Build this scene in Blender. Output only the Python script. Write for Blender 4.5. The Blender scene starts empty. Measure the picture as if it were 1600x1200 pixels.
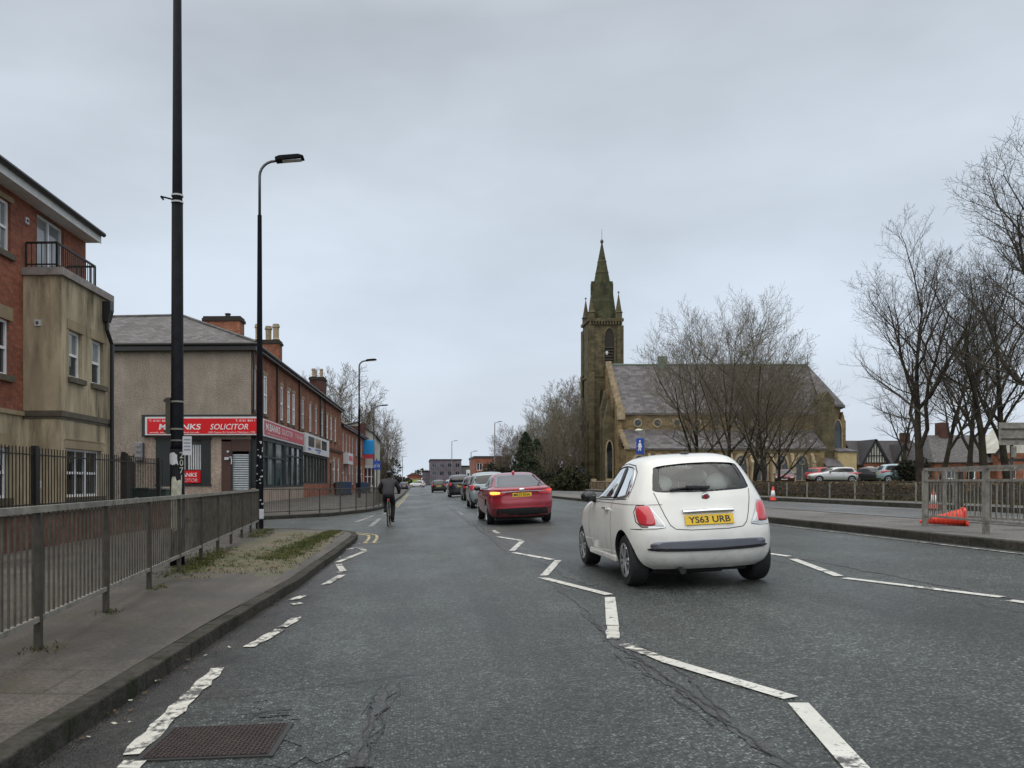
import bpy, bmesh, math, random
from mathutils import Vector, Matrix
from mathutils.bvhtree import BVHTree
SC = bpy.context.scene
COL = SC.collection
R = math.radians
# ------------------------------------------------------------------ camera
cam_d = bpy.data.cameras.new("camera")
cam = bpy.data.objects.new("camera", cam_d); COL.objects.link(cam)
cam.location = (0, 0, 1.30); cam.rotation_euler = (R(90), 0, 0)      # level, looking along the road
cam_d.sensor_width = 36; cam_d.lens = 36*1250/1600
cam_d.shift_x = 150/1600; cam_d.shift_y = 154/1600
cam_d.clip_start = 0.05; cam_d.clip_end = 4000
SC.camera = cam
# ------------------------------------------------------------------ overcast sky
SUN_EL, SUN_AZ = R(48), R(215)
W = bpy.data.worlds.new("World"); SC.world = W; W.use_nodes = True
nt = W.node_tree; nt.nodes.clear()
def wn(t): return nt.nodes.new(t)
out = wn('ShaderNodeOutputWorld'); bg = wn('ShaderNodeBackground')
sky = wn('ShaderNodeTexSky'); sky.sky_type = 'NISHITA'; sky.sun_disc = False
sky.sun_elevation = SUN_EL; sky.sun_rotation = SUN_AZ; sky.air_density = 1.5; sky.dust_density = 3
tc = wn('ShaderNodeTexCoord'); sep = wn('ShaderNodeSeparateXYZ')
nt.links.new(tc.outputs['Generated'], sep.inputs[0])
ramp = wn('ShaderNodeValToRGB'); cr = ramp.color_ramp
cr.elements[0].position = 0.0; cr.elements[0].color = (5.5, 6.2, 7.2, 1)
cr.elements[1].position = 1.0; cr.elements[1].color = (15.0, 14.8, 14.2, 1)  # sky made brighter overhead, above the frame, to add light to the scene
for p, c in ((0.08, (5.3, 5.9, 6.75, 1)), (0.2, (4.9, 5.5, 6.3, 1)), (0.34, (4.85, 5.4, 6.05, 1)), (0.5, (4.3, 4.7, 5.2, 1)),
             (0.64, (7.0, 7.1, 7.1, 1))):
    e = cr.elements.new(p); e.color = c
# cloud base: broad soft streaks of thicker and thinner cloud
mp = wn('ShaderNodeMapping'); mp.inputs['Scale'].default_value = (1.0, 1.0, 2.6)
nz = wn('ShaderNodeTexNoise'); nz.inputs['Scale'].default_value = 1.8; nz.inputs['Detail'].default_value = 5; nz.inputs['Roughness'].default_value = 0.5
nt.links.new(tc.outputs['Generated'], mp.inputs[0]); nt.links.new(mp.outputs[0], nz.inputs['Vector'])
mr = wn('ShaderNodeMapRange'); mr.inputs['From Min'].default_value = 0.3; mr.inputs['From Max'].default_value = 0.7
mr.inputs['To Min'].default_value = 0.80; mr.inputs['To Max'].default_value = 1.17
nt.links.new(nz.outputs['Fac'], mr.inputs['Value'])
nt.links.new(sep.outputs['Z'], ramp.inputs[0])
mul = wn('ShaderNodeMixRGB'); mul.blend_type = 'MULTIPLY'; mul.inputs[0].default_value = 1
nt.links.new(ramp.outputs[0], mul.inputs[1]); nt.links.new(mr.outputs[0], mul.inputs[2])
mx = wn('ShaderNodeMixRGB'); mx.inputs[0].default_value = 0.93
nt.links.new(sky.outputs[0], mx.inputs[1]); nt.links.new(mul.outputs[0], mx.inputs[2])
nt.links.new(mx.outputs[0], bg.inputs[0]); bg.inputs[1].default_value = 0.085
nt.links.new(bg.outputs[0], out.inputs[0])
# ------------------------------------------------------------------ veiled sun
sd = bpy.data.lights.new("sun", 'SUN'); sd.energy = 0.9; sd.angle = R(110); sd.color = (1.0, 0.97, 0.93)
sun = bpy.data.objects.new("sun", sd); COL.objects.link(sun)
sun.rotation_euler = (R(90)-SUN_EL, 0, R(180)-SUN_AZ)
SC.view_settings.view_transform = 'Standard'; SC.view_settings.look = 'None'
SC.view_settings.exposure = 0.58; SC.view_settings.gamma = 1.0
SC.render.film_transparent = False
SC.cycles.max_bounces = 6; SC.cycles.transparent_max_bounces = 12
# ------------------------------------------------------------------ helpers
F = 1250.0
def PX(px, py, Y): return ((px-650)/F*Y, Y, 1.3-(py-754)/F*Y)
def road_z(x): return 0.05*max(-2.0, min(8.0, x))
def RD(px, py):
    r = (px-650)/(py-754); X = 1.3*r/(1+.05*r)
    if X < -2: return (r*1.4, F*1.4/(py-754))
    return (X, F*(1.3-.05*X)/(py-754))

class MB:
    def __init__(s): s.v = []; s.f = []; s.m = []
    def add(s, vs, fs, m=0):
        o = len(s.v); s.v += [tuple(p) for p in vs]
        for f in fs: s.f.append([i+o for i in f]); s.m.append(m)
    def box(s, x0, x1, y0, y1, z0, z1, m=0):
        s.add([(x0,y0,z0),(x1,y0,z0),(x1,y1,z0),(x0,y1,z0),(x0,y0,z1),(x1,y0,z1),(x1,y1,z1),(x0,y1,z1)],
              [(3,2,1,0),(4,5,6,7),(0,1,5,4),(1,2,6,5),(2,3,7,6),(3,0,4,7)], m)
    def rbox(s, c, h, M, m=0):      # box with rotation matrix M
        vs = [Vector(c)+M@Vector((sx*h[0], sy*h[1], sz*h[2])) for sz in (-1,1) for sx, sy in ((-1,-1),(1,-1),(1,1),(-1,1))]
        s.add(vs, [(3,2,1,0),(4,5,6,7),(0,1,5,4),(1,2,6,5),(2,3,7,6),(3,0,4,7)], m)
    def bar(s, a, b, w, h=None, m=0):   # rectangular bar between two points
        a = Vector(a); b = Vector(b); d = b-a; L = d.length
        if L < 1e-6: return
        q = d.to_track_quat('Y', 'Z').to_matrix(); h = h or w
        s.rbox((a+b)/2, (w/2, L/2, h/2), q, m)
    def tube(s, pts, rad, n=8, m=0, cap=True):
        pts = [Vector(p) for p in pts]; k = len(pts)
        if not hasattr(rad, '__len__'): rad = [rad]*k
        o = len(s.v); up = Vector((0.123, 0.31, 0.94)).normalized(); prev = None
        for i, p in enumerate(pts):
            d = (pts[min(i+1, k-1)]-pts[max(i-1, 0)])
            if d.length < 1e-9: d = Vector((0,0,1))
            d.normalize()
            if prev is None:
                a = d.cross(up)
                if a.length < .1: a = d.cross(Vector((1,0,0)))
            else:
                a = prev - d*prev.dot(d)
                if a.length < 1e-4: a = d.cross(up)
            a.normalize(); prev = a; b = d.cross(a)
            for j in range(n):
                t = 2*math.pi*j/n; q = p+(a*math.cos(t)+b*math.sin(t))*rad[i]
                s.v.append((q.x, q.y, q.z))
        for i in range(k-1):
            for j in range(n):
                j2 = (j+1) % n
                s.f.append([o+i*n+j, o+i*n+j2, o+(i+1)*n+j2, o+(i+1)*n+j]); s.m.append(m)
        if cap:
            s.f.append([o+j for j in reversed(range(n))]); s.m.append(m)
            s.f.append([o+(k-1)*n+j for j in range(n)]); s.m.append(m)
    def lathe(s, prof, c=(0,0,0), n=16, m=0, axis='Z'):
        o = len(s.v); k = len(prof)
        for r, h in prof:
            for j in range(n):
                t = 2*math.pi*j/n; a, b = r*math.cos(t), r*math.sin(t)
                p = (a, b, h) if axis == 'Z' else (h, a, b) if axis == 'X' else (a, h, b)
                s.v.append((p[0]+c[0], p[1]+c[1], p[2]+c[2]))
        for i in range(k-1):
            for j in range(n):
                j2 = (j+1) % n
                s.f.append([o+i*n+j, o+i*n+j2, o+(i+1)*n+j2, o+(i+1)*n+j]); s.m.append(m)
        s.f.append([o+j for j in reversed(range(n))]); s.m.append(m)
        s.f.append([o+(k-1)*n+j for j in range(n)]); s.m.append(m)
    def prism(s, poly, axis, a0, a1, m=0):   # 2-D polygon swept along axis
        def P(u, v, a): return (a,u,v) if axis == 'X' else (u,a,v) if axis == 'Y' else (u,v,a)
        n = len(poly)
        vs = [P(u,v,a0) for u,v in poly]+[P(u,v,a1) for u,v in poly]
        fs = [tuple(reversed(range(n))), tuple(range(n,2*n))]+[(i,(i+1)%n,n+(i+1)%n,n+i) for i in range(n)]
        s.add(vs, fs, m)
    def slab(s, poly, t, m=0):   # 3-D planar polygon with thickness downwards
        n = len(poly); lo = [(p[0],p[1],p[2]-t) for p in poly]
        s.add(list(poly)+lo, [tuple(range(n)), tuple(reversed(range(n,2*n)))]+[(i,n+i,n+(i+1)%n,(i+1)%n) for i in range(n)], m)
    def ball(s, c, r, m=0, nu=12, nv=8):
        rx, ry, rz = r if hasattr(r, '__len__') else (r,r,r)
        vs = [(c[0],c[1],c[2]-rz)]
        for i in range(1, nv):
            p = -math.pi/2+math.pi*i/nv
            for j in range(nu):
                t = 2*math.pi*j/nu
                vs.append((c[0]+rx*math.cos(p)*math.cos(t), c[1]+ry*math.cos(p)*math.sin(t), c[2]+rz*math.sin(p)))
        vs.append((c[0],c[1],c[2]+rz)); fs = []
        for j in range(nu): fs.append((0, 1+(j+1)%nu, 1+j))
        for i in range(nv-2):
            for j in range(nu):
                a = 1+i*nu; fs.append((a+j, a+(j+1)%nu, a+nu+(j+1)%nu, a+nu+j))
        a = 1+(nv-2)*nu
        for j in range(nu): fs.append((a+j, a+(j+1)%nu, len(vs)-1))
        s.add(vs, fs, m)
    def build(s, name, mats, parent=None, smooth=False, w=False, bevel=0):
        me = bpy.data.meshes.new(name); me.from_pydata(s.v, [], s.f)
        mats = mats if isinstance(mats, (list, tuple)) else [mats]
        for m in mats: me.materials.append(m)
        me.polygons.foreach_set('material_index', s.m)
        if smooth: me.polygons.foreach_set('use_smooth', [True]*len(s.f))
        me.update()
        o = bpy.data.objects.new(name, me); COL.objects.link(o)
        if parent is not None:
            o.parent = parent
            if w and parent.type == 'EMPTY': o.location = -Vector(parent.location)
        if bevel:
            b = o.modifiers.new('bevel', 'BEVEL'); b.width = bevel; b.segments = 2; b.limit_method = 'ANGLE'; b.angle_limit = R(40)
        return o

def tag(o, label=None, cat=None, group=None, kind=None):
    if label: o['label'] = label
    if cat: o['category'] = cat
    if group: o['group'] = group
    if kind: o['kind'] = kind
    return o
def thing(name, label, cat, loc=(0,0,0), rot=(0,0,0), group=None):
    o = bpy.data.objects.new(name, None); COL.objects.link(o); o.empty_display_size = .2
    o.location = loc; o.rotation_euler = rot
    return tag(o, label, cat, group)
def copy_tree(o, parent=None):
    c = o.copy(); COL.objects.link(c)
    if parent is not None: c.parent = parent
    for ch in list(o.children): copy_tree(ch, c)
    return c
def evaluated_mesh(o):
    dg = bpy.context.evaluated_depsgraph_get(); dg.update()
    return bpy.data.meshes.new_from_object(o.evaluated_get(dg))
def bake(o):          # apply all modifiers
    me = evaluated_mesh(o); o.modifiers.clear(); o.data = me; return o
def lettering(txt, mat, parent, loc, rot, width=None, height=None, bold=0.0, shear=0, name='lettering', ext=.002):
    cu = bpy.data.curves.new('lettering', 'FONT'); cu.body = txt; cu.size = 1; cu.extrude = 0
    cu.offset = bold; cu.shear = shear; cu.align_x = 'CENTER'; cu.align_y = 'CENTER'; cu.resolution_u = 3
    t = bpy.data.objects.new('lettering', cu); COL.objects.link(t)
    me = evaluated_mesh(t); bpy.data.objects.remove(t)
    xs = [v.co.x for v in me.vertices]; ys = [v.co.y for v in me.vertices]
    cx, cy = (max(xs)+min(xs))/2, (max(ys)+min(ys))/2; wx, wy = max(xs)-min(xs), max(ys)-min(ys)
    sx = width/wx if width else height/wy; sy = height/wy if height else sx
    for v in me.vertices: v.co.x = (v.co.x-cx)*sx; v.co.y = (v.co.y-cy)*sy
    me.materials.clear(); me.materials.append(mat)
    o = bpy.data.objects.new(name, me); COL.objects.link(o); o.parent = parent
    o.location = loc; o.rotation_euler = rot
    return o
# ------------------------------------------------------------------ materials
def new_mat(name):
    m = bpy.data.materials.new(name); m.use_nodes = True
    n = m.node_tree.nodes; l = m.node_tree.links
    return m, n, l, n['Principled BSDF']
def noise(n, l, scale, detail=4, rough=.55, vec=None, dim=None):
    t = n.new('ShaderNodeTexNoise'); t.inputs['Scale'].default_value = scale; t.inputs['Detail'].default_value = detail
    t.inputs['Roughness'].default_value = rough
    if vec is not None: l.new(vec, t.inputs['Vector'])
    return t.outputs['Fac']
def rng(n, l, v, a, b, c, d):
    t = n.new('ShaderNodeMapRange'); t.inputs['From Min'].default_value = a; t.inputs['From Max'].default_value = b
    t.inputs['To Min'].default_value = c; t.inputs['To Max'].default_value = d; l.new(v, t.inputs['Value']); return t.outputs[0]
def mixc(n, l, fac, a, b, mode='MIX'):
    t = n.new('ShaderNodeMixRGB'); t.blend_type = mode
    for i, x in ((0, fac), (1, a), (2, b)):
        if isinstance(x, (int, float)): t.inputs[i].default_value = x
        elif isinstance(x, tuple): t.inputs[i].default_value = (*x[:3], 1)
        else: l.new(x, t.inputs[i])
    return t.outputs[0]
def mth(n, l, op, a, b=0.0):
    t = n.new('ShaderNodeMath'); t.operation = op
    for i, x in ((0, a), (1, b)):
        if isinstance(x, (int, float)): t.inputs[i].default_value = x
        else: l.new(x, t.inputs[i])
    return t.outputs[0]
def bump(n, l, h, bs, strength=.3, dist=.02):
    t = n.new('ShaderNodeBump'); t.inputs['Strength'].default_value = strength; t.inputs['Distance'].default_value = dist
    l.new(h, t.inputs['Height']); l.new(t.outputs[0], bs.inputs['Normal'])
def ocoord(n): return n.new('ShaderNodeTexCoord').outputs['Object']
def mapped(n, l, vec, sc):
    t = n.new('ShaderNodeMapping'); t.inputs['Scale'].default_value = sc; l.new(vec, t.inputs[0]); return t.outputs[0]
def wall_uv(n, l):     # (along wall, height) whichever way the wall faces
    t = n.new('ShaderNodeTexCoord'); s = n.new('ShaderNodeSeparateXYZ'); l.new(t.outputs['Object'], s.inputs[0])
    q = n.new('ShaderNodeSeparateXYZ'); l.new(t.outputs['Normal'], q.inputs[0])
    ax = mth(n, l, 'ABSOLUTE', q.outputs[0]); ay = mth(n, l, 'ABSOLUTE', q.outputs[1])
    g = mth(n, l, 'GREATER_THAN', ax, ay)
    mx_ = n.new('ShaderNodeMix'); mx_.data_type = 'FLOAT'; l.new(g, mx_.inputs[0]); l.new(s.outputs[0], mx_.inputs[2]); l.new(s.outputs[1], mx_.inputs[3])
    c = n.new('ShaderNodeCombineXYZ'); l.new(mx_.outputs[0], c.inputs[0]); l.new(s.outputs[2], c.inputs[1])
    return c.outputs[0], t.outputs['Object']

def plain(name, col, rough=.6, metal=0, var=.15, scale=6, coat=0, spec=.5, bmp=0, bscale=40):
    m, n, l, b = new_mat(name); v = ocoord(n)
    f = noise(n, l, scale, 5, .6, v)
    c = mixc(n, l, 1.0, tuple(col), rng(n, l, f, .3, .7, 1-var, 1+var), 'MULTIPLY')
    l.new(c, b.inputs['Base Color']); b.inputs['Roughness'].default_value = rough; b.inputs['Metallic'].default_value = metal
    b.inputs['Coat Weight'].default_value = coat; b.inputs['Coat Roughness'].default_value = .04
    b.inputs['Specular IOR Level'].default_value = spec
    if bmp: bump(n, l, noise(n, l, bscale, 3, .6, v), b, bmp, .01)
    return m
def emit(name, col, s):
    m, n, l, b = new_mat(name); b.inputs['Base Color'].default_value = (*col, 1)
    b.inputs['Emission Color'].default_value = (*col, 1); b.inputs['Emission Strength'].default_value = s; return m
def brick(name, c1, c2, mortar, dirt=.35, bw=.225, bh=.075, mort=.011, stone=False):
    m, n, l, b = new_mat(name); uv, oc = wall_uv(n, l)
    t = n.new('ShaderNodeTexBrick'); l.new(uv, t.inputs['Vector']); t.inputs['Scale'].default_value = 1
    t.inputs['Brick Width'].default_value = bw; t.inputs['Row Height'].default_value = bh; t.inputs['Mortar Size'].default_value = mort
    t.inputs['Mortar Smooth'].default_value = .3; t.inputs['Bias'].default_value = 0
    t.inputs['Color1'].default_value = (*c1, 1); t.inputs['Color2'].default_value = (*c2, 1); t.inputs['Mortar'].default_value = (*mortar, 1)
    f = noise(n, l, .9, 6, .65, oc); g = noise(n, l, 9, 3, .6, oc)
    c = mixc(n, l, 1.0, t.outputs['Color'], rng(n, l, f, .3, .72, 1-dirt, 1+dirt*.5), 'MULTIPLY')
    c = mixc(n, l, 1.0, c, rng(n, l, g, .3, .7, .8, 1.2), 'MULTIPLY')
    l.new(c, b.inputs['Base Color']); b.inputs['Roughness'].default_value = .85; b.inputs['Specular IOR Level'].default_value = .25
    bump(n, l, t.outputs['Fac'], b, -.5, .01 if not stone else .03)
    return m
def render_wall(name, col, streak=.45, grain=60, stain=(.05,.05,.04), gc=.18):
    m, n, l, b = new_mat(name); uv, oc = wall_uv(n, l)
    st = noise(n, l, 1.6, 6, .65, mapped(n, l, oc, (1.6, 1.6, .28)))
    bl = noise(n, l, .7, 5, .6, oc); gr = noise(n, l, grain, 2, .6, oc)
    k = mth(n, l, 'MULTIPLY', rng(n, l, st, .42, .66, 0, 1), rng(n, l, bl, .35, .6, .25, 1))
    c = mixc(n, l, mth(n, l, 'MULTIPLY', k, streak), tuple(col), stain)
    c = mixc(n, l, 1.0, c, rng(n, l, gr, .34, .66, 1-gc, 1+gc), 'MULTIPLY')
    c = mixc(n, l, 1.0, c, rng(n, l, bl, .32, .68, .74, 1.15), 'MULTIPLY')
    l.new(c, b.inputs['Base Color']); b.inputs['Roughness'].default_value = .9; b.inputs['Specular IOR Level'].default_value = .2
    bump(n, l, gr, b, .35, .012); return m
def slates(name, col, rh=.16, bw=.3, moss=0):
    m, n, l, b = new_mat(name); t = n.new('ShaderNodeTexCoord')
    s = n.new('ShaderNodeSeparateXYZ'); l.new(t.outputs['Object'], s.inputs[0])
    q = n.new('ShaderNodeSeparateXYZ'); l.new(t.outputs['Normal'], q.inputs[0])
    g = mth(n, l, 'GREATER_THAN', mth(n, l, 'ABSOLUTE', q.outputs[0]), mth(n, l, 'ABSOLUTE', q.outputs[1]))
    mx_ = n.new('ShaderNodeMix'); mx_.data_type = 'FLOAT'; l.new(g, mx_.inputs[0]); l.new(s.outputs[0], mx_.inputs[2]); l.new(s.outputs[1], mx_.inputs[3])
    c = n.new('ShaderNodeCombineXYZ'); l.new(mx_.outputs[0], c.inputs[0]); l.new(mth(n, l, 'MULTIPLY', s.outputs[2], 1.6), c.inputs[1])
    br = n.new('ShaderNodeTexBrick'); l.new(c.outputs[0], br.inputs['Vector']); br.inputs['Scale'].default_value = 1
    br.inputs['Brick Width'].default_value = bw; br.inputs['Row Height'].default_value = rh; br.inputs['Mortar Size'].default_value = .012
    br.inputs['Color1'].default_value = (*[x*.55 for x in col], 1); br.inputs['Color2'].default_value = (*[x*1.4 for x in col], 1)
    br.inputs['Mortar'].default_value = (*[x*.3 for x in col], 1)
    f = noise(n, l, .8, 5, .6, t.outputs['Object'])
    cc = mixc(n, l, 1.0, br.outputs['Color'], rng(n, l, f, .3, .7, .85, 1.12), 'MULTIPLY')
    if moss: cc = mixc(n, l, mth(n, l, 'MULTIPLY', rng(n, l, noise(n, l, 2.5, 5, .6, t.outputs['Object']), .5, .7, 0, 1), moss), cc, (.06, .07, .03))
    l.new(cc, b.inputs['Base Color']); b.inputs['Roughness'].default_value = .6
    bump(n, l, br.outputs['Fac'], b, -.5, .02); return m

def sub_axis(n, l, v):
    q = n.new('ShaderNodeSeparateXYZ'); l.new(v, q.inputs[0]); return q.outputs
def asphalt(name, base=.055, light=.13, wet=.5, tint=(.97, 1.0, 1.0), tracks=True, gutter=False):
    m, n, l, b = new_mat(name); v = ocoord(n)
    vo = n.new('ShaderNodeTexVoronoi'); vo.inputs['Scale'].default_value = 58; l.new(v, vo.inputs['Vector'])
    sp = noise(n, l, 30, 4, .75, v); mid = noise(n, l, 9, 4, .7, v); big = noise(n, l, .55, 6, .6, v); lane = noise(n, l, 1.0, 5, .6, mapped(n, l, v, (1.1, .06, 1)))
    stone = n.new('ShaderNodeSeparateColor'); l.new(vo.outputs['Color'], stone.inputs[0])
    k = mth(n, l, 'MULTIPLY', rng(n, l, stone.outputs[0], .25, 1, 0, 1), rng(n, l, vo.outputs['Distance'], .25, .62, 1, .0))
    c = mixc(n, l, k, tuple(base*x for x in tint), tuple(light*2.3*x for x in tint))
    c = mixc(n, l, 1.0, c, rng(n, l, sp, .34, .66, .32, 1.68), 'MULTIPLY')
    c = mixc(n, l, 1.0, c, rng(n, l, mid, .32, .68, .7, 1.3), 'MULTIPLY')
    c = mixc(n, l, 1.0, c, rng(n, l, big, .34, .66, .62, 1.32), 'MULTIPLY')
    if tracks: c = mixc(n, l, 1.0, c, rng(n, l, lane, .34, .66, .66, 1.3), 'MULTIPLY')
    if gutter:      # polished wheel paths
        tx = mth(n, l, 'COSINE', mth(n, l, 'MULTIPLY', sub_axis(n, l, v)[0], 3.6)); tm = mth(n, l, 'MULTIPLY', rng(n, l, tx, -.9, .9, 1, 0), rng(n, l, noise(n, l, .35, 4, .6, mapped(n, l, v, (1, .2, 1))), .35, .62, .1, 1))
        c = mixc(n, l, tm, c, mixc(n, l, 1.0, c, (.70, .72, .73), 'MULTIPLY'))
    # hairline cracks in worn areas
    ck = n.new('ShaderNodeTexVoronoi'); ck.feature = 'DISTANCE_TO_EDGE'; ck.inputs['Scale'].default_value = .9
    wv = n.new('ShaderNodeVectorMath'); wv.operation = 'ADD'
    nv = n.new('ShaderNodeTexNoise'); nv.inputs['Scale'].default_value = 2.5; nv.inputs['Detail'].default_value = 5; l.new(v, nv.inputs['Vector'])
    sc = n.new('ShaderNodeVectorMath'); sc.operation = 'SCALE'; sc.inputs['Scale'].default_value = .8; l.new(nv.outputs['Color'], sc.inputs[0])
    l.new(v, wv.inputs[0]); l.new(sc.outputs[0], wv.inputs[1]); l.new(wv.outputs[0], ck.inputs['Vector'])
    cm = mth(n, l, 'MULTIPLY', rng(n, l, ck.outputs['Distance'], .0, .008, 1, 0), rng(n, l, noise(n, l, .22, 3, .5, v), .54, .64, 0, .8))
    c = mixc(n, l, cm, c, (.012, .012, .012))
    ro = rng(n, l, noise(n, l, .4, 5, .6, mapped(n, l, v, (1, .25, 1))),   .32, .68, .28, .5)
    ro = mth(n, l, 'ADD', ro, .12*(1-wet))
    if gutter:      # silt and damp along the kerb line
        ax = sub_axis(n, l, v); kx = rng(n, l, ax[1], 3, 16, -1.9, -1.43)
        d = mth(n, l, 'SUBTRACT', ax[0], kx); d = mth(n, l, 'ADD', d, rng(n, l, noise(n, l, 1.1, 6, .65, v), .25, .75, .42, -.42))
        gm = mth(n, l, 'MULTIPLY', rng(n, l, d, .34, .66, 1, 0), rng(n, l, ax[1], 19, 22, .85, 0))
        dirt = mixc(n, l, rng(n, l, noise(n, l, 2.6, 5, .65, v), .4, .6, 0, 1), (.014, .012, .012), (.045, .038, .036))
        dirt = mixc(n, l, 1.0, dirt, rng(n, l, sp, .34, .66, .5, 1.5), 'MULTIPLY')
        c = mixc(n, l, gm, c, dirt); ro = mth(n, l, 'SUBTRACT', ro, mth(n, l, 'MULTIPLY', gm, .14))
    l.new(c, b.inputs['Base Color']); l.new(ro, b.inputs['Roughness']); b.inputs['Specular IOR Level'].default_value = .5
    bump(n, l, mth(n, l, 'ADD', rng(n, l, vo.outputs['Distance'], 0, .6, 1, 0), mth(n, l, 'MULTIPLY', sp, .9)), b, .8, .018)
    return m
def road_paint(name, col, wear=.5):
    m, n, l, b = new_mat(name); v = ocoord(n)
    a = noise(n, l, 14, 6, .7, v); c_ = noise(n, l, 2.2, 4, .6, v); d = noise(n, l, 70, 2, .6, v)
    k = rng(n, l, mth(n, l, 'ADD', mth(n, l, 'MULTIPLY', a, .6), mth(n, l, 'MULTIPLY', c_, .4)), .455+.12*(1-wear), .53+.12*(1-wear), 0, 1)
    k2 = rng(n, l, d, .62, .7, 0, .6)
    kk = mth(n, l, 'MAXIMUM', k, mth(n, l, 'MULTIPLY', k2, wear))
    c = mixc(n, l, kk, mixc(n, l, 1.0, tuple(col), rng(n, l, c_, .3, .7, .82, 1.12), 'MULTIPLY'), (.07, .07, .07))
    l.new(c, b.inputs['Base Color']); b.inputs['Roughness'].default_value = .6; bump(n, l, a, b, .3, .006); return m
def pavement_mat(name, moss=True):
    m, n, l, b = new_mat(name); v = ocoord(n); ax = sub_axis(n, l, v)
    a = noise(n, l, .8, 6, .65, v); g = noise(n, l, 45, 3, .7, v); mo = noise(n, l, 1.7, 6, .65, v); st = noise(n, l, 1.0, 5, .6, mapped(n, l, v, (2.2, .35, 1)))
    br = n.new('ShaderNodeTexBrick'); l.new(v, br.inputs['Vector']); br.inputs['Scale'].default_value = 1
    br.inputs['Brick Width'].default_value = .9; br.inputs['Row Height'].default_value = .6; br.inputs['Mortar Size'].default_value = .012
    br.inputs['Color1'].default_value = (.078, .067, .056, 1); br.inputs['Color2'].default_value = (.10, .088, .075, 1); br.inputs['Mortar'].default_value = (.035, .032, .022, 1)
    c = mixc(n, l, rng(n, l, noise(n, l, .25, 2, .5, v), .42, .55, .1, .6), (.066, .057, .048), br.outputs['Color'])
    c = mixc(n, l, 1.0, c, rng(n, l, a, .3, .7, .5, 1.3), 'MULTIPLY')
    c = mixc(n, l, 1.0, c, rng(n, l, st, .3, .7, .65, 1.3), 'MULTIPLY')
    c = mixc(n, l, 1.0, c, rng(n, l, g, .32, .68, .5, 1.5), 'MULTIPLY')
    c = mixc(n, l, rng(n, l, mo, .55, .72, 0, .5), c, (.05, .05, .02))
    if moss:      # leaf litter and moss towards the corner
        k1 = mth(n, l, 'MULTIPLY', rng(n, l, ax[1], 9.0, 12.5, 0, 1), rng(n, l, ax[1], 19.5, 22, 1, 0))
        k1 = mth(n, l, 'MULTIPLY', k1, rng(n, l, ax[0], -3.9, -3.2, 0, 1)); k1 = mth(n, l, 'MULTIPLY', k1, rng(n, l, ax[0], -1.95, -1.62, 1, 0))
        e = rng(n, l, mth(n, l, 'ADD', k1, rng(n, l, noise(n, l, 1.5, 6, .7, v), .25, .75, -.55, .35)), .35, .6, 0, .92)
        lit = mixc(n, l, rng(n, l, noise(n, l, 2.2, 6, .65, v), .42, .58, 0, 1), (.125, .092, .052), (.075, .082, .026))
        lit = mixc(n, l, 1.0, lit, rng(n, l, noise(n, l, 26, 4, .75, v), .32, .68, .4, 1.6), 'MULTIPLY')
        c = mixc(n, l, e, c, lit)
    l.new(c, b.inputs['Base Color']); l.new(rng(n, l, a, .3, .7, .45, .85), b.inputs['Roughness']); bump(n, l, g, b, .5, .008); return m
def ground_mat(name, c1, c2, c3=None, sc=.6):
    m, n, l, b = new_mat(name); v = ocoord(n)
    a = noise(n, l, sc, 7, .65, v); g = noise(n, l, 18, 4, .7, v)
    c = mixc(n, l, rng(n, l, a, .35, .65, 0, 1), tuple(c1), tuple(c2))
    if c3: c = mixc(n, l, rng(n, l, noise(n, l, sc*2.7, 5, .6, v), .52, .64, 0, .8), c, tuple(c3))
    c = mixc(n, l, 1.0, c, rng(n, l, g, .3, .7, .6, 1.4), 'MULTIPLY')
    l.new(c, b.inputs['Base Color']); b.inputs['Roughness'].default_value = .9; b.inputs['Specular IOR Level'].default_value = .2
    bump(n, l, g, b, .6, .03); return m
def bark(name, c1, c2, moss=.3):
    m, n, l, b = new_mat(name); v = ocoord(n)
    a = noise(n, l, 1.3, 5, .6, v); g = noise(n, l, 12, 4, .7, mapped(n, l, v, (1, 1, .25)))
    c = mixc(n, l, rng(n, l, a, .35, .65, 0, 1), tuple(c1), tuple(c2))
    c = mixc(n, l, rng(n, l, noise(n, l, .7, 4, .6, v), .48, .66, 0, moss), c, (.07, .075, .025))
    c = mixc(n, l, 1.0, c, rng(n, l, g, .3, .7, .6, 1.4), 'MULTIPLY')
    l.new(c, b.inputs['Base Color']); b.inputs['Roughness'].default_value = .9; b.inputs['Specular IOR Level'].default_value = .15; return m
def leaf(name, c1, c2):
    m, n, l, b = new_mat(name); v = ocoord(n)
    a = noise(n, l, 1.2, 4, .6, v); g = noise(n, l, 20, 2, .5, v)
    c = mixc(n, l, rng(n, l, a, .35, .65, 0, 1), tuple(c1), tuple(c2)); c = mixc(n, l, 1.0, c, rng(n, l, g, .3, .7, .7, 1.3), 'MULTIPLY')
    l.new(c, b.inputs['Base Color']); b.inputs['Roughness'].default_value = .75; b.inputs['Specular IOR Level'].default_value = .2; return m
def car_paint(name, col, metal=0.0, rough=.35):
    m, n, l, b = new_mat(name); v = ocoord(n)
    s = n.new('ShaderNodeSeparateXYZ'); l.new(v, s.inputs[0])
    d = mth(n, l, 'MULTIPLY', rng(n, l, s.outputs[2], .2, .75, .5, 0), rng(n, l, noise(n, l, 5, 5, .65, v), .35, .65, .3, 1))   # road film thrown up on the sills
    l.new(mixc(n, l, d, tuple(col), (.16, .15, .13)), b.inputs['Base Color'])
    b.inputs['Metallic'].default_value = metal; l.new(mth(n, l, 'ADD', d, rough), b.inputs['Roughness'])
    b.inputs['Coat Weight'].default_value = .8; b.inputs['Coat Roughness'].default_value = .06; return m
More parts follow.
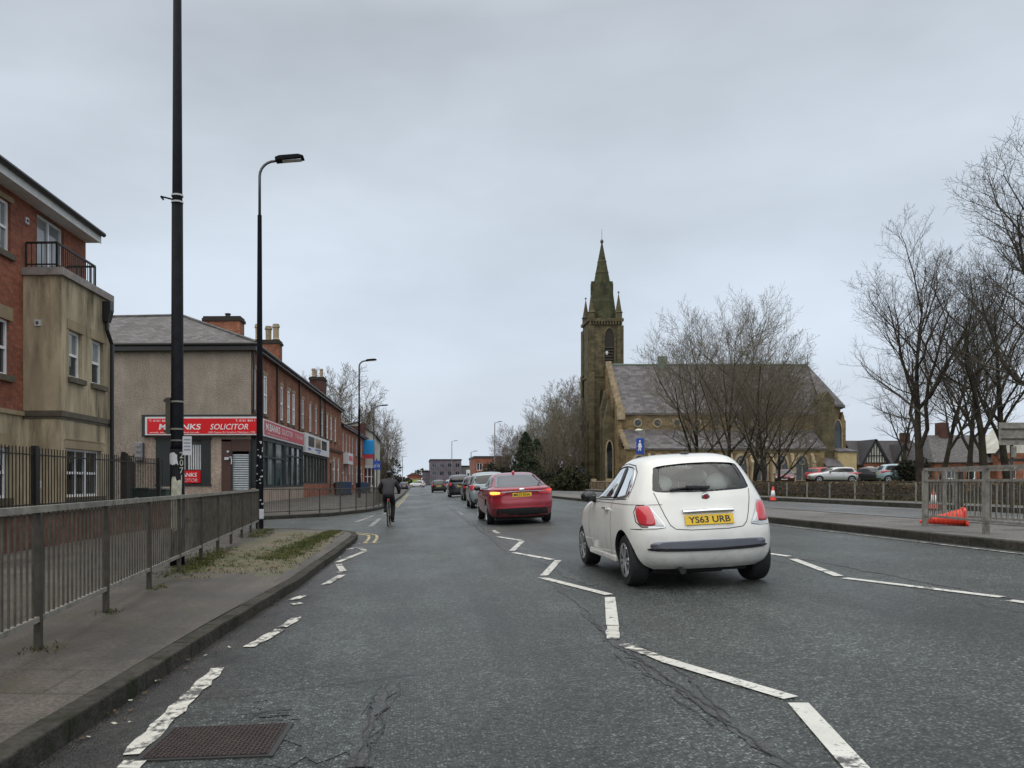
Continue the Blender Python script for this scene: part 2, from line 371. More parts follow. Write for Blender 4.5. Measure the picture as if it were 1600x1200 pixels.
def glass_dark(name, col=(.012, .016, .018), rough=.04, var=0):
    m, n, l, b = new_mat(name); v = ocoord(n)
    c = mixc(n, l, rng(n, l, noise(n, l, .8, 3, .5, v), .4, .6, 0, 1), tuple(col), tuple(x*(1+var) for x in col))
    l.new(c, b.inputs['Base Color']); b.inputs['Roughness'].default_value = rough; b.inputs['Specular IOR Level'].default_value = .7; return m
def glass_clear(name, tint=(.90, .97, .97)):
    m, n, l, b = new_mat(name); n.remove(b); o = n['Material Output']
    t = n.new('ShaderNodeBsdfTransparent'); t.inputs[0].default_value = (*tint, 1)
    g = n.new('ShaderNodeBsdfGlossy'); g.inputs['Roughness'].default_value = .03
    fr = n.new('ShaderNodeFresnel'); fr.inputs[0].default_value = 1.5
    k = mth(n, l, 'ADD', fr.outputs[0], .06)
    x = n.new('ShaderNodeMixShader'); l.new(k, x.inputs[0]); l.new(t.outputs[0], x.inputs[1]); l.new(g.outputs[0], x.inputs[2]); l.new(x.outputs[0], o.inputs[0]); return m

M = dict(
 road=asphalt('road_asphalt', .036, .125, .7, (.84, 1.0, .93), True, True), seam=asphalt('seam_asphalt', .05, .062, .8, (.94, 1.0, 1.02), False), road2=asphalt('far_carriageway_asphalt', .09, .15, .7), patch=asphalt('patched_asphalt', .045, .12, .8, (.84, 1.03, .95), False),
 gutter=ground_mat('gutter_dirt', (.03, .028, .028), (.055, .048, .045), (.02, .018, .018), 1.4),
 paint=road_paint('white_road_paint', (.62, .62, .58), .5), paint_worn=road_paint('worn_white_road_paint', (.62, .61, .55), .8), paint_faint=road_paint('faint_road_paint', (.36, .36, .34), 1.0), yellow=road_paint('yellow_road_paint', (.5, .42, .2), .7),
 crack=plain('tar_crack', (.014, .014, .015), .5), pave=pavement_mat('pavement_slabs'), pave_far=pavement_mat('far_pavement_slabs', False),
 kerb=ground_mat('kerb_stone', (.034, .032, .027), (.062, .057, .048), (.022, .026, .014), 1.1),
 median=ground_mat('median_paving', (.13, .125, .12), (.19, .185, .18), (.09, .09, .085), .5),
 grass=ground_mat('rough_grass', (.035, .055, .015), (.07, .085, .025), (.075, .06, .035), .9),
 mossy=ground_mat('mossy_leaf_litter', (.06, .06, .02), (.085, .065, .04), (.045, .06, .015), 1.6),
 yard=ground_mat('yard_concrete', (.12, .115, .105), (.18, .17, .155), (.08, .08, .07), .6),
 iron=plain('rusty_iron', (.036, .024, .022), .6, .1, .45, 25, bmp=.4),
 blade=leaf('grass_blade', (.045, .062, .014), (.095, .095, .03)),
 brick=brick('red_brick', (.40, .125, .065), (.29, .08, .045), (.16, .13, .11)),
 brick_old=brick('old_red_brick', (.40, .15, .075), (.27, .09, .05), (.12, .095, .08), .5),
 brick_dark=brick('sooty_brick', (.13, .05, .035), (.09, .035, .028), (.06, .05, .045), .5),
 brick_wall=brick('garden_wall_brick', (.19, .075, .045), (.13, .05, .032), (.09, .08, .07), .5),
 beige=render_wall('stained_beige_render', (.48, .40, .275), .95, 60, (.085,.07,.042)), beige2=render_wall('plain_beige_render', (.45, .38, .25), .4),
 pebble=render_wall('pebbledash', (.315, .27, .22), .25, 22, (.09,.075,.06), .34), pebble2=render_wall('pebbledash_lower', (.40, .32, .26), .45, 24, (.08,.06,.05), .3),
 whitewall=render_wall('pale_painted_wall', (.55, .54, .48), .2),
 lintel=render_wall('stone_lintel', (.36, .29, .19), .4), sill=plain('dark_stone_sill', (.10, .085, .06), .8, var=.3),
 slate=slates('grey_slates', (.10, .092, .095), moss=.35), tile=slates('dark_roof_tiles', (.035, .03, .032)), redtile=slates('red_brown_tiles', (.12, .05, .038)),
 churchslate=slates('church_slates', (.105, .096, .102), .5, .7),
 stone=brick('buff_sandstone', (.31, .225, .115), (.20, .142, .075), (.16, .13, .085), .5, .7, .32, .02, True),
 stone_dark=brick('sooty_sandstone', (.15, .125, .07), (.10, .085, .05), (.07, .06, .04), .5, .7, .32, .02, True),
 spire=brick('mossy_spire_stone', (.085, .085, .04), (.055, .058, .03), (.035, .035, .02), .5, .6, .3, .02, True),
 stone_pale=plain('pale_dressed_stone', (.33, .26, .165), .85, var=.4, scale=1.5),
 upvc=plain('white_upvc', (.80, .81, .82), .35, var=.05), fascia=plain('white_fascia_board', (.6, .6, .58), .5, var=.12),
 pane=glass_dark('window_glass', (.012, .016, .018), .03, 2.5), pane_light=glass_dark('curtained_glass', (.20, .215, .215), .08, .6), pane_shop=glass_dark('shop_glass', (.03, .04, .042), .05, 2.5),
 black=plain('black_paint', (.012, .012, .013), .4, var=.2), blackpost=plain('black_post_paint', (.005, .006, .009), .6, var=.5, scale=9, spec=.12),
 darkmetal=plain('dark_metal', (.03, .03, .03), .5, .3), galv=plain('weathered_grey_rail', (.20, .19, .165), .7, .0, .4, 7), bars=plain('grimy_bars', (.075, .066, .05), .7, .0, .5, 5), galvdark=plain('grimy_rail', (.05, .043, .032), .7, .0, .4, 9),
 steel=plain('lamp_steel', (.10, .105, .11), .45, .5), fenceblack=plain('black_railing', (.02, .018, .016), .5, .2, .3),
 timber=plain('dark_fence_timber', (.045, .038, .032), .85, var=.4, scale=3), brown=plain('brown_door_wood', (.07, .035, .025), .6),
 red=plain('red_sign_panel', (.66, .006, .012), .4, var=.05), redside=plain('sun_bleached_red_sign', (.48, .03, .055), .4, var=.15), white=plain('white_letters', (.78, .76, .76), .5, var=.03), offwhite=plain('off_white_board', (.62, .63, .64), .5, var=.08),
 shutter=plain('grey_roller_shutter', (.28, .31, .33), .45, .3, .15), darkboard=plain('dark_green_board', (.02, .026, .026), .5),
 green=plain('cabinet_green', (.018, .045, .035), .5, var=.3), pot=plain('clay_chimney_pot', (.34, .27, .18), .85, var=.3), soot=plain('sooty_cap', (.03, .025, .02), .9),
 blue=plain('blue_wheelie_bin', (.025, .055, .12), .5), bluesign=plain('blue_road_sign', (.012, .06, .33), .4, var=.06), cyan=plain('bright_blue_sign', (.0, .26, .62), .4, var=.05),
 grime=plain('grimy_notice', (.42, .42, .33), .7, var=.3, scale=15), notice=plain('pale_notice', (.55, .56, .58), .5, var=.12),
 cone=plain('orange_cone_plastic', (.75, .06, .03), .45, var=.12), conewhite=plain('cone_reflective_sleeve', (.7, .7, .7), .4, var=.1), rubber=plain('black_rubber', (.014, .014, .015), .75, var=.3, scale=12),
 alloy=plain('alloy_wheel', (.55, .56, .58), .28, .9, .1), chrome=plain('chrome_trim', (.75, .77, .8), .12, 1, .03), trim=plain('satin_grey_strip', (.22, .23, .27), .3, .6, .05),
 cloth=plain('dark_jacket_cloth', (.032, .03, .034), .85, var=.25, scale=14), trousers=plain('black_trousers', (.012, .012, .014), .85), skin=plain('skin', (.42, .25, .18), .55, var=.05),
 plate=plain('yellow_plate', (.72, .47, .02), .4, var=.04), plate_black=plain('plate_characters', (.012, .012, .012), .5),
 tail=plain('red_tail_lamp', (.55, .035, .05), .15, var=.1, coat=1), clearlamp=plain('clear_lamp', (.6, .6, .6), .12, coat=1), amber=emit('lit_amber_lamp', (1.0, .36, .05), 1.6), brake=emit('lit_brake_lamp', (.9, .05, .03), .5), lampcream=plain('cream_lantern', (.6, .62, .5), .5),
 hot=plain('headrest_ivory', (.55, .58, .52), .8), interior=plain('car_interior', (.045, .047, .05), .85),
 glass=glass_clear('car_glass'), carglass=glass_dark('tinted_car_glass', (.012, .015, .017), .03), rearglass=glass_dark('rear_glass_painted_sky', (.10, .105, .115), .06),  # rearglass: lighter base colour stands in for reflected sky
 bark=bark('grey_brown_bark', (.055, .045, .035), (.085, .072, .055), .6), bark_dark=bark('dark_bark', (.03, .024, .02), (.05, .042, .034), .3), twig=bark('twigs', (.14, .12, .09), (.20, .17, .13), .5), twig_dark=bark('dark_twigs', (.06, .052, .044), (.095, .082, .07), .3), twig_pale=bark('pale_twigs', (.19, .175, .14), (.26, .24, .19), .45), twig_red=bark('reddish_twigs', (.15, .11, .10), (.19, .145, .13), .2),
 fir=leaf('evergreen_needles', (.022, .036, .022), (.055, .064, .034)), shrub=leaf('shrub_leaves', (.022, .026, .012), (.05, .05, .022)), hedge=leaf('brown_beech_hedge', (.085, .052, .03), (.12, .085, .05)), darkshrub=leaf('dark_shrub', (.016, .018, .012), (.03, .032, .018)), ivy=leaf('ivy', (.02, .045, .012), (.04, .065, .02)),
)
# ------------------------------------------------------------------ ground, roads, pavements
def sstep(a, b, x):
    t = max(0.0, min(1.0, (x-a)/(b-a))); return t*t*(3-2*t)
def terrain(x, y):
    if x < -16: return -.25+.3*sstep(16.5, 22, -x)
    if x < 21.0: return -.25
    return -.25+.72*sstep(21.0, 22.0, x)+.8*sstep(23, 40, x)
xs = [-1500,-700,-300,-120,-60,-35,-24,-22,-20,-18,-16.5,-10,0,8,14,20.9,21.2,21.5,21.8,22.1,23,25,27,29,31,34,37,41,46,60,90,140,300,700,1500]
ys = [-300,-100,-40,-20,0,10,20,30,40,50,60,75,95,120,160,220,320,500,900,1600,3000]
g = MB(); nx = len(xs)
g.v = [(x,y,terrain(x,y)) for y in ys for x in xs]
for j in range(len(ys)-1):
    for i in range(nx-1):
        g.f.append([j*nx+i, j*nx+i+1, (j+1)*nx+i+1, (j+1)*nx+i]); g.m.append(0)
tag(g.build('ground', M['grass'], smooth=True), kind='structure')

def grid_sheet(name, xs, ys, zf, mat):
    g = MB(); nx = len(xs)
    g.v = [(x,y,zf(x,y)) for y in ys for x in xs]
    for j in range(len(ys)-1):
        for i in range(nx-1):
            g.f.append([j*nx+i, j*nx+i+1, (j+1)*nx+i+1, (j+1)*nx+i]); g.m.append(0)
    return tag(g.build(name, mat, smooth=True), kind='structure')
grid_sheet('road', [-16,-9,-4,-2,0,2,4,6,8.05], [-20,0,10,20,30,45,70,100,150,220,420], lambda x,y: road_z(x), M['road'])
grid_sheet('far_carriageway', [10.95,13,15,17,18.95], [-20,0,20,45,70,100,150,220,420], lambda x,y: .39-.012*abs(x-14), M['road2'])
mb = MB()
mb.box(8.12,10.85,-20,13.8,.2,.515); mb.box(8.12,10.85,13.81,420,.2,.515)
tag(mb.build('median', M['median']), kind='structure')
mb = MB()
for y in [i*.92-6 for i in range(90)]: mb.box(7.95,8.115,y,y+.912,.2,.52)
mb.box(7.95,8.115,76.8,420,.2,.52); mb.box(7.95,8.115,-20,-6.01,.2,.52); mb.box(10.855,11.0,-20,420,.2,.52)
tag(mb.build('median_kerb', M['kerb'], bevel=.015), kind='structure')
mb = MB(); mb.box(19.06,21.2,-20,420,.1,.495); tag(mb.build('far_pavement', M['median']), kind='structure')
mb = MB(); mb.box(18.9,19.055,-20,420,.1,.505); tag(mb.build('far_pavement_kerb', M['kerb']), kind='structure')

def dense(pts, step):
    o = []
    for a, b in zip(pts[:-1], pts[1:]):
        L = math.dist(a[:2], b[:2]); k = max(1, int(L/step))
        for i in range(k):
            t = i/k; o.append(tuple(a[q]+(b[q]-a[q])*t for q in range(len(a))))
    o.append(tuple(pts[-1])); return o
def ruled(name, A, B, n, mat, kind='structure'):
    g = MB(); k = len(A)
    for i in range(n+1):
        t = i/n
        for a, b in zip(A, B): g.v.append(tuple(a[q]+(b[q]-a[q])*t for q in range(3)))
    for i in range(n):
        for j in range(k-1): g.f.append([i*k+j, i*k+j+1, (i+1)*k+j+1, (i+1)*k+j]); g.m.append(0)
    return tag(g.build(name, mat, smooth=True), kind=kind)
def kerb_run(name, pts, top, left_in, mat):      # separate stones along a line
    g = MB(); pts = dense(pts, .3); acc = 0
    # resample by ~0.9 m
    poly = [Vector((p[0],p[1],0)) for p in pts]; segs = []; cur = [poly[0]]; d = 0
    for a, b in zip(poly[:-1], poly[1:]):
        d += (b-a).length; cur.append(b)
        if d > .9: segs.append(cur); cur = [b]; d = 0
    if len(cur) > 1: segs.append(cur)
    rr = random.Random(5)
    for s in segs:
        a = s[0]; b = s[-1]; t = (b-a).normalized(); nrm = Vector((-t.y, t.x, 0))*left_in
        b2 = b-t*.008; dz = rr.uniform(-.006,.006)
        q = [a, b2, b2+nrm*.15, a+nrm*.15]; off = rr.uniform(-.006,.006)
        q = [p-nrm*off for p in q]
        vs = [(p.x,p.y,-.22) for p in q]+[(p.x,p.y,top+dz) for p in q]
        g.add(vs, [(3,2,1,0),(4,5,6,7),(0,1,5,4),(1,2,6,5),(2,3,7,6),(3,0,4,7)])
    return tag(g.build(name, mat, bevel=.012), kind='structure')
K1 = [(-2.15,-15),(-1.95,1),(-1.87,3.93),(-1.81,5.4),(-1.74,7.3),(-1.53,10.55),(-1.44,15),(-1.40,19.0),(-1.46,20.2),(-1.75,21.1),(-2.3,21.6),(-3.2,21.9),(-4.6,22.2),(-9,23.3),(-14,23.5)]
kerb_run('kerb', K1, .035, 1, M['kerb'])
def inset(pts, d):
    o = []
    for i, p in enumerate(pts):
        a = Vector(pts[max(0,i-1)][:2]); b = Vector(pts[min(len(pts)-1,i+1)][:2]); t = (b-a).normalized()
        o.append((p[0]-t.y*d, p[1]+t.x*d))
    return o
Ka = [(x,y,.03) for x,y in inset(K1[:8], .152)]
Kb = [(-7.2,-15,.10),(-7.2,1,.10),(-7.2,3.93,.10),(-7.2,5.4,.10),(-7.2,7.3,.10),(-7.2,10.55,.10),(-7.2,15,.10),(-7.2,19.0,.10)]
ruled('pavement', Ka, Kb, 8, M['pave'])
Kc = [(x,y,.03) for x,y in inset(K1[7:], .152)]
Kd = [(-7.2,19.0,.10),(-7.21,19.2,.10),(-7.22,19.3,.10),(-7.25,19.4,.10),(-7.3,19.5,.10),(-7.5,19.6,.10),(-9,19.7,.1),(-14,19.8,.1)]
ruled('pavement_corner', Kc, Kd, 6, M['pave'])
mb = MB(); mb.add([(-30,-15,.05),(-7.15,-15,.05),(-7.15,19.5,.05),(-8.0,23.2,.05),(-14,23.4,.05),(-30,23.4,.05)], [(0,1,2,3,4,5)])
tag(mb.build('yard', M['yard']), kind='structure')
K2 = [(-16,27.3),(-8.5,28.2),(-5.65,30),(-3.6,33),(-2.3,37.5),(-1.74,41.8),(-1.5,50),(-1.35,73),(-1.3,95),(-1.3,130),(-1.25,420)]
kerb_run('kerb_beyond_side_road', K2[:8], .04, 1, M['kerb'])
mb = MB(); mb.box(-1.5,-1.33,73,420,-.2,.04); tag(mb.build('kerb_far_stretch', M['kerb']), kind='structure')
Ki = inset(K2, .152)
A = [(x,y,.035) for x,y in Ki]
B = [(-16,37,.42),(-12,37.1,.42),(-9.5,37.1,.42),(-8.2,37.3,.42),(-7.7,40,.42),(-7.6,44,.42),(-7.4,52,.42),(-6.9,73,.4),(-6.3,95,.3),(-6.5,130,.2),(-7,420,.1)]
ruled('pavement_before_shops', A, B, 8, M['pave_far'])
mb = MB(); mb.add([(-40,36.5,.38),(-7.65,36.5,.38),(-6.3,95,.26),(-7,420,.06),(-40,420,.0)], [(0,1,2,3,4)])
tag(mb.build('back_land', M['yard']), kind='structure')
# leaf litter and moss on the verge end of the near pavement
def blob(name, pts, mat, zf, kind='structure', seed=1, n=4):
    rr = random.Random(seed); P = []
    for i in range(len(pts)):
        a = Vector(pts[i]); b = Vector(pts[(i+1)%len(pts)])
        for k in range(n):
            p = a.lerp(b, k/n); t = (b-a).normalized(); P.append((p+Vector((-t.y,t.x))*rr.uniform(-.1,.1)))
    me = MB(); me.add([(p.x,p.y,zf(p.x,p.y)) for p in P], [tuple(range(len(P)))])
    return tag(me.build(name, mat), kind=kind)
pz = lambda x,y: .05+.07*max(0,min(1,(-x-1.55)/5.6))
def strip(name, L, Rr, mat, zf, dz):
    rr = random.Random(3)
    A = dense(L, .25); n = len(A); Bq = []
    tot = sum(math.dist(a,b) for a,b in zip(Rr[:-1],Rr[1:]))
    for i in range(n):
        s = tot*i/(n-1)
        for a,b in zip(Rr[:-1],Rr[1:]):
            d = math.dist(a,b)
            if s <= d+1e-6: Bq.append((a[0]+(b[0]-a[0])*s/d, a[1]+(b[1]-a[1])*s/d)); break
            s -= d
        else: Bq.append(Rr[-1])
    A = [(a[0]+rr.uniform(-.06,.06), a[1]) for a in A]; Bq = [(a[0]+rr.uniform(-.09,.09), a[1]) for a in Bq]
    return ruled(name, [(x,y,zf(x,y)+dz) for x,y in A], [(x,y,zf(x,y)+dz) for x,y in Bq], 4, mat)
pave_z = lambda x,y: .03+.07*max(0,min(1,(-x-1.7)/5.5))
# ------------------------------------------------------------------ markings (thin sheets 4 mm above the asphalt)
mark_n = [0]
def stripe(mb, a, b, w, dz=.008, jag=0):
    a = Vector(a); b = Vector(b); t = (b-a).normalized(); n = Vector((-t.y,t.x))*w/2; L = (b-a).length
    k = max(1, int(L/.12)) if jag else max(1, int(L/.5)); rr = random.Random(int(abs(a.x*977+b.y*131)*100))
    vs = []; fs = []
    for i in range(k+1):
        p = a.lerp(b, i/k); j1 = rr.uniform(-jag,jag); j2 = rr.uniform(-jag,jag)
        for q in (p-n*(1+j1), p+n*(1+j2)): vs.append((q.x, q.y, road_z(q.x)+dz))
    for i in range(k): fs.append((2*i, 2*i+1, 2*i+3, 2*i+2))
    mb.add(vs, fs)
mb = MB()     # zigzag between the two near lanes
for a, b in (((1247,1100),(1350,1215)), ((1050,1036),(1236,1092)), ((953,934),(957,978)),
             ((846,903),(952,930)), ((872,876),(850,900)), ((803,864),(863,875)), ((816,846),(800,861)), ((778,839),(815,845))):
    stripe(mb, RD(*a), RD(*b), .105)
tag(mb.build('lane_zigzag_marking', M['paint']), kind='structure')
mb = MB()
for a, b in (((972,1008),(1050,1036)), ((957,979),(958,999)), ((770,829),(780,834))): stripe(mb, RD(*a), RD(*b), .105, jag=.25)
tag(mb.build('broken_zigzag_marking', M['paint_worn']), kind='structure')
mb = MB()     # zigzag towards the median
for a, b in (((1150,858),(1233,870)), ((1239,874),(1311,901)), ((1320,904),(1566,934)), ((1577,939),(1680,953))): stripe(mb, RD(*a), RD(*b), .10)
tag(mb.build('median_side_zigzag_marking', M['paint']), kind='structure')
mb = MB()     # zigzag along the kerb, broken up
for a, b, j in (((187,1197),(225,1195),.3), ((205,1181),(341,1045),.3), ((388,1012),(440,984),.35), ((442,981),(465,965),.35), ((456,945),(472,943),.3), ((458,938),(476,931),.4),
                ((508,914),(534,899),.2), ((527,895),(538,894),.3), ((536,893),(529,882),.1), ((527,879),(570,862),.05), ((570,861),(562,856),.1), ((560,856),(540,859),.1)):
    stripe(mb, RD(*a), RD(*b), .11, jag=j)
tag(mb.build('kerbside_zigzag_marking', M['paint_worn']), kind='structure')
mb = MB()
for off in (0, .2):
    pts = [(-1.14+off,17.9),(-1.14+off,19.4),(-1.22+off,20.5),(-1.55+off*.8,21.35+off*.5),(-2.2+off*.3,21.92+off)]
    for a, b in zip(pts[:-1], pts[1:]): stripe(mb, a, b, .075, jag=.15)
    pts = [(-1.25+off,44),(-1.18+off,52),(-1.12+off,62),(-1.08+off,75),(-1.05+off,100)]
    for a, b in zip(pts[:-1], pts[1:]): stripe(mb, a, b, .09)
stripe(mb, (-1.28,17.7), (-.8,17.9), .08, jag=.1)
tag(mb.build('double_yellow_line', M['yellow']), kind='structure')
mb = MB()
for a, b in (((579,823),(594,810)), ((556,816),(584,806)), ((622,810),(644,809.3)), ((600,804),(612,796))): stripe(mb, RD(*a), RD(*b), .16)
stripe(mb, (7.72,3), (7.72,40), .07)
y = 30
while y < 130: stripe(mb, (1.75,y), (1.75,y+3), .1); stripe(mb, (5.0,y), (5.0,y+3), .1); y += 9
tag(mb.build('lane_line_marking', M['paint_faint']), kind='structure')
mb = MB()
def farstripe(a, b, w):
    stripe(mb, a, b, w); 
    for i in range(len(mb.v)): mb.v[i] = (mb.v[i][0], mb.v[i][1], .39-.012*abs(mb.v[i][0]-14)+.01)
for y in range(-5, 140, 6): farstripe((14.9,y), (14.9,y+2.4), .1)
tag(mb.build('far_lane_line_marking', M['paint_faint']), kind='structure')
# tar seams and cracks
def crack(mb, pts, w, seed, dz=.005):
    rr = random.Random(seed); P = dense([(*p,0) for p in pts], .07); vs = []; fs = []
    off = 0
    for i, p in enumerate(P):
        a = Vector(P[max(0,i-1)]); b = Vector(P[min(len(P)-1,i+1)]); t = (b-a).normalized(); n = Vector((-t.y,t.x,0))
        off = off*.8+rr.uniform(-.02,.02); ww = w*rr.uniform(.3,1.3); c = Vector(p)+n*off
        for q in (c-n*ww/2, c+n*ww/2): vs.append((q.x,q.y,road_z(q.x)+dz))
    for i in range(len(P)-1): fs.append((2*i,2*i+1,2*i+3,2*i+2))
    mb.add(vs, fs)
mb = MB()
crack(mb, [RD(955,1000), RD(1000,1034), RD(1060,1074), RD(1120,1118), RD(1190,1165), RD(1290,1240)], .10, 1, .0035)
crack(mb, [RD(855,905), RD(905,945), RD(955,1000)], .07, 21, .0035)
crack(mb, [RD(606,1068), RD(580,1120), RD(556,1200)], .10, 2, .0045)
crack(mb, [(2.05,9.3),(1.95,12),(1.75,16),(1.65,22),(1.66,40),(1.7,70)], .16, 22, .0035)
crack(mb, [(5.4,3),(5.3,9),(5.25,20),(5.2,40)], .12, 23, .0035)
tag(mb.build('tar_seam', M['seam']), kind='structure')
mb = MB()
for k, (o1, o2) in enumerate(((0,0),(14,5),(-12,8),(26,-4))):
    crack(mb, [RD(975+o1,1014+o2), RD(1050+o1,1068+o2), RD(1130+o1,1126+o2)], .011, 30+k, .007)
crack(mb, [RD(1130,1126), RD(1200,1172), RD(1290,1240)], .012, 40, .007); crack(mb, [RD(905,945), RD(955,1000)], .009, 41, .007)
for k, o1 in enumerate((-8,6,14)): crack(mb, [RD(606+o1,1066), RD(582+o1,1120), RD(556+o1,1200)], .009, 50+k, .007)
crack(mb, [RD(311,1092), RD(430,1082), RD(560,1068), RD(680,1050)], .010, 3, .007)
for k in range(5): crack(mb, [RD(380+k*3,1116+k*5), RD(420,1112+k*5), RD(455-k*4,1110+k*5)], .014, 60+k, .007)
crack(mb, [(4.9,5),(4.85,9),(4.9,16)], .009, 7, .007); crack(mb, [(1.58,14),(1.62,18),(1.63,30)], .01, 6, .007)
tag(mb.build('tar_crack', M['crack']), kind='structure')
p_ = [RD(395,1093), RD(612,1068), RD(560,1185), RD(432,1192), RD(462,1128), RD(392,1120)]
blob('road_patch', p_, M['patch'], lambda x,y: road_z(x)+.0035, n=6)
# manhole cover set in the carriageway
t = thing('manhole_cover', 'rusty rectangular chequered cover set in the asphalt by the broken white line', 'manhole cover', (-1.03,4.17,road_z(-1.03)), (0,-math.atan(.05),R(-2)))
mb = MB(); mb.box(-.345,.345,-.27,.27,-.02,.008); mb.build('cover_frame', M['darkmetal'], t)
mb = MB(); mb.box(-.315,.315,-.245,.245,-.02,.012)
for i in range(26):
    for j in range(20):
        x = -.30+i*.024; y = -.235+j*.0245
        s = 1 if (i+j) % 2 else -1
        mb.rbox((x,y,.0135), (.009,.0028,.0025), Matrix.Rotation(s*R(45),3,'Z'))
mb.build('cover_plate', M['iron'], t)
# grass growing on the pavement end
rr = random.Random(11); mb = MB()
def tufts(n, f):
    for _ in range(n):
        x, y = f(); z = pave_z(x,y)+.005
        for k in range(6):
            a = rr.uniform(0,6.28); h = rr.uniform(.01,.042); lx = math.cos(a)*h*.8; ly = math.sin(a)*h*.8
            bx = x+rr.uniform(-.05,.05); by = y+rr.uniform(-.05,.05); w = .006
            mb.add([(bx-math.sin(a)*w,by+math.cos(a)*w,z),(bx+math.sin(a)*w,by-math.cos(a)*w,z),(bx+lx,by+ly,z+h)], [(0,1,2)])
def f1():
    t = rr.random(); y = 13+t*8; return (-1.95-.35*rr.random()**1.3-(1-t)*.55*rr.random(), y)
def f2():
    y = rr.triangular(10.3,15.5,12.2); return (-2.3-.09*y+rr.gauss(.05,.16), y)
def f3():
    y = rr.uniform(18,21.3); return (-2.3-.09*y+rr.gauss(.25,.15), y)
def f4():
    y = rr.uniform(11,20); return (rr.uniform(-3.0,-1.8), y)
tufts(1500, f1); tufts(650, f2); tufts(300, f3); tufts(420, f4)
def f5():
    k = rr.choice((1,2,3,3,4,4,5,6)); y = 2.6+1.71*k; return (-2.3-.09*y+rr.gauss(.06,.07), y+rr.gauss(0,.09))
tufts(70, f5)
tag(mb.build('verge_grass', M['blade'], smooth=False), kind='stuff')
# small litter: leaves and scraps in the gutter
mb = MB()
for _ in range(260):
    y = rr.uniform(4.2,21); x = -1.86+.026*(y-4)+abs(rr.gauss(0,.14)) if y < 18 else -1.3+abs(rr.gauss(0,.15)); s = rr.uniform(.01,.03); a = rr.uniform(0,6.28); z = road_z(x)+.012
    p = [(x+s*math.cos(a+k*1.57)*(1 if k%2 else .5), y+s*math.sin(a+k*1.57)*(1 if k%2 else .5), z+rr.uniform(0,.012)) for k in range(4)]
    mb.add(p, [(0,1,2,3)], rr.choice((0,0,0,1)))
tag(mb.build('gutter_litter', [M['hedge'], M['grime']]), kind='stuff')
# ------------------------------------------------------------------ railings, lamp posts, walls
def rail_thing(name, label, group, posts, h, zf, mats, bar_step=.1, gap=.17, midrail=None, pw=.05, barw=.012, rail=.045, slim=False):
    """posts: plan points; a straight-panelled guard railing"""
    b = posts[0]; t = thing(name, label, 'railing', (b[0], b[1], zf(*b)), group=group)
    for p in posts:
        mb = MB(); z = zf(*p); mb.box(p[0]-pw/2,p[0]+pw/2,p[1]-pw/2,p[1]+pw/2,z-.03,z+h-rail/2)
        mb.build('post', mats[1], t, w=True)
    top = MB(); bot = MB(); mid = MB()
    for a, c in zip(posts[:-1], posts[1:]):
        za, zc = zf(*a), zf(*c)
        top.bar((*a,za+h), (*c,zc+h), rail); bot.bar((*a,za+gap), (*c,zc+gap), rail*.8)
        if midrail: mid.bar((*a,za+midrail), (*c,zc+midrail), rail*.8)
        L = math.dist(a,c); k = max(2, int(L/bar_step)); pan = MB()
        for i in range(1, k):
            f = i/k; x = a[0]+(c[0]-a[0])*f; y = a[1]+(c[1]-a[1])*f; z = za+(zc-za)*f
            pan.box(x-barw/2,x+barw/2,y-barw/2,y+barw/2,z+gap,z+(midrail or h))
        if midrail:
            for i in range(1, 4):
                f = i/4; x = a[0]+(c[0]-a[0])*f; y = a[1]+(c[1]-a[1])*f; z = za+(zc-za)*f
                pan.box(x-barw/2,x+barw/2,y-barw/2,y+barw/2,z+midrail,z+h)
        pan.build('bar_panel', mats[2], t, w=True)
    top.build('top_rail', mats[0], t, w=True); bot.build('bottom_rail', mats[0], t, w=True)
    if midrail: mid.build('middle_rail', mats[0], t, w=True)
    return t
fx = lambda y: -2.3-.09*y
rail_thing('guard_railing', 'long grey metal guard railing along the near left pavement, closely barred', None,
           [(fx(2.6+1.71*i), 2.6+1.71*i) for i in range(12)], 1.025, lambda x,y: .075, (M['galv'], M['galvdark'], M['bars']), .105, .2, barw=.014, rail=.05)
k2 = [(-6.3,30.05),(-5.0,31.6),(-4.0,33.2),(-3.3,34.8),(-2.75,36.7),(-2.4,38.6),(-2.15,40.6),(-1.98,42.6),(-1.88,44.8)]
rail_thing('guard_railing', 'grey guard railing curving round the shop corner behind the cyclist', None,
           k2, 1.0, lambda x,y: .04, (M['bars'], M['galvdark'], M['bars']), .11, .12, barw=.012)
rail_thing('guard_railing', 'pale metal crossing railing on the median beside the toppled cone, nearest the road', 'crossing railings on the median',
           [(9.1,14.3),(8.62,12.1),(8.5,9.9),(8.4,7.7),(8.35,5.5)], 1.02, lambda x,y: .515, (M['galv'], M['galv'], M['galv']), .12, .2, .82, pw=.07, barw=.009)
rail_thing('guard_railing', 'pale metal crossing railing on the far edge of the median behind the toppled cone', 'crossing railings on the median',
           [(9.14,14.38),(10.1,15.3),(10.75,15.9)], 1.02, lambda x,y: .515, (M['galv'], M['galv'], M['bars']), .13, .14, .82, pw=.06, barw=.009)
rail_thing('guard_railing', 'pale railing running beside the opposite carriageway at the right picture edge', 'crossing railings on the median',
           [(10.76,15.8),(10.76,13.9),(10.76,12),(10.76,10.1),(10.76,8.2)], 1.02, lambda x,y: .515, (M['galv'], M['galvdark'], M['bars']), .13, .12, .82, pw=.06, barw=.009)
rail_thing('guard_railing', 'low brownish railing along the far pavement in front of the church hedge', None,
           [(19.75,14+2.2*i) for i in range(38)], .84, lambda x,y: .495, (M['galvdark'], M['galv'], M['galvdark']), .24, .3, barw=.01, rail=.035)
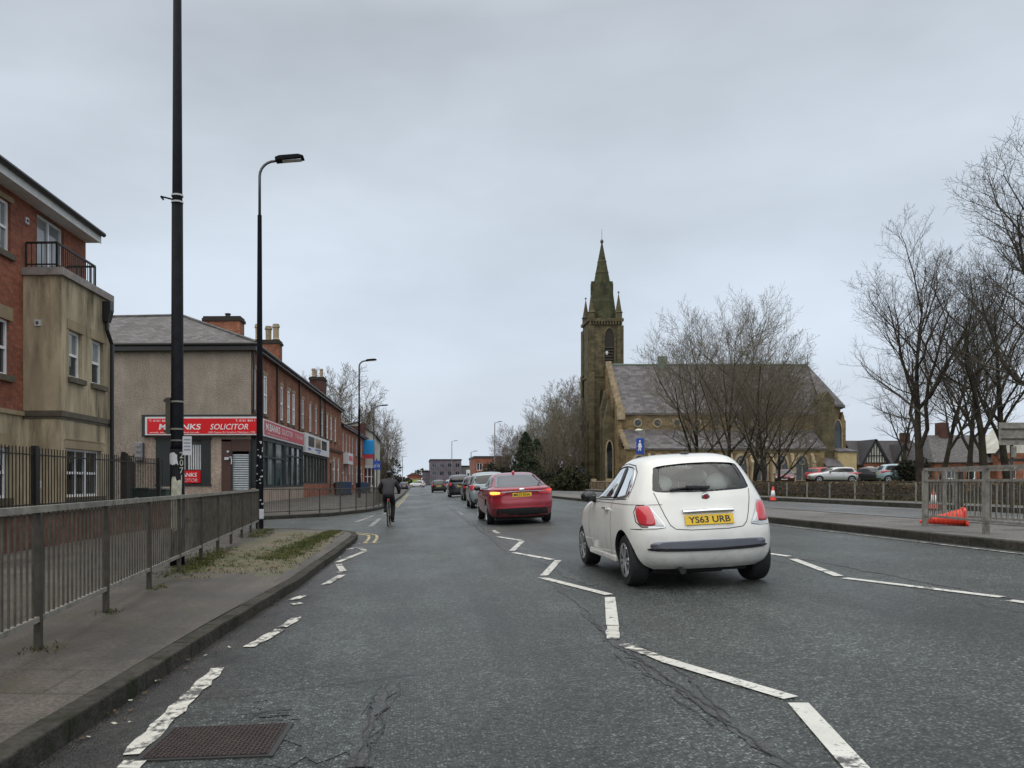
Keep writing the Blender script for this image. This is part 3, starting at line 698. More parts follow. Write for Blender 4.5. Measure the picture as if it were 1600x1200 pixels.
# low brick wall with black railings before the apartment block
t = thing('boundary_wall', 'low red brick boundary wall topped by thin black railings, left behind the guard railing', 'wall', (-7.05,13,.08))
mb = MB(); mb.box(-7.16,-6.94,-2,22.4,.0,.72); mb.build('brick_base', M['brick_wall'], t, w=True)
mb = MB(); mb.box(-7.2,-6.9,-2,22.42,.722,.79); mb.build('coping', M['sill'], t, w=True)
mb = MB(); y = -1.9
while y < 22.3: mb.box(-7.058,-7.042,y-.008,y+.008,.79,1.95); y += .125
mb.box(-7.07,-7.03,-2,22.35,1.80,1.825); mb.box(-7.07,-7.03,-2,22.35,.88,.905)
mb.build('railing_bars', M['fenceblack'], t, w=True)
for y in (2.2,6.4,10.6,14.8,21.9):
    mb = MB(); mb.box(-7.1,-7.0,y-.06,y+.06,.79,1.98); mb.build('post', M['black'], t, w=True)
# timber fence and gate beside the shop gable
t = thing('timber_fence', 'tall dark weathered timber fence between the apartment block and the shop gable', 'fence', (-9.2,27,.1))
mb = MB(); a = Vector((-8.45,23.1)); b = Vector((-12.6,35.5)); rr = random.Random(2)
for i in range(86):
    p = a.lerp(b, i/86); z = 2.0+rr.uniform(-.03,.03)+(.16 if i < 10 else 0)
    mb.box(p.x-.065,p.x+.065,p.y-.012,p.y+.012,.05,z)
mb.build('boards', M['timber'], t, w=True)
mb = MB()
for f in (.0,.14,.4,.7,.95):
    p = a.lerp(b, f); mb.box(p.x-.02,p.x+.1,p.y+.02,p.y+.12,.05,2.15)
mb.build('posts', M['timber'], t, w=True)
# telecom cabinets
for i, (x, y, w, lab) in enumerate(((-8.35,24.4,.36,'dark green telecom cabinet with a small sticker, the left of the two by the fence'), (-7.75,24.2,.36,'dark green telecom cabinet with a pale lid, right of the two by the fence'))):
    t = thing('telecom_cabinet', lab, 'cabinet', (x,y,.0), group='green cabinets by the timber fence')
    mb = MB(); mb.box(-w*.7,w*.7,-.2,.2,-.1,1.08); mb.build('body', M['green'], t, bevel=.01)
    mb = MB(); mb.box(-w*.78,w*.78,-.24,.24,1.082,1.15); mb.build('lid', M['galv'] if i else M['green'], t, bevel=.02)
    mb = MB(); mb.box(-.005,.005,-.207,-.2,.1,1.0); mb.box(.06,.075,-.215,-.2,.5,.6); mb.build('door_edge', M['black'], t)
    mb = MB(); mb.box(-.16,-.04,-.205,-.2,.72,.86); mb.build('sticker', M['notice'], t)
# lamp posts
def lamp_post(label, loc, h, r0, r1, split, matlow, mattop, arm=1.05, group=None):
    t = thing('street_lamp', label, 'street lamp', loc, group=group)
    mb = MB(); mb.tube([(0,0,-.1),(0,0,1.5)], [r0*1.12,r0*1.12], 14); mb.tube([(0,0,1.5),(0,0,1.58),(0,0,split)], [r0*1.12,r0,max(r1*1.3,r0*.62)], 14)
    mb.build('column', matlow, t, smooth=False)
    mb = MB(); pts = [(0,0,split)]+[(0,0,h-.45)]
    for i in range(1, 7):
        a = R(90)*i/6; pts.append((.42*(1-math.cos(a)), 0, h-.45+.42*math.sin(a)))
    pts.append((arm-.55,0,h+.0)); mb.tube(pts, [r1]*len(pts), 10); mb.build('bracket_arm', mattop, t, smooth=True)
    mb = MB(); mb.prism([(arm-.6,h-.06),(arm-.62,h+.04),(arm-.5,h+.09),(arm+.02,h+.13),(arm+.16,h+.09),(arm+.18,h+.03),(arm-.1,h-.01)], 'Y', -.14, .14)
    ln = mb.build('lantern', M['blackpost'], t, bevel=.02)
    mb = MB(); mb.prism([(arm-.42,h-.032),(arm-.42,h-.05),(arm+.1,h-.01),(arm+.1,h+.008)], 'Y', -.1, .1); mb.build('lens', M['clearlamp'], ln)
    return t
L2 = lamp_post('tall curved-arm street lamp with dark painted lower half, standing where the guard railing ends', (-4.30,22.0,.05), 10.12, .095, .038, 8.6, M['blackpost'], M['steel'])
lamp_post('street lamp rising in front of the lower brick houses, third along the left pavement', (-4.12,58.0,.15), 10.0, .10, .055, 6.5, M['blackpost'], M['steel'], 1.1)
lamp_post('slim distant street lamp on the left against bare branches', (-4.9,93.0,.15), 10.1, .10, .06, 6.5, M['steel'], M['steel'], 1.5)
# scuffed base of second lamp: paint scraps
mb = MB(); rr = random.Random(4)
for _ in range(26):
    a = rr.uniform(-2.6,-.3); z = rr.uniform(.2,2.6); r = .108 if z < 1.5 else .097; s = rr.uniform(.01,.035)
    p = [(r*math.cos(a+da), r*math.sin(a+da), z+dz) for da, dz in ((-.2,-s),(.2,-s),(.25,s),(-.15,s))]
    mb.add(p, [(0,1,2,3)])
mb.build('scuffs', M['notice'], L2)
mb = MB(); mb.tube([(0,0,.25),(0,0,.27),(0,0,.5),(0,0,.52)], [.108,.116,.116,.108], 14); mb.build('white_band', M['notice'], L2)
# the big near column
t = thing('street_lamp', 'massive near black lamp column with notices, straps and peeling posters, cut by the picture top', 'street lamp', (-3.58,12.0,.05))
mb = MB(); mb.tube([(0,0,-.1),(0,0,1.75)], [.108,.106], 18); mb.tube([(0,0,1.75),(0,0,1.82),(0,0,5.45)], [.106,.094,.082], 18)
mb.build('column', M['blackpost'], t, smooth=True)
mb = MB(); mb.tube([(0,0,5.45),(0,0,5.5),(0,0,10.6)], [.082,.075,.052], 16); mb.build('upper_shaft', M['blackpost'], t, smooth=True)
mb = MB(); pts = [(0,0,10.6)]+[(.5*(1-math.cos(R(15*i))),0,10.6+.5*math.sin(R(15*i))) for i in range(1,7)]+[(1.3,0,11.12)]; mb.tube(pts, .045, 10); mb.build('bracket_arm', M['blackpost'], t, smooth=True)
mb = MB(); mb.prism([(1.2,11.06),(1.2,11.2),(1.9,11.24),(1.98,11.14)], 'Y', -.15, .15); mb.build('lantern', M['blackpost'], t, bevel=.02)
for z in (5.45,5.55,2.46,2.05,1.88):
    mb = MB(); r = .09 if z > 4 else .1; mb.tube([(0,0,z-.012),(0,0,z+.012)], [r,r], 16); mb.build('steel_strap', M['galv'] if z < 5 else M['notice'], t)
mb = MB(); mb.bar((-.08,0,5.5),(-.24,-.02,5.535),.02); mb.bar((-.24,-.02,5.535),(-.24,.1,5.53),.02); mb.build('bracket_stub', M['blackpost'], t)
mb = MB(); mb.box(-.16,-.09,-.06,.06,1.98,2.52); mb.box(-.2,-.1,-.03,.03,2.46,2.50); mb.box(-.2,-.1,-.03,.03,2.0,2.04); mb.build('sign_clip', M['galvdark'], t)
mb = MB(); mb.rbox((.165,-.06,1.80), (.065,.004,.14), Matrix.Rotation(R(8),3,'Z')); n1 = mb.build('notice', M['notice'], t)
mb = MB()
for z in (1.74,1.79,1.84,1.89): mb.rbox((.165,-.0655,z), (.05,.001,.012), Matrix.Rotation(R(8),3,'Z'))
mb.build('notice_lines', M['trim'], n1)
def wrap(zs, a0, a1, r, mat, name, seed, jag=.05):
    rr = random.Random(seed); mb = MB(); n = 10; k = len(zs)
    for i, z in enumerate(zs):
        for j in range(n+1):
            edge = (i in (0,k-1)) or j in (0,n)
            a = R(a0+(a1-a0)*j/n)+(rr.uniform(-.12,.12) if edge else 0); zz = z+(rr.uniform(-jag,jag) if i in (0,k-1) else 0)
            mb.v.append((r*math.cos(a), r*math.sin(a), zz))
    for i in range(k-1):
        for j in range(n): mb.f.append([i*(n+1)+j, i*(n+1)+j+1, (i+1)*(n+1)+j+1, (i+1)*(n+1)+j]); mb.m.append(0)
    return mb.build(name, mat, t, smooth=True)
wrap([.55,.8,1.05,1.3], 235, 325, .112, M['grime'], 'peeling_poster', 3)
wrap([1.52,1.6,1.68], 190, 290, .111, M['notice'], 'torn_sticker', 5, .02)
for i, ch in enumerate('2071'):
    a = R(-42); z = 1.66-i*.115
    lettering(ch, M['grime'], t, (.1125*math.cos(a), .1125*math.sin(a), z), (R(90),0,R(48)), height=.095, name='painted_number', bold=.01)
# sign seen from behind on the far right and its post
t = thing('road_sign', 'blank grey back of a large rectangular road sign on posts before the right-hand trees', 'road sign', (19.4,26.0,.5))
mb = MB(); mb.box(-.45,1.6,-.02,.02,2.02,2.75); mb.build('panel', M['galv'], t)
mb = MB(); mb.tube([(0,.06,-.1),(0,.06,2.7)], .05, 10); mb.tube([(1.2,.06,-.1),(1.2,.06,2.7)], .05, 10); mb.build('post', M['galvdark'], t)
mb = MB(); mb.box(-.4,1.55,-.05,-.021,2.2,2.24); mb.box(-.4,1.55,-.05,-.021,2.52,2.56); mb.build('stiffener', M['galvdark'], t)
mb = MB(); mb.tube([(0,-.04,1.62),(0,-.04,1.98)], .075, 12); mb.build('sensor_head', M['galv'], t)
# shared path sign on the median
t = thing('road_sign', 'narrow blue sign with white pedestrian figure under a cream lantern, above the hatchback', 'road sign', (9.4,33.0,.515), (0,0,R(-48)))
mb = MB(); mb.tube([(0,0,-.1),(0,0,3.0)], .045, 10); mb.build('post', M['galv'], t)
mb = MB(); mb.box(-.3,.06,-.1,-.07,1.95,2.62); pn = mb.build('panel', M['bluesign'], t, bevel=.01)
mb = MB(); y0 = -.106
mb.prism([(-.2,2.10),(-.16,2.10),(-.13,2.24),(-.10,2.10),(-.06,2.10),(-.09,2.32),(-.05,2.22),(-.02,2.24),(-.08,2.42),(-.17,2.42),(-.22,2.26),(-.19,2.25),(-.16,2.34)], 'Y', y0, y0+.004); mb.ball((-.125,y0+.002,2.49), (.04,.003,.045)); mb.build('pedestrian_symbol', M['white'], pn)
mb = MB(); mb.tube([(0,0,2.95),(-.1,0,2.96)], .03, 8); mb.ball((-.25,0,2.95), (.17,.09,.07)); mb.build('lantern', M['lampcream'], t, smooth=True)
# church notice board
t = thing('notice_board', 'dark blue church notice board with a white mark, left of the tower foot', 'notice board', (22.3,108.0,.5))
mb = MB(); mb.box(-.48,.48,-.05,.05,.95,2.65); bb = mb.build('board', plain('navy_board', (.014,.03,.16), .4), t, bevel=.03)
mb = MB(); mb.box(-.06,.1,-.06,-.051,1.5,2.4); mb.build('white_mark', M['white'], bb)
mb = MB(); mb.box(-.5,-.4,-.04,.04,-.3,.95); mb.box(.4,.5,-.04,.04,-.3,.95); mb.build('legs', M['black'], t)
# blue signs on the left
t = thing('road_sign', 'blue cycle route sign on a slim post just above the cyclist', 'road sign', (-2.45,50.0,.05))
mb = MB(); mb.tube([(0,0,-.1),(0,0,2.75)], .04, 8); mb.build('post', M['galvdark'], t)
mb = MB(); mb.box(-.24,.24,-.06,-.035,2.05,2.62); pn = mb.build('panel', M['bluesign'], t, bevel=.02)
mb = MB()
for cx in (-.11,.11):
    pts = [(cx+.07*math.cos(R(20*i)), -.064, 2.28+.07*math.sin(R(20*i))) for i in range(19)]; mb.tube(pts, .012, 6)
mb.bar((-.11,-.064,2.28),(-.03,-.064,2.43),.022,.006); mb.bar((-.03,-.064,2.43),(.09,-.064,2.43),.022,.006); mb.bar((.11,-.064,2.28),(.07,-.064,2.48),.022,.006)
mb.build('bicycle_symbol', M['white'], pn)
# ------------------------------------------------------------------ buildings
def fp(face, c, a, z, d):     # point on a facade: a along, z up, d behind the surface
    if face == 'x+': return (c-d, a, z)
    if face == 'x-': return (c+d, a, z)
    return (a, c+d, z)        # 'y-'
def wall(mb, face, c, a0, a1, z0, z1, ops=(), depth=.13, m=0):
    A = sorted({a0, a1, *[o[0] for o in ops], *[o[1] for o in ops]}); Z = sorted({z0, z1, *[o[2] for o in ops], *[o[3] for o in ops]})
    A = [a for a in A if a0 <= a <= a1]; Z = [z for z in Z if z0 <= z <= z1]
    for i in range(len(A)-1):
        for j in range(len(Z)-1):
            ca, cz = (A[i]+A[i+1])/2, (Z[j]+Z[j+1])/2
            if any(o[0] < ca < o[1] and o[2] < cz < o[3] for o in ops): continue
            mb.add([fp(face,c,A[i],Z[j],0), fp(face,c,A[i+1],Z[j],0), fp(face,c,A[i+1],Z[j+1],0), fp(face,c,A[i],Z[j+1],0)], [(0,1,2,3)], m)
    for o in ops:
        q = [(o[0],o[2]),(o[1],o[2]),(o[1],o[3]),(o[0],o[3])]
        for k in range(4):
            (a,z),(b,w) = q[k], q[(k+1)%4]
            mb.add([fp(face,c,a,z,0), fp(face,c,b,w,0), fp(face,c,b,w,depth+.06), fp(face,c,a,z,depth+.06)], [(0,1,2,3)], m)
def fbox(mb, face, c, a0, a1, z0, z1, d0, d1, m=0):
    p = fp(face,c,a0,z0,d0); q = fp(face,c,a1,z1,d1)
    mb.box(min(p[0],q[0]),max(p[0],q[0]),min(p[1],q[1]),max(p[1],q[1]),min(p[2],q[2]),max(p[2],q[2]), m)
def window(root, face, c, o, depth=.1, fw=.06, mull=(), trans=(.5,), frame=None, pane=None, sill=None, lint=None, w=True, blind=0, name='window', sill_m=None):
    a0,a1,z0,z1 = o; mb = MB(); d0, d1 = depth-.03, depth+.03
    fbox(mb,face,c,a0,a0+fw,z0,z1,d0,d1); fbox(mb,face,c,a1-fw,a1,z0,z1,d0,d1)
    fbox(mb,face,c,a0+fw,a1-fw,z0,z0+fw,d0,d1); fbox(mb,face,c,a0+fw,a1-fw,z1-fw,z1,d0,d1)
    for f in mull: x = a0+(a1-a0)*f; fbox(mb,face,c,x-fw*.55,x+fw*.55,z0+fw,z1-fw,d0-.004,d1)
    for f in trans: z = z0+(z1-z0)*f; fbox(mb,face,c,a0+fw,a1-fw,z-fw*.5,z+fw*.5,d0+.003,d1+.002)
    f_ = mb.build(name, frame or M['upvc'], root, w=w)
    mb = MB(); fbox(mb,face,c,a0+.01,a1-.01,z0+.01,z1-.01,depth+.012,depth+.02); mb.build('pane', pane or M['pane'], f_)
    if blind:
        mb = MB(); fbox(mb,face,c,a0+fw,a1-fw,z1-fw-(z1-z0)*blind,z1-fw,depth+.003,depth+.011); mb.build('blind', M['pane_light'], f_)
    if sill:
        mb = MB(); fbox(mb,face,c,a0-.08,a1+.08,z0-sill,z0-.003,-.09,depth); mb.build('sill', sill_m or M['sill'], f_)
    if lint:
        mb = MB(); fbox(mb,face,c,a0-.12,a1+.12,z1+.003,z1+lint,-.02,depth); mb.build('lintel', M['lintel'], f_)
    return f_
def vent(root, face, c, a, z, s=.075):
    mb = MB(); fbox(mb,face,c,a-s,a+s,z-s,z+s,-.03,.01); v = mb.build('wall_vent', M['notice'], root, w=True)
    mb = MB(); fbox(mb,face,c,a-s*.4,a+s*.4,z-s*.4,z+s*.4,-.045,-.029); mb.build('vent_hole', M['sill'], v)

# ---- apartment block
t = thing('apartment_block', 'three storey red brick apartment block with stained beige rendered bay and roof balcony', 'apartment block', (-9.2,20,.05), (0,0,R(-1.5)))
bx, yb, yf = -9.2, 22.15, 2.0
wb = [(17.1,18.25,6.5,7.68),(19.45,20.85,6.32,7.88),(17.1,18.2,3.72,4.98),(17.0,18.15,.95,2.1)]
far = [(12.4,13.6,6.5,7.68),(12.4,13.6,3.72,4.98),(12.4,13.6,.95,2.1),(8.0,9.2,6.5,7.68),(8.0,9.2,3.72,4.98),(8.0,9.2,.95,2.1)]
mb = MB(); wall(mb,'x+',bx,yf,yb,2.95,8.0,[o for o in wb+far if o[2] > 3])
mb.box(-19,bx-.001,yb-.02,yb,2.95,8.0); mb.box(-19,bx-.02,yf,yf+.02,0,8.0); mb.box(-19,-18.98,yf,yb,0,8.0)
mb.build('brick_wall', M['brick'], t, w=True)
mb = MB(); wall(mb,'x+',bx+.004,yf,yb,-.1,2.86,[o for o in wb+far if o[2] < 3]); mb.box(-19,bx,yb-.015,yb+.004,-.1,2.86)
mb.build('rendered_ground_floor', M['beige'], t, w=True)
mb = MB(); mb.box(bx-.05,bx+.06,yf,18.8,2.86,2.96); mb.box(bx-.05,bx+.06,21.67,yb+.05,2.86,2.96); mb.build('string_course', M['lintel'], t, w=True)
for o in wb+far:
    door = abs(o[0]-19.45) < .01
    window(t,'x+',bx,o,mull=(.5,) if door else (), trans=() if door else (.5,), sill=None if door else .14, lint=.3 if not door and o[2] < 5 else (.12 if not door else None), name='balcony_door' if door else 'window', pane=M['pane_light'] if door or o[2] > 6 else M['pane'], blind=.3 if o[2] < 1 else 0)
vent(t,'x+',bx,18.95,7.5)
# bay
by, bxx = 18.8, -8.3
bw = [(19.22,19.92,3.84,4.98),(20.48,21.2,3.84,4.98),(19.1,21.05,.95,2.12)]
mb = MB(); wall(mb,'x+',bxx,by,21.62,-.1,6.16,bw,.15)
mb.add([(bx,by,-.1),(bxx,by,-.1),(bxx,by,6.16),(bx,by,6.16)], [(0,1,2,3)]); mb.add([(bx,21.62,-.1),(bxx,21.62,-.1),(bxx,21.62,6.16),(bx,21.62,6.16)], [(0,1,2,3)])
mb.build('rendered_bay', M['beige'], t, w=True)
for i, o in enumerate(bw):
    window(t,'x+',bxx,o,.13,mull=(.36,.62) if i == 2 else (), trans=(.5,), sill=.13, lint=.24, pane=M['pane'], blind=.45 if i < 2 else 0)
mb = MB(); mb.box(bx,bxx+.05,by-.05,21.67,2.86,2.99); mb.box(bx,bxx+.025,by-.025,21.645,2.80,2.857); mb.build('bay_string_course', M['sill'], t, w=True)
for i, (y0,y1) in enumerate(((19.1,21.15),)):
    mb = MB(); fbox(mb,'x+',bxx,18.95,21.3,2.30,2.335,-.02,.02); mb.build('drip_mould', M['lintel'], t, w=True)
mb = MB(); mb.box(bx,bxx+.09,by-.09,21.67,6.162,6.34); mb.build('balcony_coping', plain('weathered_coping', (.27,.24,.225), .8, var=.25), t, w=True)
vent(t,'y-',by,-8.85,5.05); vent(t,'y-',by,-8.85,1.25,.09)
mb = MB(); zt = 6.95
for a, b in (((-9.15,18.85),(-8.42,18.85)),((-8.42,18.85),(-8.42,20.95)),((-8.42,20.95),(-9.15,20.95))):
    mb.bar((*a,zt),(*b,zt),.045); mb.bar((*a,6.44),(*b,6.44),.03); L = math.dist(a,b); k = int(L/.11)
    for i in range(k+1):
        f = i/k; x = a[0]+(b[0]-a[0])*f; y = a[1]+(b[1]-a[1])*f; r = .02 if i in (0,k) else .008; mb.box(x-r,x+r,y-r,y+r,6.34,zt)
mb.build('balcony_railing', M['fenceblack'], t, w=True)
# roof with fascia and gutter
mb = MB(); mb.box(-9.2,-8.78,yf-.3,yb+.03,7.94,8.0); mb.box(-8.8,-8.775,yf-.3,yb+.03,7.92,8.14); mb.build('fascia', M['fascia'], t, w=True)
mb = MB(); mb.tube([(-8.71,yf-.3,8.16),(-8.71,yb+.05,8.16)], .065, 8); mb.build('gutter', M['black'], t, w=True)
mb = MB(); mb.slab([(-8.72,yf-.3,8.22),(-8.72,yb+.06,8.22),(-14.1,yb+.06,11.4),(-14.1,yf-.3,11.4)], .12); mb.slab([(-14.1,yf-.3,11.4),(-14.1,yb+.06,11.4),(-19.5,yb+.06,8.22),(-19.5,yf-.3,8.22)], .12)
mb.build('roof', M['tile'], t, w=True)
mb = MB(); mb.add([(bx,yb,7.99),(-19,yb,7.99),(-14.1,yb,11.2)], [(0,1,2)]); mb.add([(bx,yf,7.99),(-19,yf,7.99),(-14.1,yf,11.2)], [(0,1,2)]); mb.build('gable_wall', M['brick'], t, w=True)
mb = MB(); mb.prism([(-8.295,5.55),(-8.16,5.55),(-8.08,5.85),(-8.08,6.08),(-8.295,6.08)], 'Y', 21.1, 21.34)
mb.tube([(-8.22,21.22,5.6),(-8.22,21.22,5.35),(-8.2,21.5,5.0),(-8.2,21.5,.1)], .055, 8); mb.build('downpipe', M['black'], t, w=True)

# ---- terraced houses (built in a frame whose y runs along the street, x towards it)
ANG = -math.atan2(.98,34)
def street(u): return (-7.63+.0288*u, 37+u, 0)
def terrace(label, u0, w, wins, cat='house', ze=7.78, zr=9.75, depth=8.8, wall_m='brick_old', roof_m='slate', hip=False, lower=None, gutter=True, zb=.30, x0=0.0):
    t = thing('terraced_house', label, cat, street(u0), (0,0,ANG), group='brick houses of the terrace')
    mb = MB(); ops = list(wins)+(lower or [])
    wall(mb,'x+',x0,0,w,zb,ze,ops,.11); mb.add([(x0,w,zb),(x0-depth,w,zb),(x0-depth,w,ze),(x0-depth/2,w,zr),(x0,w,ze)], [(0,1,2,3,4)])
    mb.add([(x0-depth,0,zb),(x0-depth,w,zb),(x0-depth,w,ze),(x0-depth,0,ze)], [(0,1,2,3)])
    if not hip: mb.add([(x0,0,zb),(x0-depth,0,zb),(x0-depth,0,ze),(x0-depth/2,0,zr),(x0,0,ze)], [(0,1,2,3,4)])
    mb.build('wall', M[wall_m], t)
    e = .28
    if not hip:
        mb = MB(); mb.slab([(x0+e,0,ze-.05),(x0+e,w,ze-.05),(x0-depth/2,w,zr+.1),(x0-depth/2,0,zr+.1)], .12); mb.slab([(x0-depth/2,0,zr+.1),(x0-depth/2,w,zr+.1),(x0-depth-e,w,ze-.05),(x0-depth-e,0,ze-.05)], .12)
        mb.build('roof', M[roof_m], t)
    if gutter:
        mb = MB(); mb.box(x0+.01,x0+e-.02,-.28 if hip else .0,w,ze-.28,ze-.18); mb.tube([(x0+e+.03,-.3 if hip else 0,ze-.1),(x0+e+.03,w,ze-.1)], .075, 8); mb.build('gutter', M['black'], t)
    return t
def sash(t, o, pane='pane_light', x0=0.0, frame=None, blind=0): return window(t,'x+',x0,o,.045,fw=.1,trans=(.5,),sill=.14,lint=.2,frame=frame,pane=M[pane],w=False,sill_m=M['sill'],blind=blind)
def chimney(t, x, y, lx, ly, z0, z1, pots, mat='brick_dark'):
    mb = MB(); mb.box(x-lx/2,x+lx/2,y-ly/2,y+ly/2,z0,z1-.25); c = mb.build('chimney', M[mat], t)
    mb = MB(); mb.box(x-lx/2-.07,x+lx/2+.07,y-ly/2-.07,y+ly/2+.07,z1-.25,z1-.1); mb.box(x-lx/2-.02,x+lx/2+.02,y-ly/2-.02,y+ly/2+.02,z1-.1,z1); mb.build('chimney_cap', M['soot'], c)
    for px, py, h in pots:
        q = 1.15 if h > .9 else .8; mb = MB(); mb.lathe([(q*.17,z1),(q*.21,z1+.05),(q*.16,z1+.12),(q*.165,z1+h*.75),(q*.21,z1+h*.8),(q*.21,z1+h*.9),(q*.17,z1+h*.92),(q*.18,z1+h)], (px,py,0), 10); mb.build('chimney_pot', M['pot'] if h > .5 else M['soot'], c, smooth=False)

# corner house: the solicitor's
w1 = 12.3
up = [(.3,.95,4.72,6.65),(2.7,3.5,4.72,6.65),(6.9,7.6,4.72,6.6),(8.9,9.7,4.72,6.6),(10.5,11.3,4.72,6.6)]
t = terrace('corner shop house with pebbledashed gable, hipped slate roof and solicitor shopfront on two sides', 0, w1, up, hip=True, cat='shop house')
for i, o in enumerate(up): sash(t, o, 'pane_light' if i != 2 else 'pane')
mb = MB()
gops = [(-4.42,-1.86,1.2,3.3),(-1.12,.30,.3,2.98)]
wall(mb,'y-',0,-13,0,3.3,7.62); mb.build('gable_wall', M['pebble'], t)
mb = MB(); wall(mb,'y-',-.02,-8.9,-4.95,.2,3.3); mb.build('gable_wall_lower', M['pebble'], t)
mb = MB(); wall(mb,'y-',-.06,-4.95,-1.36,.2,3.42,[gops[0]],.2); mb.add([(-4.95,-.06,.2),(-4.95,.3,.2),(-4.95,.3,3.42),(-4.95,-.06,3.42)], [(0,1,2,3)])
mb.build('shop_gable', M['pebble2'], t)
# roof: front range plus street range, joined at the hip
mb = MB(); ze, zr = 7.74, 9.78
mb.slab([(-13.3,-.3,ze),(.3,-.3,ze),(-4.4,3.55,zr),(-13.3,3.55,zr-.12)], .12); mb.slab([(.3,-.3,ze),(.3,w1,ze),(-4.4,w1,zr),(-4.4,3.55,zr)], .12)
mb.slab([(-4.4,3.55,zr),(-4.4,w1,zr),(-9.1,w1,ze),(-9.1,7.4,ze)], .12); mb.slab([(-13.3,3.55,zr-.12),(-4.4,3.55,zr),(-9.1,7.4,ze),(-13.3,7.4,ze)], .12)
mb.build('roof', M['slate'], t)
mb = MB(); mb.tube([(.3,-.3,ze+.03),(-4.4,3.55,zr+.03)], .07, 6); mb.tube([(-13.3,3.55,zr-.09),(-4.4,3.55,zr+.03),(-4.4,w1,zr+.03)], .07, 6); mb.build('ridge_tiles', M['slate'], t)
mb = MB(); mb.box(-13.3,.3,-.32,-.02,ze-.36,ze-.16); mb.tube([(-13.3,-.36,ze-.08),(.36,-.36,ze-.08)], .075, 8); mb.build('gable_gutter', M['black'], t)
mb = MB(); mb.tube([(.08,.1,ze-.15),(.1,.12,6.9),(.09,.12,4.5)], .05, 8); mb.tube([(.07,5.7,ze-.1),(.07,5.7,3.5)], .05, 8); mb.build('downpipe', M['black'], t)
chimney(t, -2.5, 4.6, 1.9, .9, 7.9, 9.88, [(-2.3,4.6,.22)], 'brick_old')
chimney(t, -1.95, 12.7, 1.6, 1.0, 7.9, 10.1, [(-2.5,12.5,1.0),(-1.95,12.9,.95),(-1.4,12.5,1.0)], 'brick_old')
# gable shop window with shutters open, net curtains and a red poster
mb = MB(); o = gops[0]
fbox(mb,'y-',-.06,o[0]-.05,o[1]+.05,o[2]-.05,o[2]+.02,-.05,.2); fbox(mb,'y-',-.06,o[0]-.05,o[1]+.05,o[3]-.02,o[3]+.1,-.05,.2)
fbox(mb,'y-',-.06,o[0],o[0]+.72,o[2]+.02,o[3]-.02,-.03,.12); fbox(mb,'y-',-.06,o[1]-.44,o[1],o[2]+.02,o[3]-.02,-.03,.12); sw = mb.build('shop_window', M['darkboard'], t)
mb = MB(); fbox(mb,'y-',-.06,o[0]+.72,o[1]-.44,o[2]+.02,o[3]-.02,.14,.16); mb.build('pane', M['pane_shop'], sw)
mb = MB()
for i in range(12):
    a = o[0]+.85+i*.105
    if i == 5: continue
    fbox(mb,'y-',-.06,a,a+.06,1.9,3.05,.118,.139)
mb.build('blind', M['offwhite'], sw)
mb = MB(); fbox(mb,'y-',-.06,o[0]+.62,o[1]-.5,1.28,1.86,.08,.1); po = mb.build('red_poster', M['red'], sw)
lettering('M.BANKS', M['white'], po, ((o[0]+.62+o[1]-.5)/2,.014,1.66), (R(90),0,0), width=1.1, height=.19, bold=.02, shear=.1); lettering('SOLICITOR', M['notice'], po, ((o[0]+.62+o[1]-.5)/2,.014,1.41), (R(90),0,0), width=1.15, height=.15, shear=.2)
# corner doorway with roller shutter
mb = MB(); mb.box(-1.36,-.92,-.08,.1,.2,3.2); mb.box(-.92,.0,-.06,.06,2.75,3.3); mb.build('door_surround', M['brown'], t)
mb = MB(); mb.box(-.92,-.84,-.1,.0,.2,2.75); mb.box(-.08,.0,-.1,.0,.2,2.75); rs = mb.build('shutter_guide', M['darkboard'], t)
mb = MB()
for i in range(22): z = .3+i*.105; mb.prism([(-.03,z),(-.055,z+.05),(-.03,z+.1)], 'X', -.84, -.08)
s_ = mb.build('roller_shutter', M['shutter'], t); mb = MB(); mb.box(-.55,-.35,-.075,-.056,.62,.70); mb.build('handle', M['black'], s_)
mb = MB(); mb.box(-1.2,-1.0,-.16,-.08,2.35,2.47); mb.tube([(-.98,-.12,2.45),(-.9,-.16,2.5),(-.86,-.16,2.3),(-.88,-.14,2.15)], .03, 6); mb.ball((-1.05,-.1,2.72), .06); mb.build('door_lamp', M['notice'], t)
# meter box and cable on the gable
mb = MB(); mb.box(-5.35,-4.98,-.26,-.02,2.32,3.15); k = mb.build('meter_box', M['trim'], t, bevel=.02)
mb = MB()
for z in (2.5,2.75,3.0): mb.ball((-5.16,-.26,z), (.13,.03,.09))
mb.build('meter_box_cover', M['galv'], k)
mb = MB(); mb.tube([(-8.8,-.05,2.3),(-6.6,-.06,2.32),(-5.75,-.06,2.5),(-5.4,-.06,2.55)], .018, 6); mb.ball((-5.42,-.1,2.55), .06); mb.build('cable', M['brown'], t)
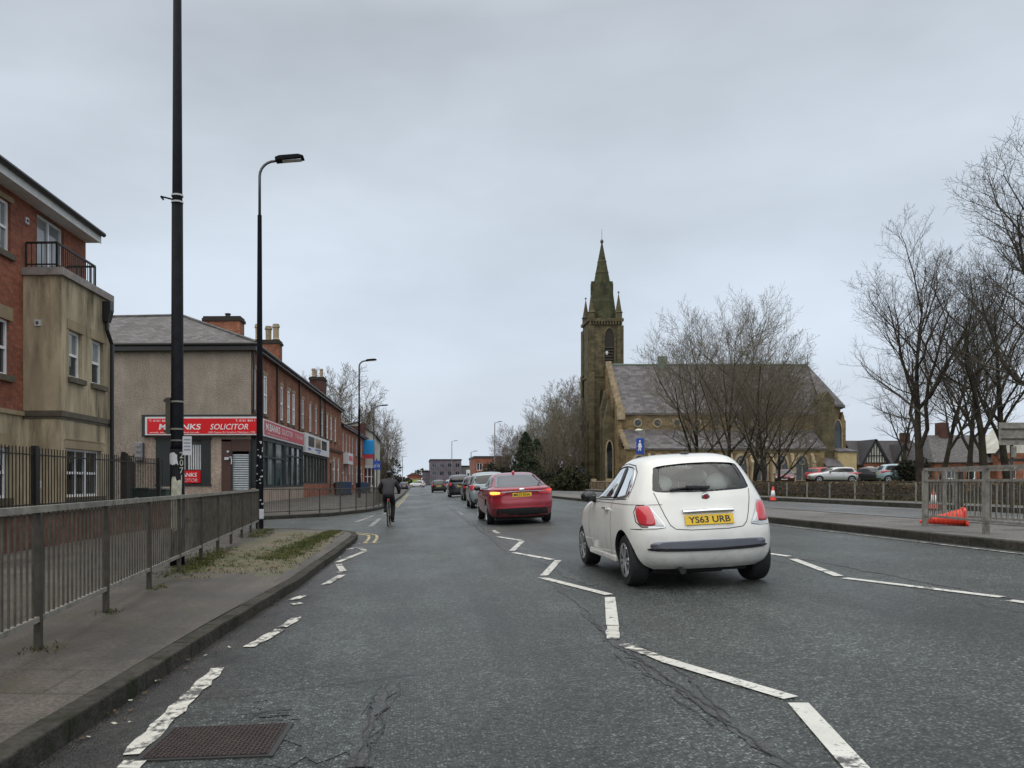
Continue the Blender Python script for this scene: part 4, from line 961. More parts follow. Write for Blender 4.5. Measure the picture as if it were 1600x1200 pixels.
# red fascia boards round the corner
fxs = .42
mb = MB(); mb.box(-4.82,.40,-.36,-.10,3.48,4.32); gs = mb.build('gable_sign', M['offwhite'], t)
mb = MB(); mb.box(-4.72,.36,-.372,-.361,3.54,4.24); rp = mb.build('red_panel', M['red'], gs)
yl = -.375
lettering('M.BANKS', M['white'], rp, (-3.2,yl,3.86), (R(90),0,0), width=1.95, height=.27, bold=.02, shear=.12)
lettering('SOLICITOR', M['white'], rp, (-.92,yl,3.86), (R(90),0,0), width=1.76, height=.26, bold=.008, shear=.22)
lettering('T: 0161 864', M['white'], rp, (-4.2,yl,4.14), (R(90),0,0), width=.86, height=.1); lettering('T: 0161 864 1', M['white'], rp, (-.18,yl,4.14), (R(90),0,0), width=.9, height=.1)
lettering('email: mbanks@solicitor.co.uk', M['white'], rp, (-3.45,yl,3.6), (R(90),0,0), width=2.3, height=.09, bold=.01); lettering('1082 Chester Rd, Stretford, Manchester, M32', M['white'], rp, (-.8,yl,3.6), (R(90),0,0), width=2.15, height=.09)
mb = MB(); mb.box(-5.0,-4.83,-.3,-.02,3.4,4.3); mb.box(-5.0,.42,-.34,-.02,4.322,4.42); mb.build('sign_flashing', M['darkboard'], t)
mb = MB(); mb.box(.10,.42,.7,12.1,3.5,4.32); fs = mb.build('street_sign', M['offwhite'], t)
mb = MB(); mb.box(.421,.432,.9,11.95,3.58,4.26); rp = mb.build('red_panel', M['redside'], fs)
lettering('M.BANKS', M['white'], rp, (.437,2.9,3.98), (R(90),0,R(90)), width=3.4, height=.36, bold=.02); lettering('SOLICITOR', M['white'], rp, (.437,6.6,3.98), (R(90),0,R(90)), width=3.1, height=.3); lettering('T: 0161 864', M['white'], rp, (.437,10.2,3.98), (R(90),0,R(90)), width=2.4, height=.24)
lettering('1082 Chester Rd, Stretford', M['white'], rp, (.437,4.0,3.67), (R(90),0,R(90)), width=5.2, height=.09)
mb = MB(); mb.box(.0,.36,.0,12.2,.2,1.05); mb.build('stall_riser', M['pebble2'], t)
mb = MB()
for y in (.0,2.0,3.9,6.1,6.5,8.2,9.9,11.5,12.0): mb.box(.0,.34,y,y+.16,1.05,3.5)
mb.box(.0,.34,.0,12.2,3.3,3.5); mb.box(.0,.37,.0,12.2,1.05,1.14); mb.box(.06,.345,.1,6.2,2.5,2.58); mb.box(.06,.345,6.5,11.9,2.75,2.83); sf = mb.build('shopfront', M['darkboard'], t)
mb = MB(); mb.box(.10,.26,.1,12.1,1.1,3.4); mb.build('pane', M['pane_shop'], sf)
mb = MB()
for y in (.35,.75,2.4,2.9,7.2,8.7,10.4): mb.box(.262,.268,y,y+.35,1.2,2.45)
mb.build('curtain', M['pane_light'], sf)

# second house with white board
w2 = 11.2
up = [(1.4,2.2,4.72,6.6),(4.4,5.2,4.72,6.6),(6.9,7.7,4.72,6.6),(9.9,10.7,4.72,6.6)]
t = terrace('brick terraced house over a shop with a white picture board, second from the corner', 12.3, w2, up, cat='shop house')
for i, o in enumerate(up): sash(t, o, ('pane','pane_light','pane','pane_light')[i], frame=M['offwhite'])
mb = MB(); mb.tube([(.07,.2,7.7),(.07,.2,3.4)], .05, 8); mb.tube([(.07,8.9,7.7),(.07,8.9,3.4)], .05, 8); mb.build('downpipe', M['black'], t)
mb = MB(); mb.box(.10,.42,.3,11.0,3.2,4.42); ws = mb.build('shop_board', M['offwhite'], t)
for y0, col in ((1.4,'darkmetal'),(4.3,'pot'),(7.2,'trousers')):
    mb = MB(); mb.box(.421,.43,y0,y0+2.4,3.62,4.26); pp = mb.build('picture_panel', M[col], ws)
    mb = MB(); rr = random.Random(int(y0*10))
    for i in range(7): a = y0+.1+i*.3; mb.box(.431,.434,a,a+.2,3.66,3.66+rr.uniform(.15,.5))
    mb.build('picture_detail', M[('trim','brown','galvdark')[int(y0)%3]], pp)
mb = MB(); mb.box(.421,.43,4.3,6.7,3.44,3.55); mb.box(.421,.43,5.2,6.3,3.30,3.38); mb.box(.421,.43,1.2,2.4,3.40,3.50); mb.build('blue_caption', M['bluesign'], ws)
mb = MB(); mb.box(0,.32,.1,11.1,.2,1.2); mb.build('stall_riser', M['brick'], t)
mb = MB()
for y in (.1,1.4,2.7,4.0,5.3,6.6,7.9,9.2,10.9): mb.box(0,.3,y,y+.14,1.2,3.2)
mb.box(0,.32,.1,11.1,1.2,1.3); mb.box(0,.3,.1,11.1,3.05,3.2); sf = mb.build('shopfront', M['galvdark'], t)
mb = MB(); mb.box(.08,.2,.2,11.0,1.25,3.1); mb.build('pane', M['pane_shop'], sf)
mb = MB()
for y in (.7,2.0,3.2,4.6,5.9,7.2,8.5,9.7): mb.box(.202,.208,y,y+.28,1.35,3.0)
mb.build('curtain', M['pane_light'], sf)
# third house
w3 = 10.6
up = [(1.4,2.2,4.72,6.55),(3.6,4.4,4.72,6.55),(6.2,7.0,4.72,6.55)]; lo = [(1.0,2.2,1.2,3.2),(3.2,4.1,.35,2.9),(5.0,6.4,1.2,3.2),(8.0,9.2,1.2,3.2)]
t = terrace('last tall brick house of the terrace with white upstairs windows and no shopfront', 23.5, w3, up, lower=lo, cat='house')
for o in up: sash(t, o, 'pane_light')
for o in lo: window(t,'x+',0,o,.05,fw=.1,trans=(.6,),sill=.14 if o[2] > 1 else None,lint=.22,frame=M['brown'] if o[2] < 1 else None,pane=M['pane_shop'],w=False,name='window' if o[2] > 1 else 'front_door')
mb = MB(); mb.box(.02,.1,0,w3,3.85,4.05); mb.build('string_course', M['brick_dark'], t)
mb = MB(); mb.tube([(.08,.1,7.7),(.08,.1,.4)], .05, 8); mb.build('downpipe', M['black'], t)
chimney(t, -1.6, 7.5, 1.2, 1.6, 7.8, 10.2, [(-1.9,6.9,.7),(-1.3,7.4,.75),(-1.9,8.0,.7),(-1.4,8.2,.6)])
# lower row beyond
def lowrow(label, u0, w, shade, sign=False):
    up = [(1.0,1.8,4.1,5.7),(3.4,4.2,4.1,5.7),(6.2,7.0,4.1,5.7),(8.8,9.6,4.1,5.7)]; lo = [(.8,2.2,1.1,2.9),(3.3,4.3,.3,2.7),(6.0,7.4,1.1,2.9),(8.8,9.8,1.1,2.9)]
    t = terrace(label, u0, w, up, lower=lo, ze=6.6, zr=8.5, depth=8, wall_m='brick', roof_m='redtile')
    for o in up: window(t,'x+',0,o,.045,fw=.1,trans=(.5,),sill=.12,lint=.2,pane=M[shade],w=False,frame=M['offwhite'])
    for o in lo: window(t,'x+',0,o,.05,fw=.1,trans=(.6,),sill=.12 if o[2] > 1 else None,lint=.2,pane=M['pane_shop'],w=False,name='window' if o[2] > 1 else 'front_door',frame=M['offwhite'])
    mb = MB(); mb.box(.27,.31,0,w,6.42,6.56); mb.build('fascia', M['offwhite'], t)
    if sign:
        mb = MB(); mb.box(.05,.5,1.0,5.2,3.0,4.0); s = mb.build('shop_board', M['offwhite'], t)
        mb = MB(); mb.box(.501,.508,1.5,4.6,3.3,3.75); mb.build('board_lettering', M['redside'], s)
    return t
lowrow('lower brick house with a small white shop board over its door', 34.15, 11.6, 'pane', True)
lowrow('lower brick house with pale upstairs windows beside the white gabled building', 45.8, 11.6, 'pane_light')
# white gabled building that closes the row
t = thing('gabled_house', 'pale painted house with sloping gable and brown bay window beyond the brick row', 'house', (-6.5,95,.2))
mb = MB(); mb.add([(-14,95,-.2),(-4.85,95,-.2),(-4.85,95,6.9),(-6.9,95,8.4),(-9.4,95,8.4),(-14,95,7.0)], [(0,1,2,3,4,5)]); mb.box(-14,-4.86,95.02,108,-.2,6.85); mb.build('wall', M['whitewall'], t, w=True)
mb = MB(); mb.box(-6.62,-6.0,94.2,95.2,3.2,8.3); mb.box(-14,-6.62,94.6,94.99,.0,8.0); mb.build('brick_corner', M['brick_dark'], t, w=True)
mb = MB(); mb.slab([(-4.6,94.7,6.85),(-4.6,108,6.85),(-6.9,108,8.55),(-6.9,94.7,8.55)], .12); mb.slab([(-6.9,94.7,8.55),(-6.9,108,8.55),(-14.2,108,7.0),(-14.2,94.7,7.0)], .12); mb.build('roof', M['tile'], t, w=True)
mb = MB(); mb.box(-6.5,-4.8,93.9,95,-.2,.95); mb.box(-6.6,-4.7,93.8,95,3.0,3.35)
for x in (-6.5,-5.75,-5.3,-4.88): mb.box(x,x+.12,93.95,94.2,.95,3.0)
mb.box(-6.5,-4.78,93.97,94.15,1.95,2.05); sf = mb.build('bay_window', M['upvc'], t, w=True)
mb = MB(); mb.box(-6.45,-4.85,94.1,94.3,.95,3.0); mb.build('pane', M['brown'], sf)
t = thing('shop_sign', 'bright blue projecting sign on the pale gabled house', 'sign', (-5.1,92.0,4.2))
mb = MB(); mb.box(-.9,.3,-.1,.1,.35,2.0); pn = mb.build('panel', M['cyan'], t, bevel=.05)
mb = MB(); mb.box(-.9,.2,-.11,.11,-.15,.33); mb.build('lower_panel', M['redside'], t); mb = MB(); mb.bar((0,0,1.8),(0,3,2.0),.06); mb.bar((0,0,.5),(0,3,.4),.06); mb.build('bracket', M['darkmetal'], t)

# ---- far end of the road
def block(name, label, cat, x0,x1,y0,y1,z1, wm, win, rm, rows, cols, pm='pane', grp=None, pitched=0, side=None):
    t = thing(name, label, cat, ((x0+x1)/2,y0,0), group=grp)
    ops = []
    for r in range(rows):
        for c in range(cols):
            cw = (x1-x0)/cols; ch = (z1-.6)/rows; a = x0+cw*(c+.5); ops.append((a-cw*.28,a+cw*.28,.9+ch*r,.9+ch*r+ch*.55))
    mb = MB(); wall(mb,'y-',y0,x0,x1,-.4,z1,ops,.2); mb.box(x0,x1,y0+.25,y1,-.4,z1-.01); mb.build('wall', M[wm], t, w=True)
    for o in ops: window(t,'y-',y0,o,.15,fw=.1,trans=(),mull=(.5,),pane=M[pm],frame=M[win])
    mb = MB()
    if pitched: mb.prism([(x0-.4,z1),(x1+.4,z1),((x0+x1)/2,z1+pitched)], 'Y', y0-.3, y1)
    else: mb.box(x0-.2,x1+.2,y0-.2,y1,z1,z1+.5)
    mb.build('roof', M[rm], t, w=True); return t
dark_block = plain('charcoal_cladding', (.12,.10,.115), .7, var=.3, scale=.4)
M['cladding'] = dark_block; M['greyclad'] = plain('grey_cladding', (.16,.155,.15), .7, var=.2)
block('apartment_block', 'dark charcoal four storey block closing the view at the end of the road', 'apartment block', 5.4,17.0,300,330,9.6,'cladding','trim','soot',3,4)
block('warehouse', 'low grey flat-roofed building right of the dark block at the road end', 'building', 17.2,26.2,310,330,7.4,'greyclad','trim','soot',1,3)
block('apartment_block', 'red brick flats with pale end bay beyond the queue of cars', 'apartment block', 15.0,22.6,205,225,7.6,'brick','upvc','tile',2,3)
block('house', 'distant reddish house left of the dark block at the road end', 'house', -3.6,2.2,330,345,4.2,'brick','upvc','redtile',1,2,pitched=1.2)
block('house', 'distant grey house tucked beside the dark block', 'house', 2.6,5.2,320,335,5.6,'cladding','trim','soot',2,2)
t = thing('hoarding', 'yellow and green hoarding with an orange band at the far end of the road', 'hoarding', (-1.2,240,.2))
mb = MB(); mb.box(-2.0,2.6,-.1,.1,-.2,2.0); mb.build('board', plain('lime_board', (.32,.42,.10), .5), t)
mb = MB(); mb.box(-1.4,2.4,-.12,-.101,.1,.95); mb.build('orange_band', plain('orange_band', (.6,.26,.03), .5), t)
# phone kiosk / white totem by the flats
t = thing('totem_sign', 'slim white totem sign beside the distant red flats', 'sign', (12.4,190,.3))
mb = MB(); mb.box(-.45,.45,-.15,.15,-.3,4.0); pn = mb.build('panel', M['offwhite'], t, bevel=.05); mb = MB(); mb.box(-.25,.25,-.17,-.151,2.4,3.2); mb.build('dark_symbol', M['darkmetal'], pn)
for i, (px, yy, h, lab) in enumerate(((706,170,10,'thin distant lamp post in front of the dark block'),(736,150,7,'short distant pale post left of the red flats'),(773,130,11,'distant lamp post against the right-hand trees, beyond the red car'),(629,210,8,'far lamp post at the left of the road end'),(614,160,7,'far pale post above the cyclist'))):
    x = (px-650)/1250*yy; t = thing('lamp_post', lab, 'lamp post', (x,yy,.2), group='distant lamp posts'); mb = MB(); mb.tube([(0,0,-.4),(0,0,h-.2)], [.11,.07], 8); mb.build('column', M['galv'], t)
    mb = MB(); mb.bar((0,0,h-.2),(.8,0,h),.08); mb.box(.6,1.2,-.12,.12,h-.03,h+.07); mb.build('lantern', M['galv'], t)
# ------------------------------------------------------------------ the church
t = thing('church', 'gothic sandstone church with tall mossy spire, slate nave roof and arched aisle windows', 'church', (40,108,.9))
Z0 = .6
def arch_poly(cx, w, z0, zs, za, n=6):     # pointed arch outline
    h = w/2; pts = [(cx-h,z0),(cx+h,z0),(cx+h,zs)]
    for i in range(1, n): f = i/n; pts.append((cx+h*(1-f**1.6), zs+(za-zs)*math.sin(f*math.pi/2)**.9 if f < 1 else za))
    pts.append((cx,za))
    for i in range(n-1, 0, -1): f = i/n; pts.append((cx-h*(1-f**1.6), zs+(za-zs)*math.sin(f*math.pi/2)**.9))
    pts.append((cx-h,zs)); return pts
def gothic(root, cx, y, w, z0, zs, za, lights=2, stone='stone_pale', name='arched_window', facing='y', glass='pane'):
    outer = arch_poly(cx, w*1.35, z0-.05, zs, za+w*.22); inner = arch_poly(cx, w, z0, zs, za)
    n = len(outer); P = (lambda u,v,d: (u,d,v)) if facing == 'y' else (lambda u,v,d: (d,u,v))
    mb = MB(); vs = [P(u,v,y-.14) for u,v in outer]+[P(u,v,y-.14) for u,v in inner]+[P(u,v,y+.0) for u,v in outer]+[P(u,v,y-.02) for u,v in inner]
    fs = []
    for i in range(n):
        j = (i+1)%n; fs += [(i,j,n+j,n+i),(i,2*n+i,2*n+j,j),(n+i,n+j,3*n+j,3*n+i)]
    mb.add(vs, fs); f_ = mb.build(name, M[stone], root, w=True)
    mb = MB(); mb.add([P(u,v,y-.02) for u,v in inner], [tuple(range(n))]); mb.build('pane', M[glass], f_)
    mb = MB()
    for k in range(1, lights):
        a = cx-w/2+w*k/lights; b = P(a-.05,z0,y-.10); c = P(a+.05,zs+.1,y-.022)
        mb.box(min(b[0],c[0]),max(b[0],c[0]),min(b[1],c[1]),max(b[1],c[1]),b[2],c[2])
    if lights > 1:
        r = w*.24; pts = [P(cx+r*math.cos(R(30*i)), zs+(za-zs)*.42+r*math.sin(R(30*i)), y-.07) for i in range(13)]; mb.tube(pts, .05, 5)
    if mb.v: mb.build('tracery', M[stone], f_)
    return f_
# nave and aisle
XW, XE = 26.9, 52.6
mb = MB(); mb.box(XW+.3,XE+2,106.5,119.5,Z0,10.6); mb.build('nave_wall', M['stone'], t, w=True)
mb = MB(); mb.box(XW+.2,XE,103,106.48,Z0,5.75); mb.build('aisle_wall', M['stone'], t, w=True)
mb = MB(); mb.slab([(XW+.1,102.7,5.72),(XE+.15,102.7,5.72),(XE+.15,106.5,8.35),(XW+.1,106.5,8.35)], .18); mb.build('aisle_roof', M['churchslate'], t, w=True)
zr = 17.9; ze = 10.55; ym = 113
mb = MB(); A = (XW+.4,106.2,ze); Bq = (XE+2.6,106.2,ze+.9); Cq = (55.3,ym,zr); D = (XW+.4,ym,zr)
mb.slab([A,(XE+.5,106.2,ze),(54.0,106.6,ze+.6),Cq,D], .2); mb.slab([D,Cq,(55,119.8,ze),(XW+.4,119.8,ze)], .2); mb.build('nave_roof', M['churchslate'], t, w=True)
mb = MB(); mb.tube([(XW+.4,ym,zr+.05),(55.3,ym,zr+.05)], .14, 6); mb.lathe([(.12,zr),(.2,zr+.3),(.06,zr+.6),(.05,zr+1.6)], (55.3,ym,0), 8); mb.box(34.2,35.4,ym-.4,ym+.4,zr-.6,zr+1.2); mb.build('ridge_crest', plain('green_copper', (.16,.22,.18), .7), t, w=True)
mb = MB(); mb.box(XW+.3,XE+.6,106.28,106.5,ze-.28,ze-.05); mb.box(XW+.2,XE,102.8,103,5.45,5.62); mb.build('eaves_course', M['stone_pale'], t, w=True)
# west gable parapet with kneelers
mb = MB(); mb.prism([(105.9,Z0),(120,Z0),(120,10.9),(113,18.3),(106.0,10.9)], 'X', XW-.1, XW+.45); mb.build('west_gable', M['stone'], t, w=True)
mb = MB()
for i in range(12):
    f = i/12; y = 106.0+7*f; z = 10.9+7.4*f; mb.box(XW-.15,XW+.55,y,y+.6,z+.0,z+.66)
mb.box(XW-.2,XW+.6,105.2,106.3,9.6,11.2); mb.build('gable_coping', M['stone_pale'], t, w=True)
mb = MB()
for i in range(6): f = i/6; mb.box(XW-.05,XW+.5,102.6+3.8*f,103.2+3.8*f,5.6+2.7*f,6.1+2.7*f)
mb.build('aisle_coping', M['stone_pale'], t, w=True)
for cx in [28.7+2.62*i for i in range(9)]:
    gothic(t, cx, 103, 1.5, 1.6, 3.4, 4.75)
mb = MB()
for cx in [30.0+2.62*i for i in range(9)]:
    mb.prism([(102.2,Z0),(103,Z0),(103,5.1),(102.75,4.8),(102.5,4.2),(102.2,3.9)], 'X', cx-.2, cx+.2)
mb.build('aisle_buttresses', M['stone_pale'], t, w=True)
for cx in [29.5+2.62*i for i in range(8)]:
    mb = MB(); pts = [(cx+.62*math.cos(R(30*k)), 9.25+.62*math.sin(R(30*k))) for k in range(12)]; mb.prism(pts, 'Y', 106.40, 106.49); rw = mb.build('clerestory_window', M['stone_pale'], t, w=True)
    mb = MB(); pts = [(cx+.42*math.cos(R(30*k)), 9.25+.42*math.sin(R(30*k))) for k in range(12)]; mb.prism(pts, 'Y', 106.38, 106.41); mb.build('pane', M['pane'], rw)
# chancel / apse
def octo(cx, cy, r, n=8, a0=22.5): return [(cx+r*math.cos(R(a0+360*i/n)), cy+r*math.sin(R(a0+360*i/n))) for i in range(n)]
ap = [(53.4,106.9),(55.4,106.4),(57.4,108.2),(58.3,111),(58.3,115),(57.4,118),(53.4,119.4)]
mb = MB(); mb.prism([(x,y) for x,y in ap], 'Z', Z0, 11.8); mb.build('apse_wall', M['stone'], t, w=True)
mb = MB(); pk = Cq; e = [(53.6,106.0,11.7),(55.6,105.9,11.7),(57.9,107.9,11.7),(58.8,111,11.7),(58.8,115,11.7),(57.9,118.3,11.7),(53.6,119.9,11.7)]
for a, b in zip(e[:-1], e[1:]): mb.add([a,b,pk,(a[0],a[1],a[2]-.3),(b[0],b[1],b[2]-.3)], [(0,1,2),(0,3,4,1)])
mb.build('apse_roof', M['churchslate'], t, w=True)
mb = MB()
for x, y in ((53.6,106.6),(57.3,107.9),(58.3,111),(58.3,114.8)): mb.box(x-.35,x+.35,y-.6,y+.2,Z0,9.6); mb.prism([(x-.3,9.6),(x+.3,9.6),(x,10.8)], 'Y', y-.5, y+.2)
mb.build('apse_buttresses', M['stone'], t, w=True)
gothic(t, 56.3, 106.9, 1.0, 4.5, 8.0, 9.6, 1)
mb = MB(); mb.box(53.0,54.6,104.4,106.8,Z0,12.2); mb.prism([(53.0,12.2),(54.6,12.2),(53.8,13.2)], 'Y', 104.4, 106.8); mb.build('stair_turret', M['stone_dark'], t, w=True)
mb = MB(); mb.box(54.61,57.0,103.5,106.3,Z0,5.4); mb.box(52.62,54.6,102.4,104.39,Z0,3.4); mb.build('vestry_wall', plain('new_pale_sandstone', (.46,.36,.19), .85, var=.2, scale=.9), t, w=True)
mb = MB(); mb.slab([(54.5,103.3,5.4),(57.2,103.3,5.4),(57.2,106.4,5.9),(54.5,106.4,5.9)], .15); mb.slab([(52.5,102.2,3.4),(54.7,102.2,3.4),(54.7,104.39,4.6),(52.5,104.39,4.6)], .15); mb.build('vestry_roof', M['churchslate'], t, w=True)
# tower
TX0, TX1, TY0, TY1 = 24.65, 29.2, 113.6, 118.2; tcx, tcy = (TX0+TX1)/2, (TY0+TY1)/2
mb = MB(); mb.box(TX0,TX1,TY0,TY1,Z0,24.2); tw = mb.build('tower', M['stone_dark'], t, w=True)
mb = MB()
for x in (TX0,TX1):
    for y in (TY0,TY1):
        sx = -1 if x == TX0 else 1; sy = -1 if y == TY0 else 1
        for z1, d in ((10,.5),(17,.32),(23.6,.16)):
            mb.box(min(x,x+sx*d),max(x,x+sx*d),y-.45+(-sy*.2),y+.45-sy*.2,Z0,z1); mb.box(x-.45-sx*.2,x+.45-sx*.2,min(y,y+sy*d),max(y,y+sy*d),Z0,z1-.01)
mb.build('tower_buttresses', M['stone_dark'], t, w=True)
mb = MB(); mb.box(TX0-.25,TX1+.25,TY0-.25,TY1+.25,24.2,24.6); mb.build('tower_cornice', M['stone_dark'], t, w=True)
mb = MB(); mb.box(TX0-.15,TX1+.15,TY0-.15,TY1+.15,16.3,16.6); mb.build('tower_string_course', M['stone_dark'], t, w=True)
mb = MB()
for i in range(12):
    x = TX0-.02+i*.4; mb.box(x,x+.2,TY0-.3,TY0-.002,23.7,24.19)
mb.build('corbel_table', M['stone_dark'], t, w=True)
bf = gothic(t, tcx+.5, TY0, 1.35, 16.9, 21.6, 23.2, 1, 'stone_dark', 'belfry_opening', glass='soot')
mb = MB()
for i in range(9):
    z = 17.1+i*.42; mb.rbox((tcx+.5,TY0-.09,z), (.62,.1,.03), Matrix.Rotation(R(35),3,'X'))
mb.build('louvres', M['galvdark'], bf)
mb = MB(); mb.ball((tcx+.15,TY0-.13,19.7), (.2,.05,.3)); mb.build('broken_louvre', M['offwhite'], bf)
gothic(t, tcx-.6, TY0, .5, 12.5, 13.8, 14.5, 1, 'stone_dark', glass='soot')
# octagon stage and spire
def frus(mb, r0, z0, r1, z1, n=8): 
    a = octo(tcx,tcy,r0,n); b = octo(tcx,tcy,r1,n)
    vs = [(*p,z0) for p in a]+[(*p,z1) for p in b]; mb.add(vs, [(i,(i+1)%n,n+(i+1)%n,n+i) for i in range(n)]+[tuple(reversed(range(n))), tuple(range(n,2*n))])
mb = MB(); frus(mb,2.15,24.6,1.42,30.0); mb.build('spire_lower_stage', M['spire'], t, w=True)
mb = MB()
for k in range(4):
    a = R(90*k-90); cx = tcx+1.28*math.cos(a); cy = tcy+1.28*math.sin(a); Mx = Matrix.Rotation(a,3,'Z')
    mb.rbox((cx,cy,28.9), (.3,.3,1.2), Mx); mb.rbox((cx,cy,30.2), (.26,.2,.22), Mx)
mb.build('lucarne_gables', M['spire'], t, w=True)
mb = MB()
for k in range(4):
    a = R(90*k-90); cx = tcx+1.585*math.cos(a); cy = tcy+1.585*math.sin(a); mb.rbox((cx,cy,28.9), (.02,.17,.8), Matrix.Rotation(a,3,'Z'))
mb.build('lucarne_opening', M['soot'], t, w=True)
mb = MB(); frus(mb,1.28,29.7,.09,36.0); mb.build('spire', M['spire'], t, w=True)
mb = MB(); frus(mb,.97,31.6,.94,31.75); frus(mb,.68,33.2,.65,33.35); mb.build('spire_bands', M['stone_dark'], t, w=True)
mb = MB(); mb.lathe([(.1,35.9),(.24,36.1),(.24,36.3),(.08,36.5),(.03,36.6),(.025,38.0)], (tcx,tcy,0), 8); mb.build('finial', M['stone_dark'], t, w=True)
for x, y in ((TX0+.35,TY0+.35),(TX1-.35,TY0+.35),(TX0+.35,TY1-.35),(TX1-.35,TY1-.35)):
    mb = MB(); n = 8; vs = []
    for r, z in ((.5,24.6),(.5,25.4),(.62,25.5),(.44,25.7)): vs += [(x+r*math.cos(R(45*i+22)), y+r*math.sin(R(45*i+22)), z) for i in range(n)]
    vs.append((x,y,28.4)); fs = []
    for q in range(3): fs += [(q*n+i,q*n+(i+1)%n,(q+1)*n+(i+1)%n,(q+1)*n+i) for i in range(n)]
    fs += [(3*n+i,3*n+(i+1)%n,4*n) for i in range(n)]; mb.add(vs, fs); mb.ball((x,y,28.4), .14); mb.build('pinnacle', M['stone_dark'], t, w=True)
# west porch gables seen in front of the tower foot
mb = MB()
for y, x0, x1, z1, zp in ((108.0,25.4,26.8,9.5,12.6),(110.5,25.6,26.8,11.5,14.2)):
    mb.box(x0,x1-.01,y,y+1.0,Z0,z1); mb.prism([(x0,z1),(x1,z1),((x0+x1)/2,zp)], 'Y', y, y+1.0)
mb.build('west_buttresses', M['stone_dark'], t, w=True)
gothic(t, 26.1, 108.0, .8, 1.5, 5.5, 6.9, 1, 'stone_pale')
# ---- half-timbered lodge and neighbour
t = thing('lodge_house', 'black and white half-timbered gabled lodge between the light blue car and tree trunks', 'house', (70,120,.9))
zb = .6
mb = MB(); mb.box(66.6,76.5,120.4,128,zb,4.2); mb.box(66.6,70.0,119,120.4,zb,4.2); mb.box(71.5,74.2,119.4,120.4,zb,4.4); mb.build('brick_wall', M['brick_old'], t, w=True)
mb = MB(); mb.prism([(66.6,4.2),(70.0,4.2),(68.3,7.4)], 'Y', 119.0, 122); mb.prism([(71.7,4.4),(74.0,4.4),(72.85,6.8)], 'Y', 119.4, 122); mb.build('plaster_gable', M['whitewall'], t, w=True)
mb = MB()
def tim(a, b, y, w=.16): mb.bar((a[0],y,a[1]),(b[0],y,b[1]),w,.1)
y = 118.95; tim((66.5,4.25),(70.1,4.25),y,.25); tim((67.3,5.3),(69.3,5.3),y)
for i in range(8): x = 66.95+i*.39; top = 4.2+3.1*(1-abs(x-68.3)/1.7); tim((x,4.3),(x,top),y,.1)
y = 119.35; tim((71.6,4.45),(74.1,4.45),y,.22)
for i in range(5): x = 72.05+i*.4; top = 4.4+2.3*(1-abs(x-72.85)/1.15); tim((x,4.5),(x,top),y,.1)
mb.build('timber_frame', M['black'], t, w=True)
mb = MB(); mb.bar((66.2,118.8,3.9),(68.3,118.8,7.7),.12,.35); mb.bar((70.4,118.8,3.9),(68.3,118.8,7.7),.12,.35); mb.bar((71.4,119.2,4.1),(72.85,119.2,7.1),.12,.3); mb.bar((74.3,119.2,4.1),(72.85,119.2,7.1),.12,.3); mb.build('barge_boards', M['black'], t, w=True)
mb = MB()
mb.slab([(66.0,119.4,4.0),(77,119.4,4.0),(77,124,7.8),(66.4,124,7.8)], .15); mb.slab([(66.4,124,7.8),(77,124,7.8),(77,128.4,4.0),(66,128.4,4.0)], .15)
mb.slab([(66.2,118.8,3.95),(66.2,123.8,3.95),(68.3,123.8,7.75),(68.3,118.8,7.75)], .12); mb.slab([(70.4,118.8,3.95),(68.3,118.8,7.75),(68.3,123.8,7.75),(70.4,123.8,3.95)], .12)
mb.slab([(71.4,119.2,4.2),(71.4,123.8,4.2),(72.85,123.8,7.1),(72.85,119.2,7.1)], .1); mb.slab([(74.3,119.2,4.2),(72.85,119.2,7.1),(72.85,123.8,7.1),(74.3,123.8,4.2)], .1)
mb.build('roof', M['tile'], t, w=True)
mb = MB(); mb.box(75.2,76.3,123.5,124.5,6.5,9.0); mb.build('chimney', M['brick_dark'], t, w=True)
for o in ((67.0,68.0,2.2,3.7),(68.6,69.6,2.2,3.7)): window(t,'y-',118.9,o,.02,fw=.12,mull=(.5,),trans=(.6,))
for o in ((72.1,72.8,1.6,3.9),(73.1,73.8,1.6,3.9)): window(t,'y-',119.3,o,.02,fw=.12,trans=(.5,))
mb = MB(); mb.slab([(69.6,117.6,2.9),(71.9,117.6,2.9),(71.9,120,4.4),(70.2,120,4.4)], .15); mb.build('porch_roof', M['tile'], t, w=True)
t = thing('house', 'red brick house with steep grey roof behind the right-hand tree trunks', 'house', (78,112,.9))
mb = MB(); mb.box(72.6,90,112,121,zb,4.3); mb.box(80.5,86.5,110.6,112,zb,5.4); mb.build('brick_wall', M['brick_old'], t, w=True)
mb = MB(); mb.slab([(72.2,111.6,4.2),(90.4,111.6,4.2),(88,116.5,8.2),(74.5,116.5,8.2)], .15); mb.slab([(74.5,116.5,8.2),(88,116.5,8.2),(90.4,121.4,4.2),(72.2,121.4,4.2)], .15); mb.slab([(72.2,111.6,4.2),(74.5,116.5,8.2),(72.2,121.4,4.2)], .15); mb.build('roof', M['slate'], t, w=True)
mb = MB(); mb.prism([(80.3,5.4),(86.7,5.4),(83.5,9.0)], 'Y', 110.6, 116); mb.build('plaster_gable', M['whitewall'], t, w=True)
mb = MB(); mb.bar((79.9,110.4,5.0),(83.5,110.4,9.3),.14,.4); mb.bar((87.1,110.4,5.0),(83.5,110.4,9.3),.14,.4); mb.box(80.5,86.5,110.5,110.6,4.3,4.6); mb.build('barge_boards', M['black'], t, w=True)
for o in ((81.2,82.8,1.8,3.6),(84,85.6,1.8,3.6),(74.2,75.4,1.8,3.4),(77,78.2,1.8,3.4)): window(t,'y-',110.5 if o[0] > 80 else 111.9,o,.02,fw=.12,mull=(.5,),trans=())
